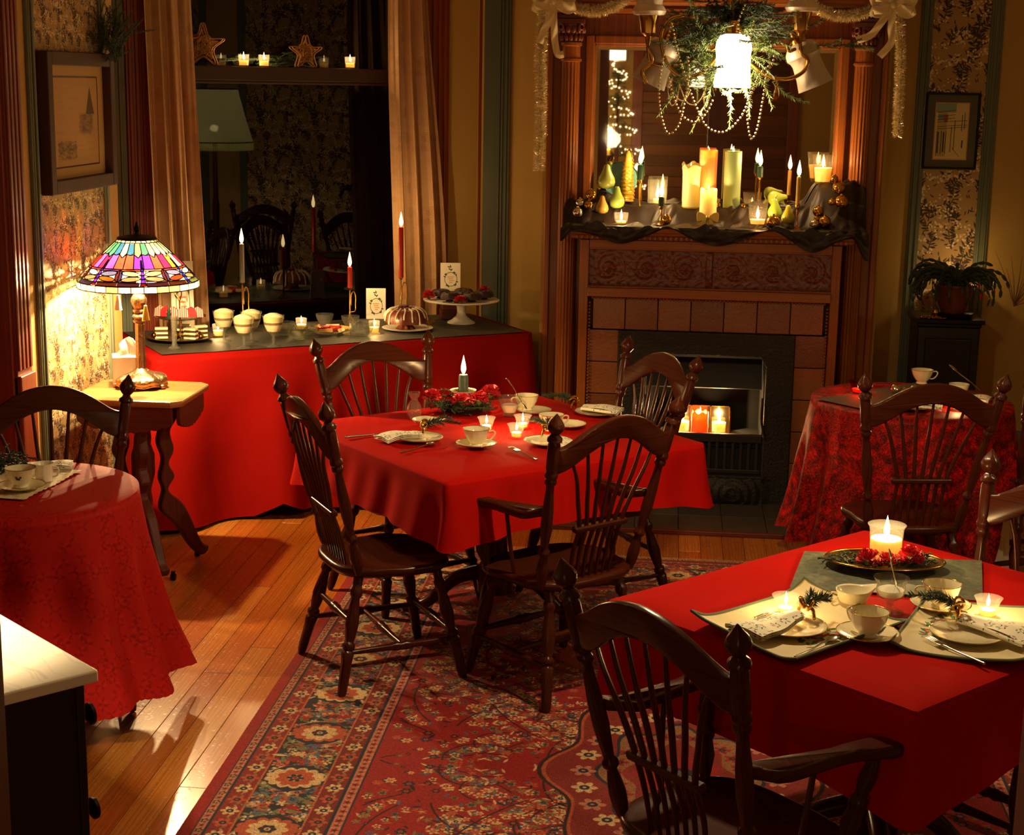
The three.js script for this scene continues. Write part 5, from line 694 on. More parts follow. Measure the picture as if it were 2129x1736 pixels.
// ---------------------------------------------------------------- on the round velvet table
{
  const rt = proto('rt', () => speckTex([66, 72, 52], [[44, 52, 36], [90, 92, 66], [76, 50, 42]], 161, 900, 4, 18, .3));
  solo('table_runner', grid(20, 20, (u, v) => { const a = [.66, -6.84], b = [1.16, -7.33], c = [.93, -6.56], d = [1.46, -7.05]; return [lerp(lerp(a[0], b[0], u), lerp(c[0], d[0], u), v), .004, lerp(lerp(a[1], b[1], u), lerp(c[1], d[1], u), v)]; }), mat('#ffffff', { map: rt, roughness: .75 }), 'mottled green runner across the round velvet table', 'mat', [0, TY, 0]);
  const rv = thing('votive_candle', 'red glass votive glowing at the left of the round velvet table', 'candle', [.862, TY + .004, -7.02]); mesh('glass_cup', lathe([[0, .001], [.028, .001], [.036, .02], [.036, .034], [.05, .052]], 28, 0), mat('#d01010', { transmission: 1, thickness: 0, roughness: 0 }), rv); mesh('wax', lathe([[0, .004], [.026, .005], [.03, .018], [0, .018]], 20), M.wax, rv); flame(rv, 0, .018, 0, .7, .35);
  place('cup', 'teacup', makeCup, 'cream teacup at the back of the round velvet table', 'cup', [1.165, TY + .02, -7.22], .1); solo('sugar_bowl', lathe([[0, 0], [.03, 0], [.042, .03], [.045, .045], [.043, .045], [.036, .02], [0, .008]], 28), M.china, 'small cream bowl holding a spoon on the round velvet table', 'bowl', [1.31, TY, -7.10]); solo('spoon', spoonG().map(g => T(g, 0, 0, 0, 0, 0, PI - .7)), M.steel, 'silver spoon leaning in the small bowl on the round velvet table', 'spoon', [1.34, TY + .075, -7.11], .2);
  place('plate', 'plate', makePlate, 'cream plate seen through the spindles of the chair at the round velvet table', 'plate', [1.05, TY + .005, -6.70]); setNapkin('printed napkin on the plate behind the chair spindles', [1.09, TY + .018, -6.69], -.2, { w0: .09, w1: .11, seed: 13 }); setNapkin('folded white napkin at the right back of the round velvet table', [1.36, TY, -6.98], -.35, { w0: .09, w1: .1, L: .13, seed: 14 });
  const b = thing('ornament', 'cluster of silver baubles by the teacup on the round velvet table', 'ornament', [1.02, TY + .004, -7.02]); mesh('bauble', ball(.022, 0, .022, 0, 20, 14), M.silver, b); mesh('bauble', ball(.018, .045, .018, .01, 20, 14), M.gold, b); mesh('bauble', ball(.02, .085, .02, -.02, 20, 14), M.silver, b);
  place('votive', 'votive_candle', makeVotive, 'lit glass votive at the right front of the round velvet table', 'candle', [1.24, TY, -6.72]);
}
// ---------------------------------------------------------------- on the small round table at the left edge
{
  const lace = tex(512, 512, (g, w, h) => { const r = rng(171); g.fillStyle = '#ddd0ac'; g.fillRect(0, 0, w, h); for (let k = 0; k < 70; k++) { const x = r() * w, y = r() * h; g.fillStyle = 'rgba(120,92,60,.5)'; for (let j = 0; j < 6; j++) { g.beginPath(); g.ellipse(x + Math.cos(j) * 12, y + Math.sin(j) * 12, 8, 4, j, 0, 7); g.fill(); } } }, .25);
  solo('placemat', grid(60, 24, (u, v) => { const s = .006 * Math.abs(Math.sin(u * 40)) * (v > .5 ? 1 : -1); const x = lerp(-.2, .2, u) + 0, z = lerp(-.19, .19, v) + s * sstep(.3, .5, Math.abs(v - .5)); return [x, .004 + .002 * Math.sin(u * 9), z]; }), mat('#ffffff', { map: lace, roughness: .85 }), 'cream lace-edged mat on the small round table at left', 'placemat', [-2.17, TY, -4.90], rotTo([-1.979, -4.472], [-1.919, -5.135]));
  place('saucer', 'saucer', makeSaucer, 'cream saucer at the left edge, on the lace-edged mat', 'saucer', [-2.055, TY + .006, -4.80]);
  const c = thing('teacup', 'cream teacup with a blue flower and dark rim at the left edge', 'cup', [-2.060, TY + .012, -4.81]); mesh('bowl', lathe(cupProf, 40, 1.2), M.china, c); mesh('dark_rim', goldRim(.049, .0635), M.blackMetal, c); { const f = []; for (let k = 0; k < 6; k++) f.push(T(ball(.004, 0, 0, 0, 8, 6, .35), .0065 * Math.cos(k), .04 + .0065 * Math.sin(k), .0425, PI / 2)); mesh('flower_print', f.map(g => T(g, 0, 0, 0, 0, .25)), mat('#2c3350', { roughness: .3 }), c); }
  const j = thing('creamer', 'small white jug beside the flowered teacup at the left edge', 'jug', [-2.025, TY + .006, -4.92]); mesh('body', lathe([[0, 0], [.025, 0], [.03, .02], [.028, .045], [.033, .06], [.031, .06], [.026, .045], [0, .01]], 28), M.porcelain, j); mesh('handle', tube([[.028, .05, 0], [.048, .045, 0], [.044, .02, 0], [.029, .015, 0]], .003, 6), M.porcelain, j);
  const r = rng(173), w = thing('evergreen_spray', 'dark evergreen spray lying on the small round table at left', 'greenery', [-2.19, TY, -5.04]); mesh('needles', greens(r, 46, g => T(g, (r() - .5) * .15, .02 + r() * .03, (r() - .5) * .1, r() * 6, r() * 6, r() * .6), { L: .07, n: 34, w: .016 }), M.needle, w);
  setNapkin('folded white napkin at the back of the small round table at left', [-2.10, TY + .006, -5.09], .3, { w0: .06, w1: .09, L: .2, seed: 15 });
}
// ---------------------------------------------------------------- on the buffet
const BY = BUF.h + .004;
{
  const loc = (s, d) => [BUF.c[0] + s * CT + d * ST, BY, BUF.c[2] - s * ST + d * CT];
  solo('table_runner', grid(60, 8, (u, v) => { const x = (u - .5) * 1.9, z = lerp(-.36, .37, v); return [x, .003 + .002 * Math.sin(u * 40) * Math.sin(v * 9), z]; }), mat('#ffffff', { map: speckTex([52, 46, 34], [[26, 30, 22], [84, 62, 44], [70, 76, 52]], 181, 900, 4, 16, .25), roughness: .6 }), 'dark patterned runner under the desserts on the buffet', 'mat', [BUF.c[0], BUF.h, BUF.c[2]], TH);
  // three-tier look: two-tier cake stand
  const ts = thing('tiered_stand', 'two-tier dark plate stand with a brass loop handle at the left of the buffet', 'cake stand', [-2.36, BY, -7.49]);
  const dark = mat('#3a2c20', { roughness: .25, metalness: .2 }), plate = (R, y) => lathe([[0, y], [R * .7, y], [R, y + .012], [R, y + .015], [R * .68, y + .005], [0, y + .005]], 44);
  mesh('lower_plate', plate(.165, .006), dark, ts); mesh('upper_plate', plate(.125, .105), dark, ts); mesh('rod', tube([[0, .005, 0], [.0, .2, 0]], .004, 8, 2), M.brass, ts); mesh('handle', [tube([[0, .19, 0], [-.012, .215, 0], [-.035, .25, 0], [-.042, .272, 0], [-.03, .28, 0]], .0035, 7), tube([[0, .19, 0], [.01, .22, 0], [.012, .255, 0], [.03, .28, 0], [.05, .278, 0], [.058, .262, 0], [.054, .25, 0]], .0035, 7)], M.brass, ts);
  const cake = (l, x, z, ry) => place('layer', 'layer_cake', g => { for (let k = 0; k < 5; k++) mesh(k % 2 ? 'chocolate_layer' : 'cream_layer', box(.062, .0105, .034, 0, .006 + k * .0108, 0, .002), k % 2 ? mat('#3a1d12', { roughness: .7 }) : mat('#ecd9a8', { roughness: .8 }), g); }, l, 'cake', [-2.36 + x, BY + .014, -7.49 + z], ry, 'layer cakes on the lower tier');
  cake('striped cream and chocolate cake slice at the left of the lower tier', -.075, .06, .3); cake('striped cream and chocolate cake slice at the right of the lower tier', .07, .055, -.15); cake('striped cream and chocolate cake slice in the middle of the lower tier, behind', .0, -.06, .1); cake('striped cream and chocolate cake slice at the far right of the lower tier, behind', .09, -.04, .6);
  for (const [x, z, l] of [[.015, .11, 'gold ball ornament at the front of the lower tier'], [-.105, .085, 'gold ball ornament at the left of the lower tier'], [.125, .07, 'gold ball ornament at the right of the lower tier']]) solo('ornament', ball(x === .015 ? .021 : .014, 0, x === .015 ? .021 : .014, 0, 22, 16), M.gold, l, 'ornament', [-2.36 + x, BY + .019, -7.49 + z]);
  const stripes = tex(128, 64, (g, w, h) => { g.fillStyle = '#e2544c'; g.fillRect(0, 0, w, h); g.fillStyle = '#f3c9b8'; for (let k = 0; k < 6; k++) g.fillRect(k * w / 6, 0, w / 14, h); }, .06), cm = mat('#ffffff', { map: stripes, roughness: .5 });
  const candy = [-.09, -.055, -.02, .03, .065, .095]; candy.forEach((x, k) => { const g = new THREE.BufferGeometry(); solo('wrapped_sweet', T(extrude(poly([[-.03, 0], [.03, 0], [.024, .038], [.0, .052], [-.026, .036]]), .022, .003), 0, 0, -.01), [cm, M.redFlower][k % 3 === 1 ? 1 : 0], ['pink striped sweet at the far left of the upper tier', 'solid red sweet second from the left on the upper tier', 'pink striped sweet left of the rod on the upper tier', 'pink striped sweet right of the rod on the upper tier', 'solid red sweet second from the right on the upper tier', 'pink striped sweet at the far right of the upper tier'][k], 'sweet', [-2.36 + x, BY + .118, -7.49 + .05 - Math.abs(x) * .3], x * 3, null, { swap: false }); });
  const tree = solo('tree_ornament', [0, 1, 2, 3].map(k => T(new THREE.ConeGeometry(.018 - k * .004, .026, 12), 0, .018 + k * .016, 0)), M.waxDarkGreen, 'tiny dark green tree ornament on the upper tier', 'ornament', [-2.395, BY + .112, -7.43]);
  const bud = thing('glass_vase', 'narrow clear glass bud vase in front of the tiered stand', 'vase', [-2.305, BY, -7.22]); mesh('glass', lathe([[0, .001], [.028, .001], [.03, .006], [.016, .014], [.012, .03], [.013, .09], [.017, .158], [.015, .158], [.011, .09], [.01, .03], [0, .02]], 24), M.crystal, bud);
  // trifles
  const trifle = g => { mesh('glass', lathe([[.035, .001], [.034, .004], [.008, .01], [.006, .02], [.009, .03], [.006, .045], [.012, .058], [.036, .075], [.046, .11], [.052, .145], [.054, .15]], 32, 0), M.crystal, g); mesh('cream', lathe([[0, .066], [.03, .074], [.042, .1], [.0425, .106], [.0, .106]], 28), mat('#efe2b8', { roughness: .7 }), g); mesh('sponge', lathe([[0, .106], [.043, .1065], [.0445, .118], [0, .118]], 28), mat('#8a6034', { roughness: .9 }), g); mesh('topping', lathe([[0, .118], [.0448, .118], [.048, .142], [.04, .152], [.02, .16], [0, .163]], 28), mat('#f2e6b0', { roughness: .6 }), g); };
  for (const [x, z, l] of [[-2.142, -7.49, 'layered cream trifle in a stemmed glass, leftmost of four on the buffet'], [-1.996, -7.32, 'layered cream trifle in a stemmed glass, nearest the front edge of the buffet'], [-2.005, -7.49, 'layered cream trifle in a stemmed glass, behind the others'], [-1.87, -7.39, 'layered cream trifle in a stemmed glass, rightmost of four on the buffet']]) place('trifle', 'trifle', trifle, l, 'dessert', [x, BY, z]);
  // candles in brass trumpets
  const trumpet = (t, h) => { mesh('tube', [tube([[0, .004, 0], [0, h * .5, 0], [0, h, 0]], t2 => lerp(.0045, .0038, t2), 8, 4), lathe([[.036, .001], [.034, .004], [.02, .012], [.009, .03], [.0045, .06], [0, .06]], 24), lathe([[.004, h - .012], [.008, h - .008], [.012, h + .004], [.0125, h + .016], [.0105, h + .016], [.009, h], [0, h]], 18)], M.brass, t); mesh('loop', tube([[0, h * .3, 0], [.028, h * .34, 0], [.03, h * .5, 0], [.03, h * .8, 0], [.02, h * .9, 0], [.008, h * .82, 0], [.006, h * .5, 0]], .0036, 7), M.brass, t); };
  const ca = thing('candlestick', 'grey taper in a brass trumpet-shaped holder, leftmost of three before the window', 'candle', [-2.185, BY, -8.0]); trumpet(ca, .225); taper(ca, .226, .425, .0135, M.waxGrey);
  const cb = thing('candlestick', 'short red taper in a brass trumpet-shaped holder, in the middle before the window', 'candle', [-1.665, BY, -8.22]); trumpet(cb, .185); taper(cb, .186, .295, .0135, M.waxRed);
  const cc = thing('candlestick', 'tall red taper in a brass trumpet-shaped holder, before the right curtain', 'candle', [-1.395, BY, -8.24]); trumpet(cc, .245); taper(cc, .246, .51, .0135, M.waxRed);
  solo('ornament', ball(.024, 0, .024, 0, 22, 16), M.silver, 'silver ball ornament behind the trifles, before the window', 'ornament', [-2.08, BY + .03, -7.86]);
  const sv = (l, p) => place('svotive', 'votive_candle', makeStraightVotive, l, 'candle', p); sv('lit votive in a straight glass between the tiered stand and the trifles', [-2.214, BY, -7.64]); sv('lit votive in a straight glass behind the fruit platter', [-1.86, BY, -7.93]); sv('lit votive in a straight glass between the crystal bowl and the bundt cake', [-1.475, BY + .002, -7.90]);
  // stacked glass dishes
  const gd = g => mesh('glass', lathe([[0, .001], [.03, .001], [.032, .004], [.05, .03], [.06, .042]], 28, 0), M.crystal, g), dishes = [[-1.90, -7.71, 0], [-1.90, -7.71, .014], [-1.90, -7.71, .028], [-1.80, -7.62, 0], [-1.80, -7.62, .014], [-1.79, -7.74, 0], [-1.79, -7.74, .014]], dl = ['bottom glass dish of the back left stack beside the trifles', 'middle glass dish of the back left stack beside the trifles', 'top glass dish of the back left stack beside the trifles', 'lower glass dish of the front stack before the fruit platter', 'upper glass dish of the front stack before the fruit platter', 'lower glass dish of the stack beside the fruit platter', 'upper glass dish of the stack beside the fruit platter'];
  dishes.forEach(([x, z, y], k) => place('gdish', 'glass_dish', gd, dl[k], 'dish', [x, BY + y, z], 0, 'stacked glass dishes on the buffet'));
  const cup2 = g => mesh('glass', lathe([[0, .001], [.022, .001], [.024, .006], [.034, .02], [.044, .04], [.048, .06]], 28, 0), M.crystal, g); place('gcup', 'punch_cup', cup2, 'small glass punch cup behind the fruit platter, the one farther left', 'cup', [-1.775, BY, -8.10]); place('gcup', 'punch_cup', cup2, 'small glass punch cup in front of the short red taper', 'cup', [-1.63, BY, -8.06]);
  const fp = thing('platter', 'glass platter under the fruit slices on the buffet', 'platter', [-1.695, BY, -7.84], TH); mesh('glass', lathe([[0, .003], [.1, .003], [.135, .016], [.137, .018]], 40, 0), M.crystal, fp);
  const r = rng(191), fl = ['a red apple wedge', 'a pale melon wedge']; for (let k = 0; k < 12; k++) { const a = k / 12 * 2 * PI, R = k % 2 ? .05 : .085, s = extrude(poly([[-.035, 0], [-.02, -.016], [.0, -.021], [.02, -.016], [.035, 0]], false), .018, .003); const red = k % 2; solo('fruit_slice', T(s, 0, .02, 0, PI / 2 - .3, 0, 0), red ? mat('#c23424', { roughness: .4 }) : mat(k % 4 ? '#ecd4a0' : '#e8b85a', { roughness: .45 }), red ? 'red fruit slice fanned round the glass platter' : 'pale yellow fruit slice fanned round the glass platter', 'fruit', [-1.695 + R * Math.sin(a), BY + .015, -7.84 + R * Math.cos(a)], a + .4, red ? 'red fruit slices on the glass platter' : 'pale fruit slices on the glass platter'); }
  const cb2 = thing('crystal_bowl', 'cut crystal bowl on a crystal plate at the front of the buffet', 'bowl', [-1.52, BY, -7.79]); mesh('plate', lathe([[0, .003], [.06, .003], [.095, .013]], 40, 0), M.crystal, cb2); mesh('bowl', grid(64, 8, (u, v) => { const a = u * 2 * PI, R = [.01, .03, .05, .056, .058, .06, .06, .062, .064][Math.round(v * 8)] * (1 + .05 * Math.abs(Math.cos(a * 6))), y = [.008, .01, .02, .035, .045, .055, .06, .068, .074][Math.round(v * 8)]; return [R * Math.sin(a), y, R * Math.cos(a)]; }), M.crystal, cb2);
  // bundt cake
  const bp = thing('cake_plate', 'white china plate under the bundt cake', 'plate', [-1.325, BY, -8.03]); mesh('dish', lathe([[0, .002], [.08, .002], [.13, .012], [.132, .014], [.08, .007], [0, .007]], 44), M.porcelain, bp);
  const bt = thing('bundt_cake', 'fluted brown bundt cake with white icing drips on the buffet', 'cake', [-1.335, BY + .008, -8.03]); mesh('cake', grid(96, 20, (u, v) => { const a = u * 2 * PI, b = v * PI * 1.5 - .35, f = 1 + .13 * Math.cos(a * 8), R = .066 + .04 * Math.cos(b) * f, y = Math.max(0, .05 + .056 * Math.sin(b) * (1 + .04 * Math.cos(a * 8))); return [R * Math.sin(a), y, R * Math.cos(a)]; }), mat('#6a2e16', { roughness: .5, clearcoat: .3, clearcoatRoughness: .3 }), bt); const dr = []; for (let k = 0; k < 16; k++) { const a = k / 16 * 2 * PI + .1; dr.push(tube([[.055 * Math.sin(a), .108, .055 * Math.cos(a)], [.085 * Math.sin(a + .05), .1, .085 * Math.cos(a + .05)], [.104 * Math.sin(a), .08, .104 * Math.cos(a)], [.112 * Math.sin(a), .062 - (k % 3) * .014, .112 * Math.cos(a)]], .0042, 6)); } mesh('icing', dr, mat('#e8d6b4', { roughness: .4 }), bt); solo('flower', [0, 1, 2, 3, 4, 5].map(k => T(ball(.012, 0, 0, 0, 10, 8, .6), .014 * Math.cos(k * 1.05), .012, .014 * Math.sin(k * 1.05))), mat('#5a1820', { roughness: .6 }), 'dark red flower on top of the bundt cake', 'flower', [-1.345, BY + .112, -8.03]);
  solo('star_ornament', T(extrude(poly(Array.from({ length: 10 }, (_, k) => { const R = k % 2 ? .012 : .028, a = k / 10 * 2 * PI + PI / 2; return [R * Math.cos(a), R * Math.sin(a)]; })), .008, .002), 0, .028, 0), M.gold, 'small gold star leaning beside the bundt cake', 'ornament', [-1.22, BY + .002, -8.12], .4);
  // footed cake stand with small chocolate cakes
  const cs = thing('cake_stand', 'white footed cake stand at the right end of the buffet', 'cake stand', [-1.085, BY, -8.33]); mesh('foot', lathe([[0, .001], [.075, .001], [.074, .006], [.05, .02], [.028, .04], [.022, .06], [.025, .09], [.04, .112], [0, .118]], 40), M.porcelain, cs); mesh('plate', lathe([[0, .113], [.14, .115], [.2, .121], [.204, .126], [.2, .128], [.14, .122], [0, .121]], 64), M.porcelain, cs);
  const mini = g => { mesh('cake', grid(48, 14, (u, v) => { const a = u * 2 * PI, b = v * PI * 1.5 - .35, R = .032 + .02 * Math.cos(b) * (1 + .1 * Math.cos(a * 7)), y = Math.max(0, .022 + .025 * Math.sin(b)); return [R * Math.sin(a), y, R * Math.cos(a)]; }), mat('#2c140c', { roughness: .55 }), g); const s = []; const rr = rng(195); for (let k = 0; k < 60; k++) { const a = rr() * 2 * PI, R = .02 + rr() * .024; s.push(ball(.0016, R * Math.sin(a), .046 - Math.abs(R - .032) * .35, R * Math.cos(a), 5, 4)); } mesh('sugar_dusting', s, mat('#e9ddc8', { roughness: .9 }), g); };
  for (const [x, z, l] of [[-.115, -.03, 'sugared small chocolate cake at the left of the footed stand'], [-.05, .085, 'sugared small chocolate cake at the front of the footed stand'], [0, -.09, 'sugared small chocolate cake at the back of the footed stand'], [.065, .07, 'sugared small chocolate cake at the front right of the footed stand'], [.115, -.035, 'sugared small chocolate cake at the far right of the footed stand'], [.01, -.005, 'sugared small chocolate cake in the middle of the footed stand']]) place('mini', 'chocolate_cake', mini, l, 'cake', [-1.085 + x, BY + .127, -8.33 + z]);
  carnation('red flower at the left rim of the footed cake stand', [-1.255, BY + .13, -8.30], .034, 196); carnation('red flower at the front of the footed cake stand', [-1.075, BY + .13, -8.19], .03, 197); carnation('red flower at the back right of the footed cake stand', [-.975, BY + .15, -8.43], .03, 198);
  // menu cards
  const cardT = tex(256, 340, (g, w, h) => { g.fillStyle = '#e9e2d0'; g.fillRect(0, 0, w, h); g.strokeStyle = '#46523e'; g.lineWidth = 7; g.beginPath(); g.ellipse(w * .52, h * .58, 78, 84, 0, 0, 7); g.stroke(); const r = rng(199); for (let k = 0; k < 16; k++) { const a = [.6, 2.2, 3.6, 5.4][k % 4] + (r() - .5) * .6; g.save(); g.translate(w * .52 + 84 * Math.cos(a), h * .58 + 90 * Math.sin(a)); g.rotate(r() * 7); g.fillStyle = '#3b4a36'; g.beginPath(); g.ellipse(0, 0, 17, 7, 0, 0, 7); g.fill(); g.restore(); } g.fillStyle = '#3b4436'; for (const [x, y, a] of [[-8, 0, .5], [14, 8, 2.4], [-18, -26, .2], [2, -34, 1.2]]) { g.save(); g.translate(w * .5 + x, h * .22 + y); g.rotate(a); g.beginPath(); g.ellipse(0, 0, 18, 7, 0, 0, 7); g.fill(); g.restore(); } g.strokeStyle = '#c0603a'; g.lineWidth = 5; for (const [x0, x1, y] of [[.34, .68, .5], [.38, .64, .565], [.42, .7, .63], [.44, .6, .695]]) { g.beginPath(); for (let x = x0 * w; x < x1 * w; x += 4) g.lineTo(x, y * h + 4 * Math.sin(x * .9) * Math.sin(x * .31)); g.stroke(); } }, 1);
  cardT.repeat.set(1, 1); const cm2 = mat('#ffffff', { map: cardT, roughness: .8 });
  const card = (l, p, ry, w, h) => { const t = thing('menu_card', l, 'card', p, ry); mesh('card', T(grid(1, 1, (u, v) => [(u - .5) * w, v * h, 0, u, v]), 0, 0, .0012, -.06), cm2, t, { uv: true }); mesh('backing', T(box(w, h, .002, 0, h / 2, 0), 0, 0, 0, -.06), M.white, t); mesh('easel', T(box(.03, h * .7, .002, 0, h * .35, 0), 0, 0, -.06, .25), M.white, t); };
  card('white menu card with a green wreath, standing left of the bundt cake', [-1.555, BY, -8.38], .2, .105, .165); card('white menu card with a green wreath, raised behind the footed cake stand', [-1.165, BY + .15, -8.48], .2, .108, .152); solo('stack_box', [box(.11, .05, .09, 0, .025, 0, .004), box(.1, .05, .08, 0, .075, 0, .004), box(.095, .048, .075, 0, .124, 0, .004)], M.parlourDark, 'dark box raising a menu card behind the footed cake stand', 'box', [-1.165, BY, -8.49], .3); card('white menu card behind the tiered stand, before the left curtain', [-2.41, BY, -7.70], .35, .11, .36);
}
// ---------------------------------------------------------------- on the parlour table
{
  const t = thing('tissue_box', 'white tissue box with a tissue standing up, behind the stained glass lamp', 'box', [-2.30, .781, -6.53], .35); const m = mat('#e9e0cc', { roughness: .8 });
  mesh('box', [span(-.058, .058, 0, .13, -.058, .058, .003)], m, t); mesh('tissue', grid(14, 12, (u, v) => { const x = (u - .5) * .1 * (1 - .4 * v); return [x + .012 * Math.sin(v * 3), .128 + .085 * v * (1 - .5 * Math.abs(u - .75)), .02 * Math.sin(u * 7 + v * 2)]; }), mat('#f6f2e8', { roughness: .9, transmission: .3, thickness: 0 }), t);
}
// ---------------------------------------------------------------- on the window ledge
{
  const tw = mat('#8a5a2c', { roughness: .6, metalness: .3 });
  const star = (l, s, y, R, ry) => { const p = W(s, y, -.05), t = thing('star_decoration', l, 'ornament', p, TH + ry), pts = Array.from({ length: 10 }, (_, k) => { const q = k % 2 ? R * .46 : R, a = k / 10 * 2 * PI + PI / 2; return [q * Math.cos(a), R * .84 + q * Math.sin(a)]; }); for (const z of [-.018, .018]) mesh('wire_outline', tube(pts.map(q => [q[0], q[1], z]).concat([]), .0035, 6, 90, true), tw, t); const r = rng(201), g = []; for (let k = 0; k < 210; k++) { const a = r() * 2 * PI, b = r() * 2 * PI, f = th => { let k2 = ((th - PI / 2) / (2 * PI) * 10 % 10 + 10) % 10, i = k2 | 0, q = k2 - i; return lerp(i % 2 ? R * .46 : R, (i + 1) % 2 ? R * .46 : R, q) * (.8 + .1 * Math.cos(q * 2 * PI)); }, A = [f(a) * .8 * Math.cos(a), R * .84 + f(a) * .8 * Math.sin(a)], B = [f(b) * .8 * Math.cos(b), R * .84 + f(b) * .8 * Math.sin(b)]; g.push(tube([[A[0], A[1], (r() - .5) * .05], [B[0] * .6 + A[0] * .4, B[1] * .6 + A[1] * .4, (r() - .5) * .05]], .0011, 4, 2, false, false)); } mesh('twig_filling', g, mat('#a97a3a', { metalness: .5, roughness: .35 }), t); };
  star('larger gold wire star filled with twigs, at the left of the window ledge', .475, 2.145, .115, 0); star('smaller gold wire star filled with twigs, at the right of the window ledge', 1.03, 2.145, .09, .1);
  const sv = (l, s) => place('svotive', 'votive_candle', makeStraightVotive, l, 'candle', W(s, 2.145, -.035)); sv('lit glass votive beside the larger star on the window ledge', .685); sv('lit glass votive second from the larger star on the window ledge', .795); sv('lit glass votive right of the smaller star on the window ledge', 1.275);
  const r = rng(203), e = thing('evergreen_spray', 'fir sprigs lying along the window ledge between the stars', 'greenery', W(.86, 2.145, -.12), TH); mesh('needles', greens(r, 26, g => T(g, (r() - .5) * .34, .012 + r() * .03, (r() - .5) * .06, r() * 6, (r() - .5) * 1.2 + (r() > .5 ? PI : 0), r() * .35), { L: .13, n: 50, w: .022 }), M.needle, e);
}
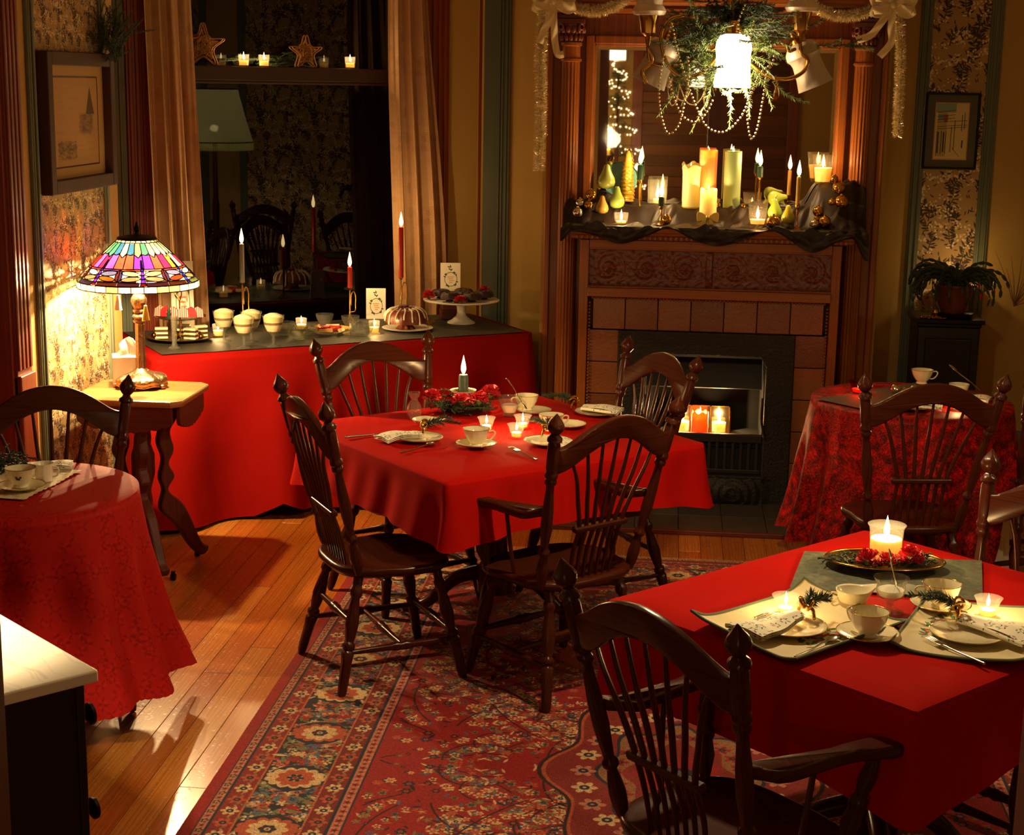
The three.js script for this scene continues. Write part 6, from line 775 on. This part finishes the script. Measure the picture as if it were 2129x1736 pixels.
// ---------------------------------------------------------------- on the mantel: a crumpled brown cloth and what stands in it
const drapeY = (x, z) => 1.404 + .086 * sstep(-7.93, -8.02, z) + .10 * sstep(.66, .74, x) * sstep(-7.98, -8.06, z) + .03 * sstep(.66, .8, x) * sstep(-7.86, -7.96, z) + .065 * Math.exp(-(((x + .33) / .07) ** 2)) * sstep(-7.99, -8.06, z);
{
  const ys = x => .03 + .055 * Math.max(0, Math.exp(-(((x + .235) / .12) ** 2))) + .055 * Math.exp(-(((x - .235) / .14) ** 2)) + .075 * Math.exp(-(((x - .70) / .1) ** 2)) + (x > .88 ? .06 * sstep(.88, .95, x) : 0) - .03 * Math.exp(-(((x + .0) / .07) ** 2)) - .03 * Math.exp(-(((x - .49) / .07) ** 2));
  const dm = mat('#221814', { roughness: .45, specularIntensity: .6, ior: 1.45 });
  solo('mantel_cloth', grid(420, 90, (u, v) => {
    const x = lerp(-.53, .965, u), f = (noise.noise(x * 9 + 3, v * 5, 1) * .03 + Math.abs(noise.noise(x * 15 + v * 4, v * 6 + x * 4, 5)) * .05 - .012), end = sstep(-.47, -.53, x) + sstep(.89, .96, x), fz = noise.noise(x * 14, v * 6, 8) * .012;
    if (v < .62) { const z = lerp(-8.17, -7.815, v / .62); return [x, drapeY(x, z) + Math.max(0, f) * sstep(.66, .45, v) - end * .05 * (.5 + .5 * noise.noise(x * 30, v * 5, 2)), z + fz * .5]; }
    const q = (v - .62) / .38, D = ys(x); return [x, 1.404 + Math.max(0, f) * (1 - q) - D * q - end * .05, -7.815 + .012 * Math.sin(q * PI) + fz + .004 * Math.sin(x * 60) * q];
  }), dm, 'crumpled brown satin cloth swagged along the mantel shelf', 'cloth');
  const on = (x, z, dy = 0) => [x, drapeY(x, z) + .012 + dy, z];
  const gb = (l, x, y, z, R, m = M.gold) => { const o = thing('ornament', l, 'ornament', [x, y, z]); mesh('ball', ball(R, 0, 0, 0, 26, 18), m, o); mesh('cap', T(new THREE.CylinderGeometry(R * .22, R * .22, R * .25, 10), 0, R * 1.05, 0), M.brass, o); };
  gb('gold ball beside the tall pear, highest at the left end of the mantel', -.392, 1.543, -7.97, .028); gb('pale silver ball, farthest left on the mantel', -.446, 1.504, -7.97, .022, M.silver); gb('gold ball right of the silver one at the left end of the mantel', -.402, 1.491, -7.965, .024); gb('pale gold ball lowest at the left end of the mantel', -.454, 1.458, -7.93, .026, M.silver);
  gb('gold ball at the foot of the small green candle on the mantel', -.013, 1.436, -7.885, .025); gb('large gold ball right of the crackle glass votive on the mantel', .506, 1.439, -7.885, .033);
  gb('large gold ball under the glass goblet at the right of the mantel', .823, 1.605, -7.985, .032); gb('small gold ball touching the highest gold ball at the right of the mantel', .80, 1.648, -7.99, .02); gb('large gold ball in the folds at the far right of the mantel', .837, 1.539, -7.95, .034); gb('small gold ball left of the one in the folds at the far right', .791, 1.536, -7.95, .018); gb('gold ball right of the slender brass candlestick on the mantel', .726, 1.49, -7.95, .026); gb('tiny gold ball in the cluster at the lower right of the mantel', .718, 1.456, -7.925, .015); gb('gold ball at the front right of the mantel', .757, 1.443, -7.91, .03); gb('pale ball at the lower right front of the mantel', .706, 1.43, -7.9, .024, M.silver); gb('tiny gold ball right of the ribboned cream candle on the mantel', .238, 1.506, -7.98, .014); gb('tiny gold ball right of the tall green pillar on the mantel', .364, 1.505, -7.98, .012);
  const pear = (l, x, y, z, s, c, tilt = 0, ry = 0) => { const t = thing('pear', l, 'pear', [x, y, z], ry); const g = lathe([[0, 0], [.02, .001], [.036, .012], [.042, .03], [.038, .05], [.026, .072], [.018, .09], [.015, .105], [.009, .113], [0, .114]].map(p => [p[0] * s, p[1] * s]), 28, 0); mesh('fruit', T(g, 0, tilt ? .036 * s : 0, 0, 0, 0, tilt), mat(c, { roughness: .3, clearcoat: .3, clearcoatRoughness: .2 }), t); const st = tube([[0, .112 * s, 0], [.003, .122 * s, 0], [.008, .132 * s, 0]], .0016, 5); mesh('stem', T(st, 0, tilt ? .036 * s : 0, 0, 0, 0, tilt), M.chair, t); };
  pear('large green pear standing highest at the left of the mantel', -.32, 1.572, -8.04, 1.06, '#8c9440'); pear('green pear in front of the largest pear at the left of the mantel', -.264, 1.478, -8.0, .95, '#7f9440'); pear('small brownish yellow pear at the left of the mantel', -.335, 1.452, -7.97, .78, '#a8843a'); pear('green pear right of the crackle glass votive', .517, 1.45, -7.965, .85, '#8aa03c'); pear('yellow-green pear in front, right of another pear on the mantel', .58, 1.43, -7.93, .78, '#a09a34'); pear('green pear lying on its side behind two others on the mantel', .485, 1.51, -8.02, .85, '#93a044', -1.45, .2);
  const stick = (t, h) => mesh('brass_stick', [lathe([[.03, 0], [.028, .004], [.012, .01], [.005, .02], [.0045, h * .5], [.0055, h * .52], [.0045, h - .02], [.008, h - .016], [.012, h - .004], [.0125, h + .008], [.0105, h + .008], [.009, h - .004], [0, h - .004]], 20)], M.brass, t);
  const c1 = thing('candlestick', 'dark green taper in a brass stick, left of the mantel pillars', 'candle', [-.152, 1.472, -8.03]); stick(c1, .15); taper(c1, .148, .222, .0165, M.waxDarkGreen); const c2 = thing('candlestick', 'short dark green taper in a low brass stick at the front of the mantel', 'candle', [-.041, 1.408, -7.9]); stick(c2, .095); taper(c2, .092, .138, .0155, M.waxDarkGreen); const c3 = thing('candlestick', 'dark green taper in a brass stick, right of the tall green pillar', 'candle', [.441, 1.493, -8.05]); stick(c3, .155); taper(c3, .153, .205, .0155, M.waxDarkGreen); const c4 = thing('candlestick', 'slender gold taper in a thin brass stick at the right of the mantel', 'candle', [.62, 1.402, -7.89]); stick(c4, .12); taper(c4, .117, .258, .0105, mat('#b08a4a', { roughness: .5 }));
  const tall = thing('glass_votive', 'tall straight glass votive left of the melted cream candle', 'candle', on(-.064, -8.05)); mesh('glass_cup', lathe([[0, .001], [.045, .001], [.048, .006], [.05, .118]], 32, 0), M.crystal, tall); mesh('wax', lathe([[0, .004], [.02, .004], [.021, .024], [0, .024]], 20), M.wax, tall); flame(tall, 0, .024, 0, 1.4, .5);
  const dish = thing('votive_dish', 'low clear glass votive dish at the left front of the mantel', 'candle', on(-.236, -7.89, -.006)); mesh('glass_cup', lathe([[0, .001], [.022, .001], [.03, .01], [.034, .03], [.036, .055]], 28, 0), M.glass, dish); mesh('wax', lathe([[0, .004], [.024, .005], [.025, .014], [0, .014]], 20), M.wax, dish); flame(dish, 0, .014, 0, 1.3, .5);
  function pillar(name, label, pos, R, H, m, depth, o = {}) { const t = thing(name, label, 'candle', pos); const g = grid(72, 14, (u, v) => { const a = u * 2 * PI, k = Math.round(v * 14), pr = [[0, 0], [1, 0], [1.01, .01], [1, H * .3], [1, H * .6], [1, H * .85], [1, H - .004], [.97, H], [.9, H - .004], [.85, H - depth * .4], [.8, H - depth * .8], [.7, H - depth], [.4, H - depth - .001], [.1, H - depth - .001], [0, H - depth - .001]][k]; let [r0, y] = pr; if (o.melt && y > H - depth - .0 && r0 > .82) { y += o.melt * (Math.sin(a * 3 + 1) + .6 * Math.sin(a * 5)) * sstep(H - .06, H, y); r0 *= 1 + (o.flare ?? 0) * sstep(H - .05, H, y) * (1 + .4 * Math.sin(a * 4)); } return [r0 * R * Math.sin(a), y, r0 * R * Math.cos(a)]; }); mesh('wax', g, m, t); flame(t, 0, H - depth, 0, 1.4 * (o.fs ?? 1), o.p ?? .6); return t; }
  pillar('pillar_candle', 'cream candle with a melted frilled rim, left of the mantel pillars', [.103, 1.485, -8.03], .042, .205, mat('#cdc58c', { roughness: .5, transmission: .5, thickness: 0 }), .055, { melt: .008, flare: .14, fs: 1 });
  pillar('pillar_candle', 'tall amber pillar candle glowing in the middle of the mantel', [.186, 1.488, -8.08], .043, .285, M.waxAmber, .04, { fs: .8, p: .7 }); const sm = pillar('pillar_candle', 'small cream candle tied with a gold bow in front of the amber pillar', [.189, 1.44, -7.955], .042, .148, mat('#f2e2a8', { roughness: .5, transmission: .55, thickness: 0 }), .03, { melt: .005, fs: .8, p: .7 });
  solo('bow', [-1, 1].map(s => T(extrude(poly([[0, 0], [.03, .022], [.052, .02], [.05, -.022], [.03, -.02]], true), .012, .003), 0, 0, 0, 0, s > 0 ? 0 : PI)).concat([-1, 1].map(s => T(extrude(poly([[-.008, 0], [.008, 0], [.012, -.06], [0, -.052], [-.012, -.06]]), .004, .001), s * .012, 0, 0, 0, 0, s * .25)), [ball(.011, 0, 0, .006, 10, 8)]), mat('#b99c4c', { metalness: .7, roughness: .35 }), 'gold ribbon bow on the front of the small cream candle', 'bow', [.188, 1.452, -7.905]);
  pillar('pillar_candle', 'tallest green pillar candle right of the amber one on the mantel', [.306, 1.484, -8.06], .0425, .285, M.waxGreen, .02, { fs: .7, p: .5 });
  const cr = thing('crackle_votive', 'crackle glass hurricane votive at the front of the mantel', 'candle', [.431, 1.404, -7.9]); mesh('glass_cup', lathe([[.03, .001], [.045, .002], [.044, .012], [.036, .02], [.042, .05], [.046, .1], [.05, .138]], 36, 0), mat('#fff4e0', { transmission: 1, thickness: 0, roughness: .12, ior: 1.6, bumpMap: noiseBump, bumpScale: .004 }), cr); mesh('wax', lathe([[0, .022], [.034, .022], [.037, .044], [0, .044]], 24), M.wax, cr); flame(cr, 0, .044, 0, 1.5, .6);
  const gob = thing('goblet_votive', 'glass goblet votive raised on cloth at the right of the mantel', 'candle', [.748, 1.608, -8.05]); mesh('glass_cup', lathe([[.03, .001], [.034, .01], [.04, .03], [.047, .08], [.049, .12], [.056, .155]], 36, 0), mat('#fff4e0', { transmission: 1, thickness: 0, roughness: .1, ior: 1.6, bumpMap: noiseBump, bumpScale: .003 }), gob); mesh('wax', lathe([[0, .02], [.036, .022], [.044, .09], [0, .09]], 24), M.wax, gob); flame(gob, 0, .09, 0, 1.5, .6);
  solo('beehive_candle', lathe(Array.from({ length: 61 }, (_, k) => { const v = k / 60, R = .033 * Math.sqrt(Math.max(0, 1 - Math.pow(v, 2.6))) * (1 + .07 * Math.cos(v * 2 * PI * 13)); return [R, v * .255]; }).concat([[0, .255]]), 28, .5), mat('#c9a13c', { metalness: .6, roughness: .3 }), 'ribbed gold beehive ornament left of the first green taper', 'ornament', on(-.217, -8.11, 0));
  solo('teal_dish', T(lathe([[0, 0], [.05, .004], [.085, .018], [.087, .02], [.05, .009], [0, .005]], 36), 0, .085, 0, 1.35), mat('#4a7a78', { roughness: .3 }), 'teal dish leaning against the mirror behind the pears', 'dish', on(-.255, -8.15, -.0));
}
// ---------------------------------------------------------------- candles in the fireplace
{
  const z = -7.965, y = .336, t = thing('pillar_candle', 'short orange pillar candle burning inside the fireplace opening', 'candle', [.193, y, z]); mesh('wax', grid(60, 12, (u, v) => { const a = u * 2 * PI, H = .125, pr = [[0, 0], [1, 0], [1, .03], [1, .06], [1, .09], [1, H], [.93, H + .002], [.85, H - .012], [.8, H - .03], [.6, H - .036], [.3, H - .036], [.1, H - .036], [0, H - .036]][Math.round(v * 12)]; return [pr[0] * .043 * Math.sin(a), pr[1] + (pr[1] > .1 && pr[0] > .9 ? .006 * Math.sin(a * 6) : 0), pr[0] * .043 * Math.cos(a)]; }), M.waxOrange, t); flame(t, 0, .09, 0, 1.5, .9);
  const lan = thing('candle_box', 'brass and glass box with two lit candles behind the orange pillar', 'lantern', [.2, y, -8.06]); mesh('frame', [span(-.15, .15, 0, .008, -.06, .06), span(-.15, .15, .125, .13, -.06, -.054), ...[[-.147, -.057], [.147, -.057], [-.147, .057], [.147, .057], [-.05, -.057], [.05, -.057]].map(([a, b]) => span(a - .003, a + .003, 0, .13, b - .003, b + .003))], M.brass, lan); mesh('mirrored_back', span(-.145, .145, .008, .125, -.058, -.056), mat('#e8d8b0', { metalness: 1, roughness: .12 }), lan); for (const s of [-1, 1]) { mesh('wax', T(lathe([[0, .009], [.034, .009], [.035, .055], [.032, .056], [0, .048]], 24), s * .094, 0, 0), M.wax, lan); flame(lan, s * .094, .052, 0, 1.6, 1.6); }
}
// ---------------------------------------------------------------- tinsel, bows, pictures, plant
{
  const tin = mat('#efe2c0', { metalness: .65, roughness: .25 });
  function tinsel(label, pts, R, n, seed) { const c = new THREE.CatmullRomCurve3(pts.map(p => V3(...p))), r = rng(seed), pos = []; const F = c.computeFrenetFrames(200, false); for (let k = 0; k < n; k++) { const t = r(), i = Math.round(t * 200), P = c.getPointAt(t), a = r() * 2 * PI, d = F.normals[i].clone().multiplyScalar(Math.cos(a)).addScaledVector(F.binormals[i], Math.sin(a)).addScaledVector(F.tangents[i], (r() - .5) * 1.1).normalize(), l = R * (.7 + .5 * r()), w = F.tangents[i].clone().applyAxisAngle(d, r() * 3).multiplyScalar(.0022), q = P.clone().addScaledVector(d, l), m = P.clone().addScaledVector(d, l * .5).addScaledVector(w, 1.5); pos.push(P.x - w.x, P.y - w.y, P.z - w.z, P.x + w.x, P.y + w.y, P.z + w.z, m.x, m.y, m.z, m.x - w.x, m.y - w.y, m.z - w.z, m.x + w.x, m.y + w.y, m.z + w.z, q.x, q.y, q.z); } const g = new THREE.BufferGeometry(); g.setAttribute('position', new THREE.Float32BufferAttribute(pos, 3)); g.computeVertexNormals(); const t = thing('tinsel_garland', label, 'garland'); mesh('strands', g, tin, t); mesh('core', tube(pts, .004, 6), tin, t); }
  const x0 = .206, z = -8.03; tinsel('silver tinsel rope hanging down the left of the fireplace', [[-.652, 2.46, z], [-.662, 2.2, z], [-.655, 1.95, z], [-.662, 1.66, z]], .036, 5200, 211); tinsel('silver tinsel rope hanging down the right of the fireplace, ending in a tassel', [[1.06, 2.46, z], [1.085, 2.25, z], [1.09, 2.05, z], [1.095, 1.86, z]], .03, 3600, 212);
  tinsel('silver tinsel swag at the top left of the fireplace', [[-.60, 2.50, z], [-.5, 2.45, z], [-.4, 2.432, z], [-.3, 2.46, z], [-.22, 2.52, z], [-.12, 2.6, z]], .034, 4200, 213); tinsel('silver tinsel swag at the top right of the fireplace', [[.5, 2.6, z], [.62, 2.50, z], [.72, 2.44, z], [.82, 2.425, z], [.92, 2.45, z], [1.0, 2.50, z]], .034, 4200, 214);
  const ribbon = mat('#d8c9a0', { roughness: .55, transmission: .15, thickness: 0 }), tail = (pts, w) => { const c = new THREE.CatmullRomCurve3(pts.map(p => V3(...p))); return grid(6, 40, (u, v) => { const p = c.getPointAt(v), t = c.getTangentAt(v), s = V3(-t.y, t.x, 0).normalize(); return [p.x + s.x * (u - .5) * w, p.y + s.y * (u - .5) * w, p.z + .006 * Math.sin(u * 5 + v * 12)]; }); };
  const bow = (l, x, tails) => { const t = thing('bow', l, 'bow', [x, 2.475, -8.0]); mesh('loops', [-1, 1].flatMap(s => [0, 1].map(k => tail([[0, 0, .01], [s * .045, .03 - k * .05, .035], [s * .095, .035 - k * .06, .02], [s * .07, -.005 - k * .035, .005], [0, 0, .01]], .04))), ribbon, t); mesh('knot', ball(.018, 0, 0, .018, 12, 10), ribbon, t); mesh('tails', tails.map(p => tail(p, .034)), ribbon, t); };
  bow('cream ribbon bow at the upper left of the fireplace', -.60, [[[0, 0, .02], [-.015, -.08, .03], [-.05, -.15, .02], [-.065, -.2, .02]], [[0, 0, .02], [.005, -.12, .03], [.012, -.2, .02], [.03, -.255, .03], [.055, -.25, .03]]]); bow('cream ribbon bow at the upper right of the fireplace', 1.03, [[[0, 0, .02], [-.06, -.09, .03], [-.1, -.14, .02], [-.165, -.165, .02]], [[0, 0, .02], [-.005, -.1, .03], [.0, -.17, .02], [-.05, -.24, .02]]]);
}
{ // pictures
  const frameGeo = (w, h, b, d) => [span(-w / 2 + b, w / 2 - b, h / 2 - b, h / 2, 0, d * .97, .004), span(-w / 2 + b, w / 2 - b, -h / 2, -h / 2 + b, 0, d * .97, .004), span(-w / 2, -w / 2 + b, -h / 2, h / 2, 0, d, .006), span(w / 2 - b, w / 2, -h / 2, h / 2, 0, d, .006)];
  const art1 = tex(384, 640, (g, w, h) => { const r = rng(221); g.fillStyle = '#b08a58'; g.fillRect(0, 0, w, h); const blob = (x, y, a, b, al) => { g.fillStyle = `rgba(58,40,22,${al})`; g.beginPath(); g.ellipse(x, y, a, b, 0, 0, 7); g.fill(); }; for (let k = 0; k < 240; k++) blob(w * (.72 + (r() - .5) * .3), h * (.42 + r() * .22), 5 + r() * 14, 4 + r() * 16, .08); g.fillStyle = 'rgba(52,36,20,.75)'; g.beginPath(); g.moveTo(w * .82, h * .1); g.lineTo(w * .76, h * .3); g.lineTo(w * .72, h * .42); g.lineTo(w * .92, h * .42); g.lineTo(w * .88, h * .3); g.fill(); for (let k = 0; k < 420; k++) blob(w * (.08 + r() * .4), h * (.72 + r() * .2), 4 + r() * 10, 3 + r() * 8, .12); for (let k = 0; k < 160; k++) blob(w * r(), h * (.6 + r() * .35), 10 + r() * 26, 2 + r() * 4, .05); for (let k = 0; k < 60; k++) blob(w * r(), h * r() * .5, 40, 6, .025); }, 1); art1.repeat.set(1, 1);
  const art2 = tex(360, 640, (g, w, h) => { g.fillStyle = '#d8c78c'; g.fillRect(0, 0, w, h); g.fillStyle = '#8aa690'; g.fillRect(0, 0, w * .62, h * .16); g.fillStyle = '#b8a468'; g.fillRect(w * .05, h * .16, w * .3, h * .8); g.fillStyle = '#6f8f86'; g.fillRect(w * .08, h * .2, w * .3, h * .1); g.fillStyle = '#a8503a'; g.fillRect(w * .26, h * .2, w * .1, h * .14); g.strokeStyle = '#2e2a20'; g.lineWidth = 7; for (const [x, y0, y1] of [[.06, .5, .95], [.2, .5, .92], [.34, .5, .9], [.5, .42, .88], [.6, .3, .84], [.82, .2, .5], [.9, .16, .46]]) { g.beginPath(); g.moveTo(x * w, y0 * h); g.lineTo(x * w, y1 * h); g.stroke(); } g.lineWidth = 14; for (const [x, y0, y1] of [[.1, .52, .9], [.27, .52, .88], [.86, .66, .8]]) { g.beginPath(); g.moveTo(x * w, y0 * h); g.lineTo(x * w, y1 * h); g.stroke(); } g.lineWidth = 5; for (const y of [.16, .34, .42, .46, .24, .3]) { g.beginPath(); g.moveTo(w * .04, y * h); g.lineTo(w * (y > .3 ? .98 : .6), (y - .04) * h); g.stroke(); } g.beginPath(); g.moveTo(w * .55, h * .8); g.lineTo(w * .8, h * .96); g.stroke(); }, 1); art2.repeat.set(1, 1);
  const quadUV = (w, h, z) => grid(1, 1, (u, v) => [(u - .5) * w, (v - .5) * h, z, u, v]);
  const p1 = thing('picture', 'sepia drawing of a spire in a broad dark wooden frame on the left wall', 'picture', [-2.495, 1.893, -6.538], PI / 2); mesh('frame', frameGeo(.765, .566, .055, .05), mat('#5a3018', { map: oakWood, roughness: .65 }), p1); mesh('mount', span(-.345, .345, -.245, .245, .0, .012), mat('#b3925c', { roughness: .9 }), p1); mesh('print', quadUV(.50, .36, .0135), mat('#ffffff', { map: art1, roughness: .8 }), p1, { uv: true });
  const f = mesh('fillet', frameGeo(.51, .37, .006, .003).map(g => T(g, 0, 0, .012)), M.chair, p1);
  const p2 = thing('picture', 'street sketch in a grey mount and thin black frame on the wallpaper at right', 'picture', [1.503, 1.866, -8.944]); mesh('frame', frameGeo(.29, .41, .012, .022), M.blackMetal, p2); mesh('mount', span(-.138, .138, -.198, .198, 0, .01), mat('#5a584c', { roughness: .85 }), p2); mesh('print', quadUV(.17, .295, .0125), mat('#ffffff', { map: art2, roughness: .8 }), p2, { uv: true }); mesh('fillet', frameGeo(.182, .307, .006, .002).map(g => T(g, 0, 0, .01)), mat('#c99a78', { roughness: .6 }), p2);
  const r = rng(223), e = thing('evergreen_spray', 'dark fir spray tucked behind the top right corner of the left picture', 'greenery', [-2.43, 2.179, -6.835]); mesh('needles', greens(r, 60, g => T(g, (r() - .5) * .05 + .01, r() * .12 - .04, (r() - .5) * .22, (r() - .5) * 1, PI / 2 + (r() - .5) * 2.6, .3 + r() * 1.2), { L: .15, n: 60, w: .026 }), M.needle, e);
  const tw = thing('twig_spray', 'thin brown twigs on the yellow wall at the far right', 'twigs', [1.90, .93, -8.90]), tg = []; for (let k = 0; k < 12; k++) { const a = -.9 + r() * 2.1, L = .15 + r() * .2; tg.push(tube([[0, 0, .02], [L * .5 * Math.sin(a), L * .5 * Math.cos(a), .04 + r() * .03], [L * Math.sin(a) * 1.1, L * Math.cos(a), .03 + r() * .05]], t => .003 * (1 - t * .7), 5, 6)); } mesh('twigs', tg, mat('#6a4630', { roughness: .8 }), tw);
}
{ // plant on a dark carved stand
  const st = thing('plant_stand', 'dark carved cabinet stand with a shaped front, below the trailing plant', 'stand', [1.49, 0, -8.62]); mesh('top', [span(-.18, .18, .88, .905, -.16, .17, .006), span(-.165, .165, .86, .88, -.15, .155, .006)], M.blackMetal, st); mesh('cabinet', [span(-.16, .16, .1, .86, -.15, .14, .008)], mat('#24140d', { map: chairWood, roughness: .45 }), st); mesh('door', [span(-.12, .12, .42, .8, .135, .152, .008), T(extrude(poly([[-.16, .36], [-.13, .3], [-.06, .27], [0, .24], [.06, .27], [.13, .3], [.16, .36]], true), .02, .004), 0, 0, .135)], mat('#2c1910', { map: chairWood, roughness: .4 }), st); for (const sx of [-1, 1]) for (const sz of [-1, 1]) mesh('foot', turned([sx * .14, 0, sz * .12], [sx * .14, .1, sz * .12], [[0, .015], [.4, .025], [.7, .016], [1, .022]]), M.blackMetal, st);
  const p = thing('potted_plant', 'trailing flat-leaved cactus with red buds in a brown pot on the dark stand', 'plant', [1.515, .93, -8.56]); mesh('pot', lathe([[0, 0], [.06, 0], [.08, .05], [.1, .13], [.105, .14], [.1, .15], [.09, .145], [.085, .13], [0, .12]], 32), mat('#6a3320', { roughness: .5 }), p); mesh('saucer', lathe([[0, -.02], [.1, -.02], [.11, 0], [.1, 0], [0, -.005]], 32), M.blackMetal, p);
  const r = rng(231), lf = [], bud = []; for (let k = 0; k < 90; k++) { let a = r() * 2 * PI, P = V3(.04 * Math.sin(a), .13, .04 * Math.cos(a)), e = .9 + r() * .7; const n = 5 + (r() * 4 | 0), spread = .6 + r() * .6; for (let j = 0; j < n; j++) { const L = .042, d = V3(Math.sin(a) * Math.cos(e), Math.sin(e), Math.cos(a) * Math.cos(e) * .7), Q = P.clone().addScaledVector(d, L); const s = ball(1, 0, 0, 0, 6, 5); s.applyMatrix4(new THREE.Matrix4().compose(P.clone().lerp(Q, .5), new THREE.Quaternion().setFromUnitVectors(V3(0, 1, 0), d), V3(.0095, L * .55, .003))); lf.push(clean(s)); P = Q; e -= .42 * spread + r() * .15; a += (r() - .5) * .3; if (P.z < -.3) break; } if (r() > .9) bud.push(T(ball(.006, 0, 0, 0, 8, 6, 3), P.x, P.y - .015, P.z)); } mesh('leaf_segments', lf, mat('#38482a', { roughness: .45 }), p); mesh('red_buds', bud, M.redFlower, p);
  solo('ornament', ball(.022, 0, .022, 0, 22, 16), M.gold, 'gold ball on the bead pile on the plant stand', 'ornament', [1.415, .915, -8.5]); const bp = []; for (let k = 0; k < 150; k++) { const a = r() * 2 * PI, R = Math.pow(r(), .6) * .06; bp.push(ball(.0042, R * Math.sin(a) * 1.2, .004 + (1 - R / .06) * .012 * r(), R * Math.cos(a) * .7, 7, 5)); } const pile = thing('bead_strand', 'heap of small gold beads on the plant stand', 'beads', [1.405, .905, -8.49]); mesh('beads', bp, M.gold, pile).userData.kind = 'stuff';
  const v = thing('votive_candle', 'lit votive glinting through the leaves behind the potted plant', 'candle', [1.60, 1.06, -8.75]); mesh('glass_cup', lathe([[0, .001], [.03, .001], [.036, .06]], 24, 0), M.glass, v); mesh('wax', lathe([[0, .004], [.026, .004], [.027, .02], [0, .02]], 20), M.wax, v); flame(v, 0, .02, 0, .9, .4); solo('wall_bracket', [span(-.06, .06, -.012, 0, -.1, .05, .003), T(extrude(poly([[0, 0], [.15, 0], [0, -.12]]), .015, .003), -.0075, -.012, -.2, 0, -PI / 2), span(-.05, .05, -.13, 0, -.2, -.19, .003)], M.parlourDark, 'small wooden wall bracket behind the potted plant', 'bracket', [1.60, 1.059, -8.75]);
}

scene.traverse(o => { if (o.isMesh) { o.castShadow = o.receiveShadow = true; } delete o.userData.kids; });
renderer.render(scene, camera);
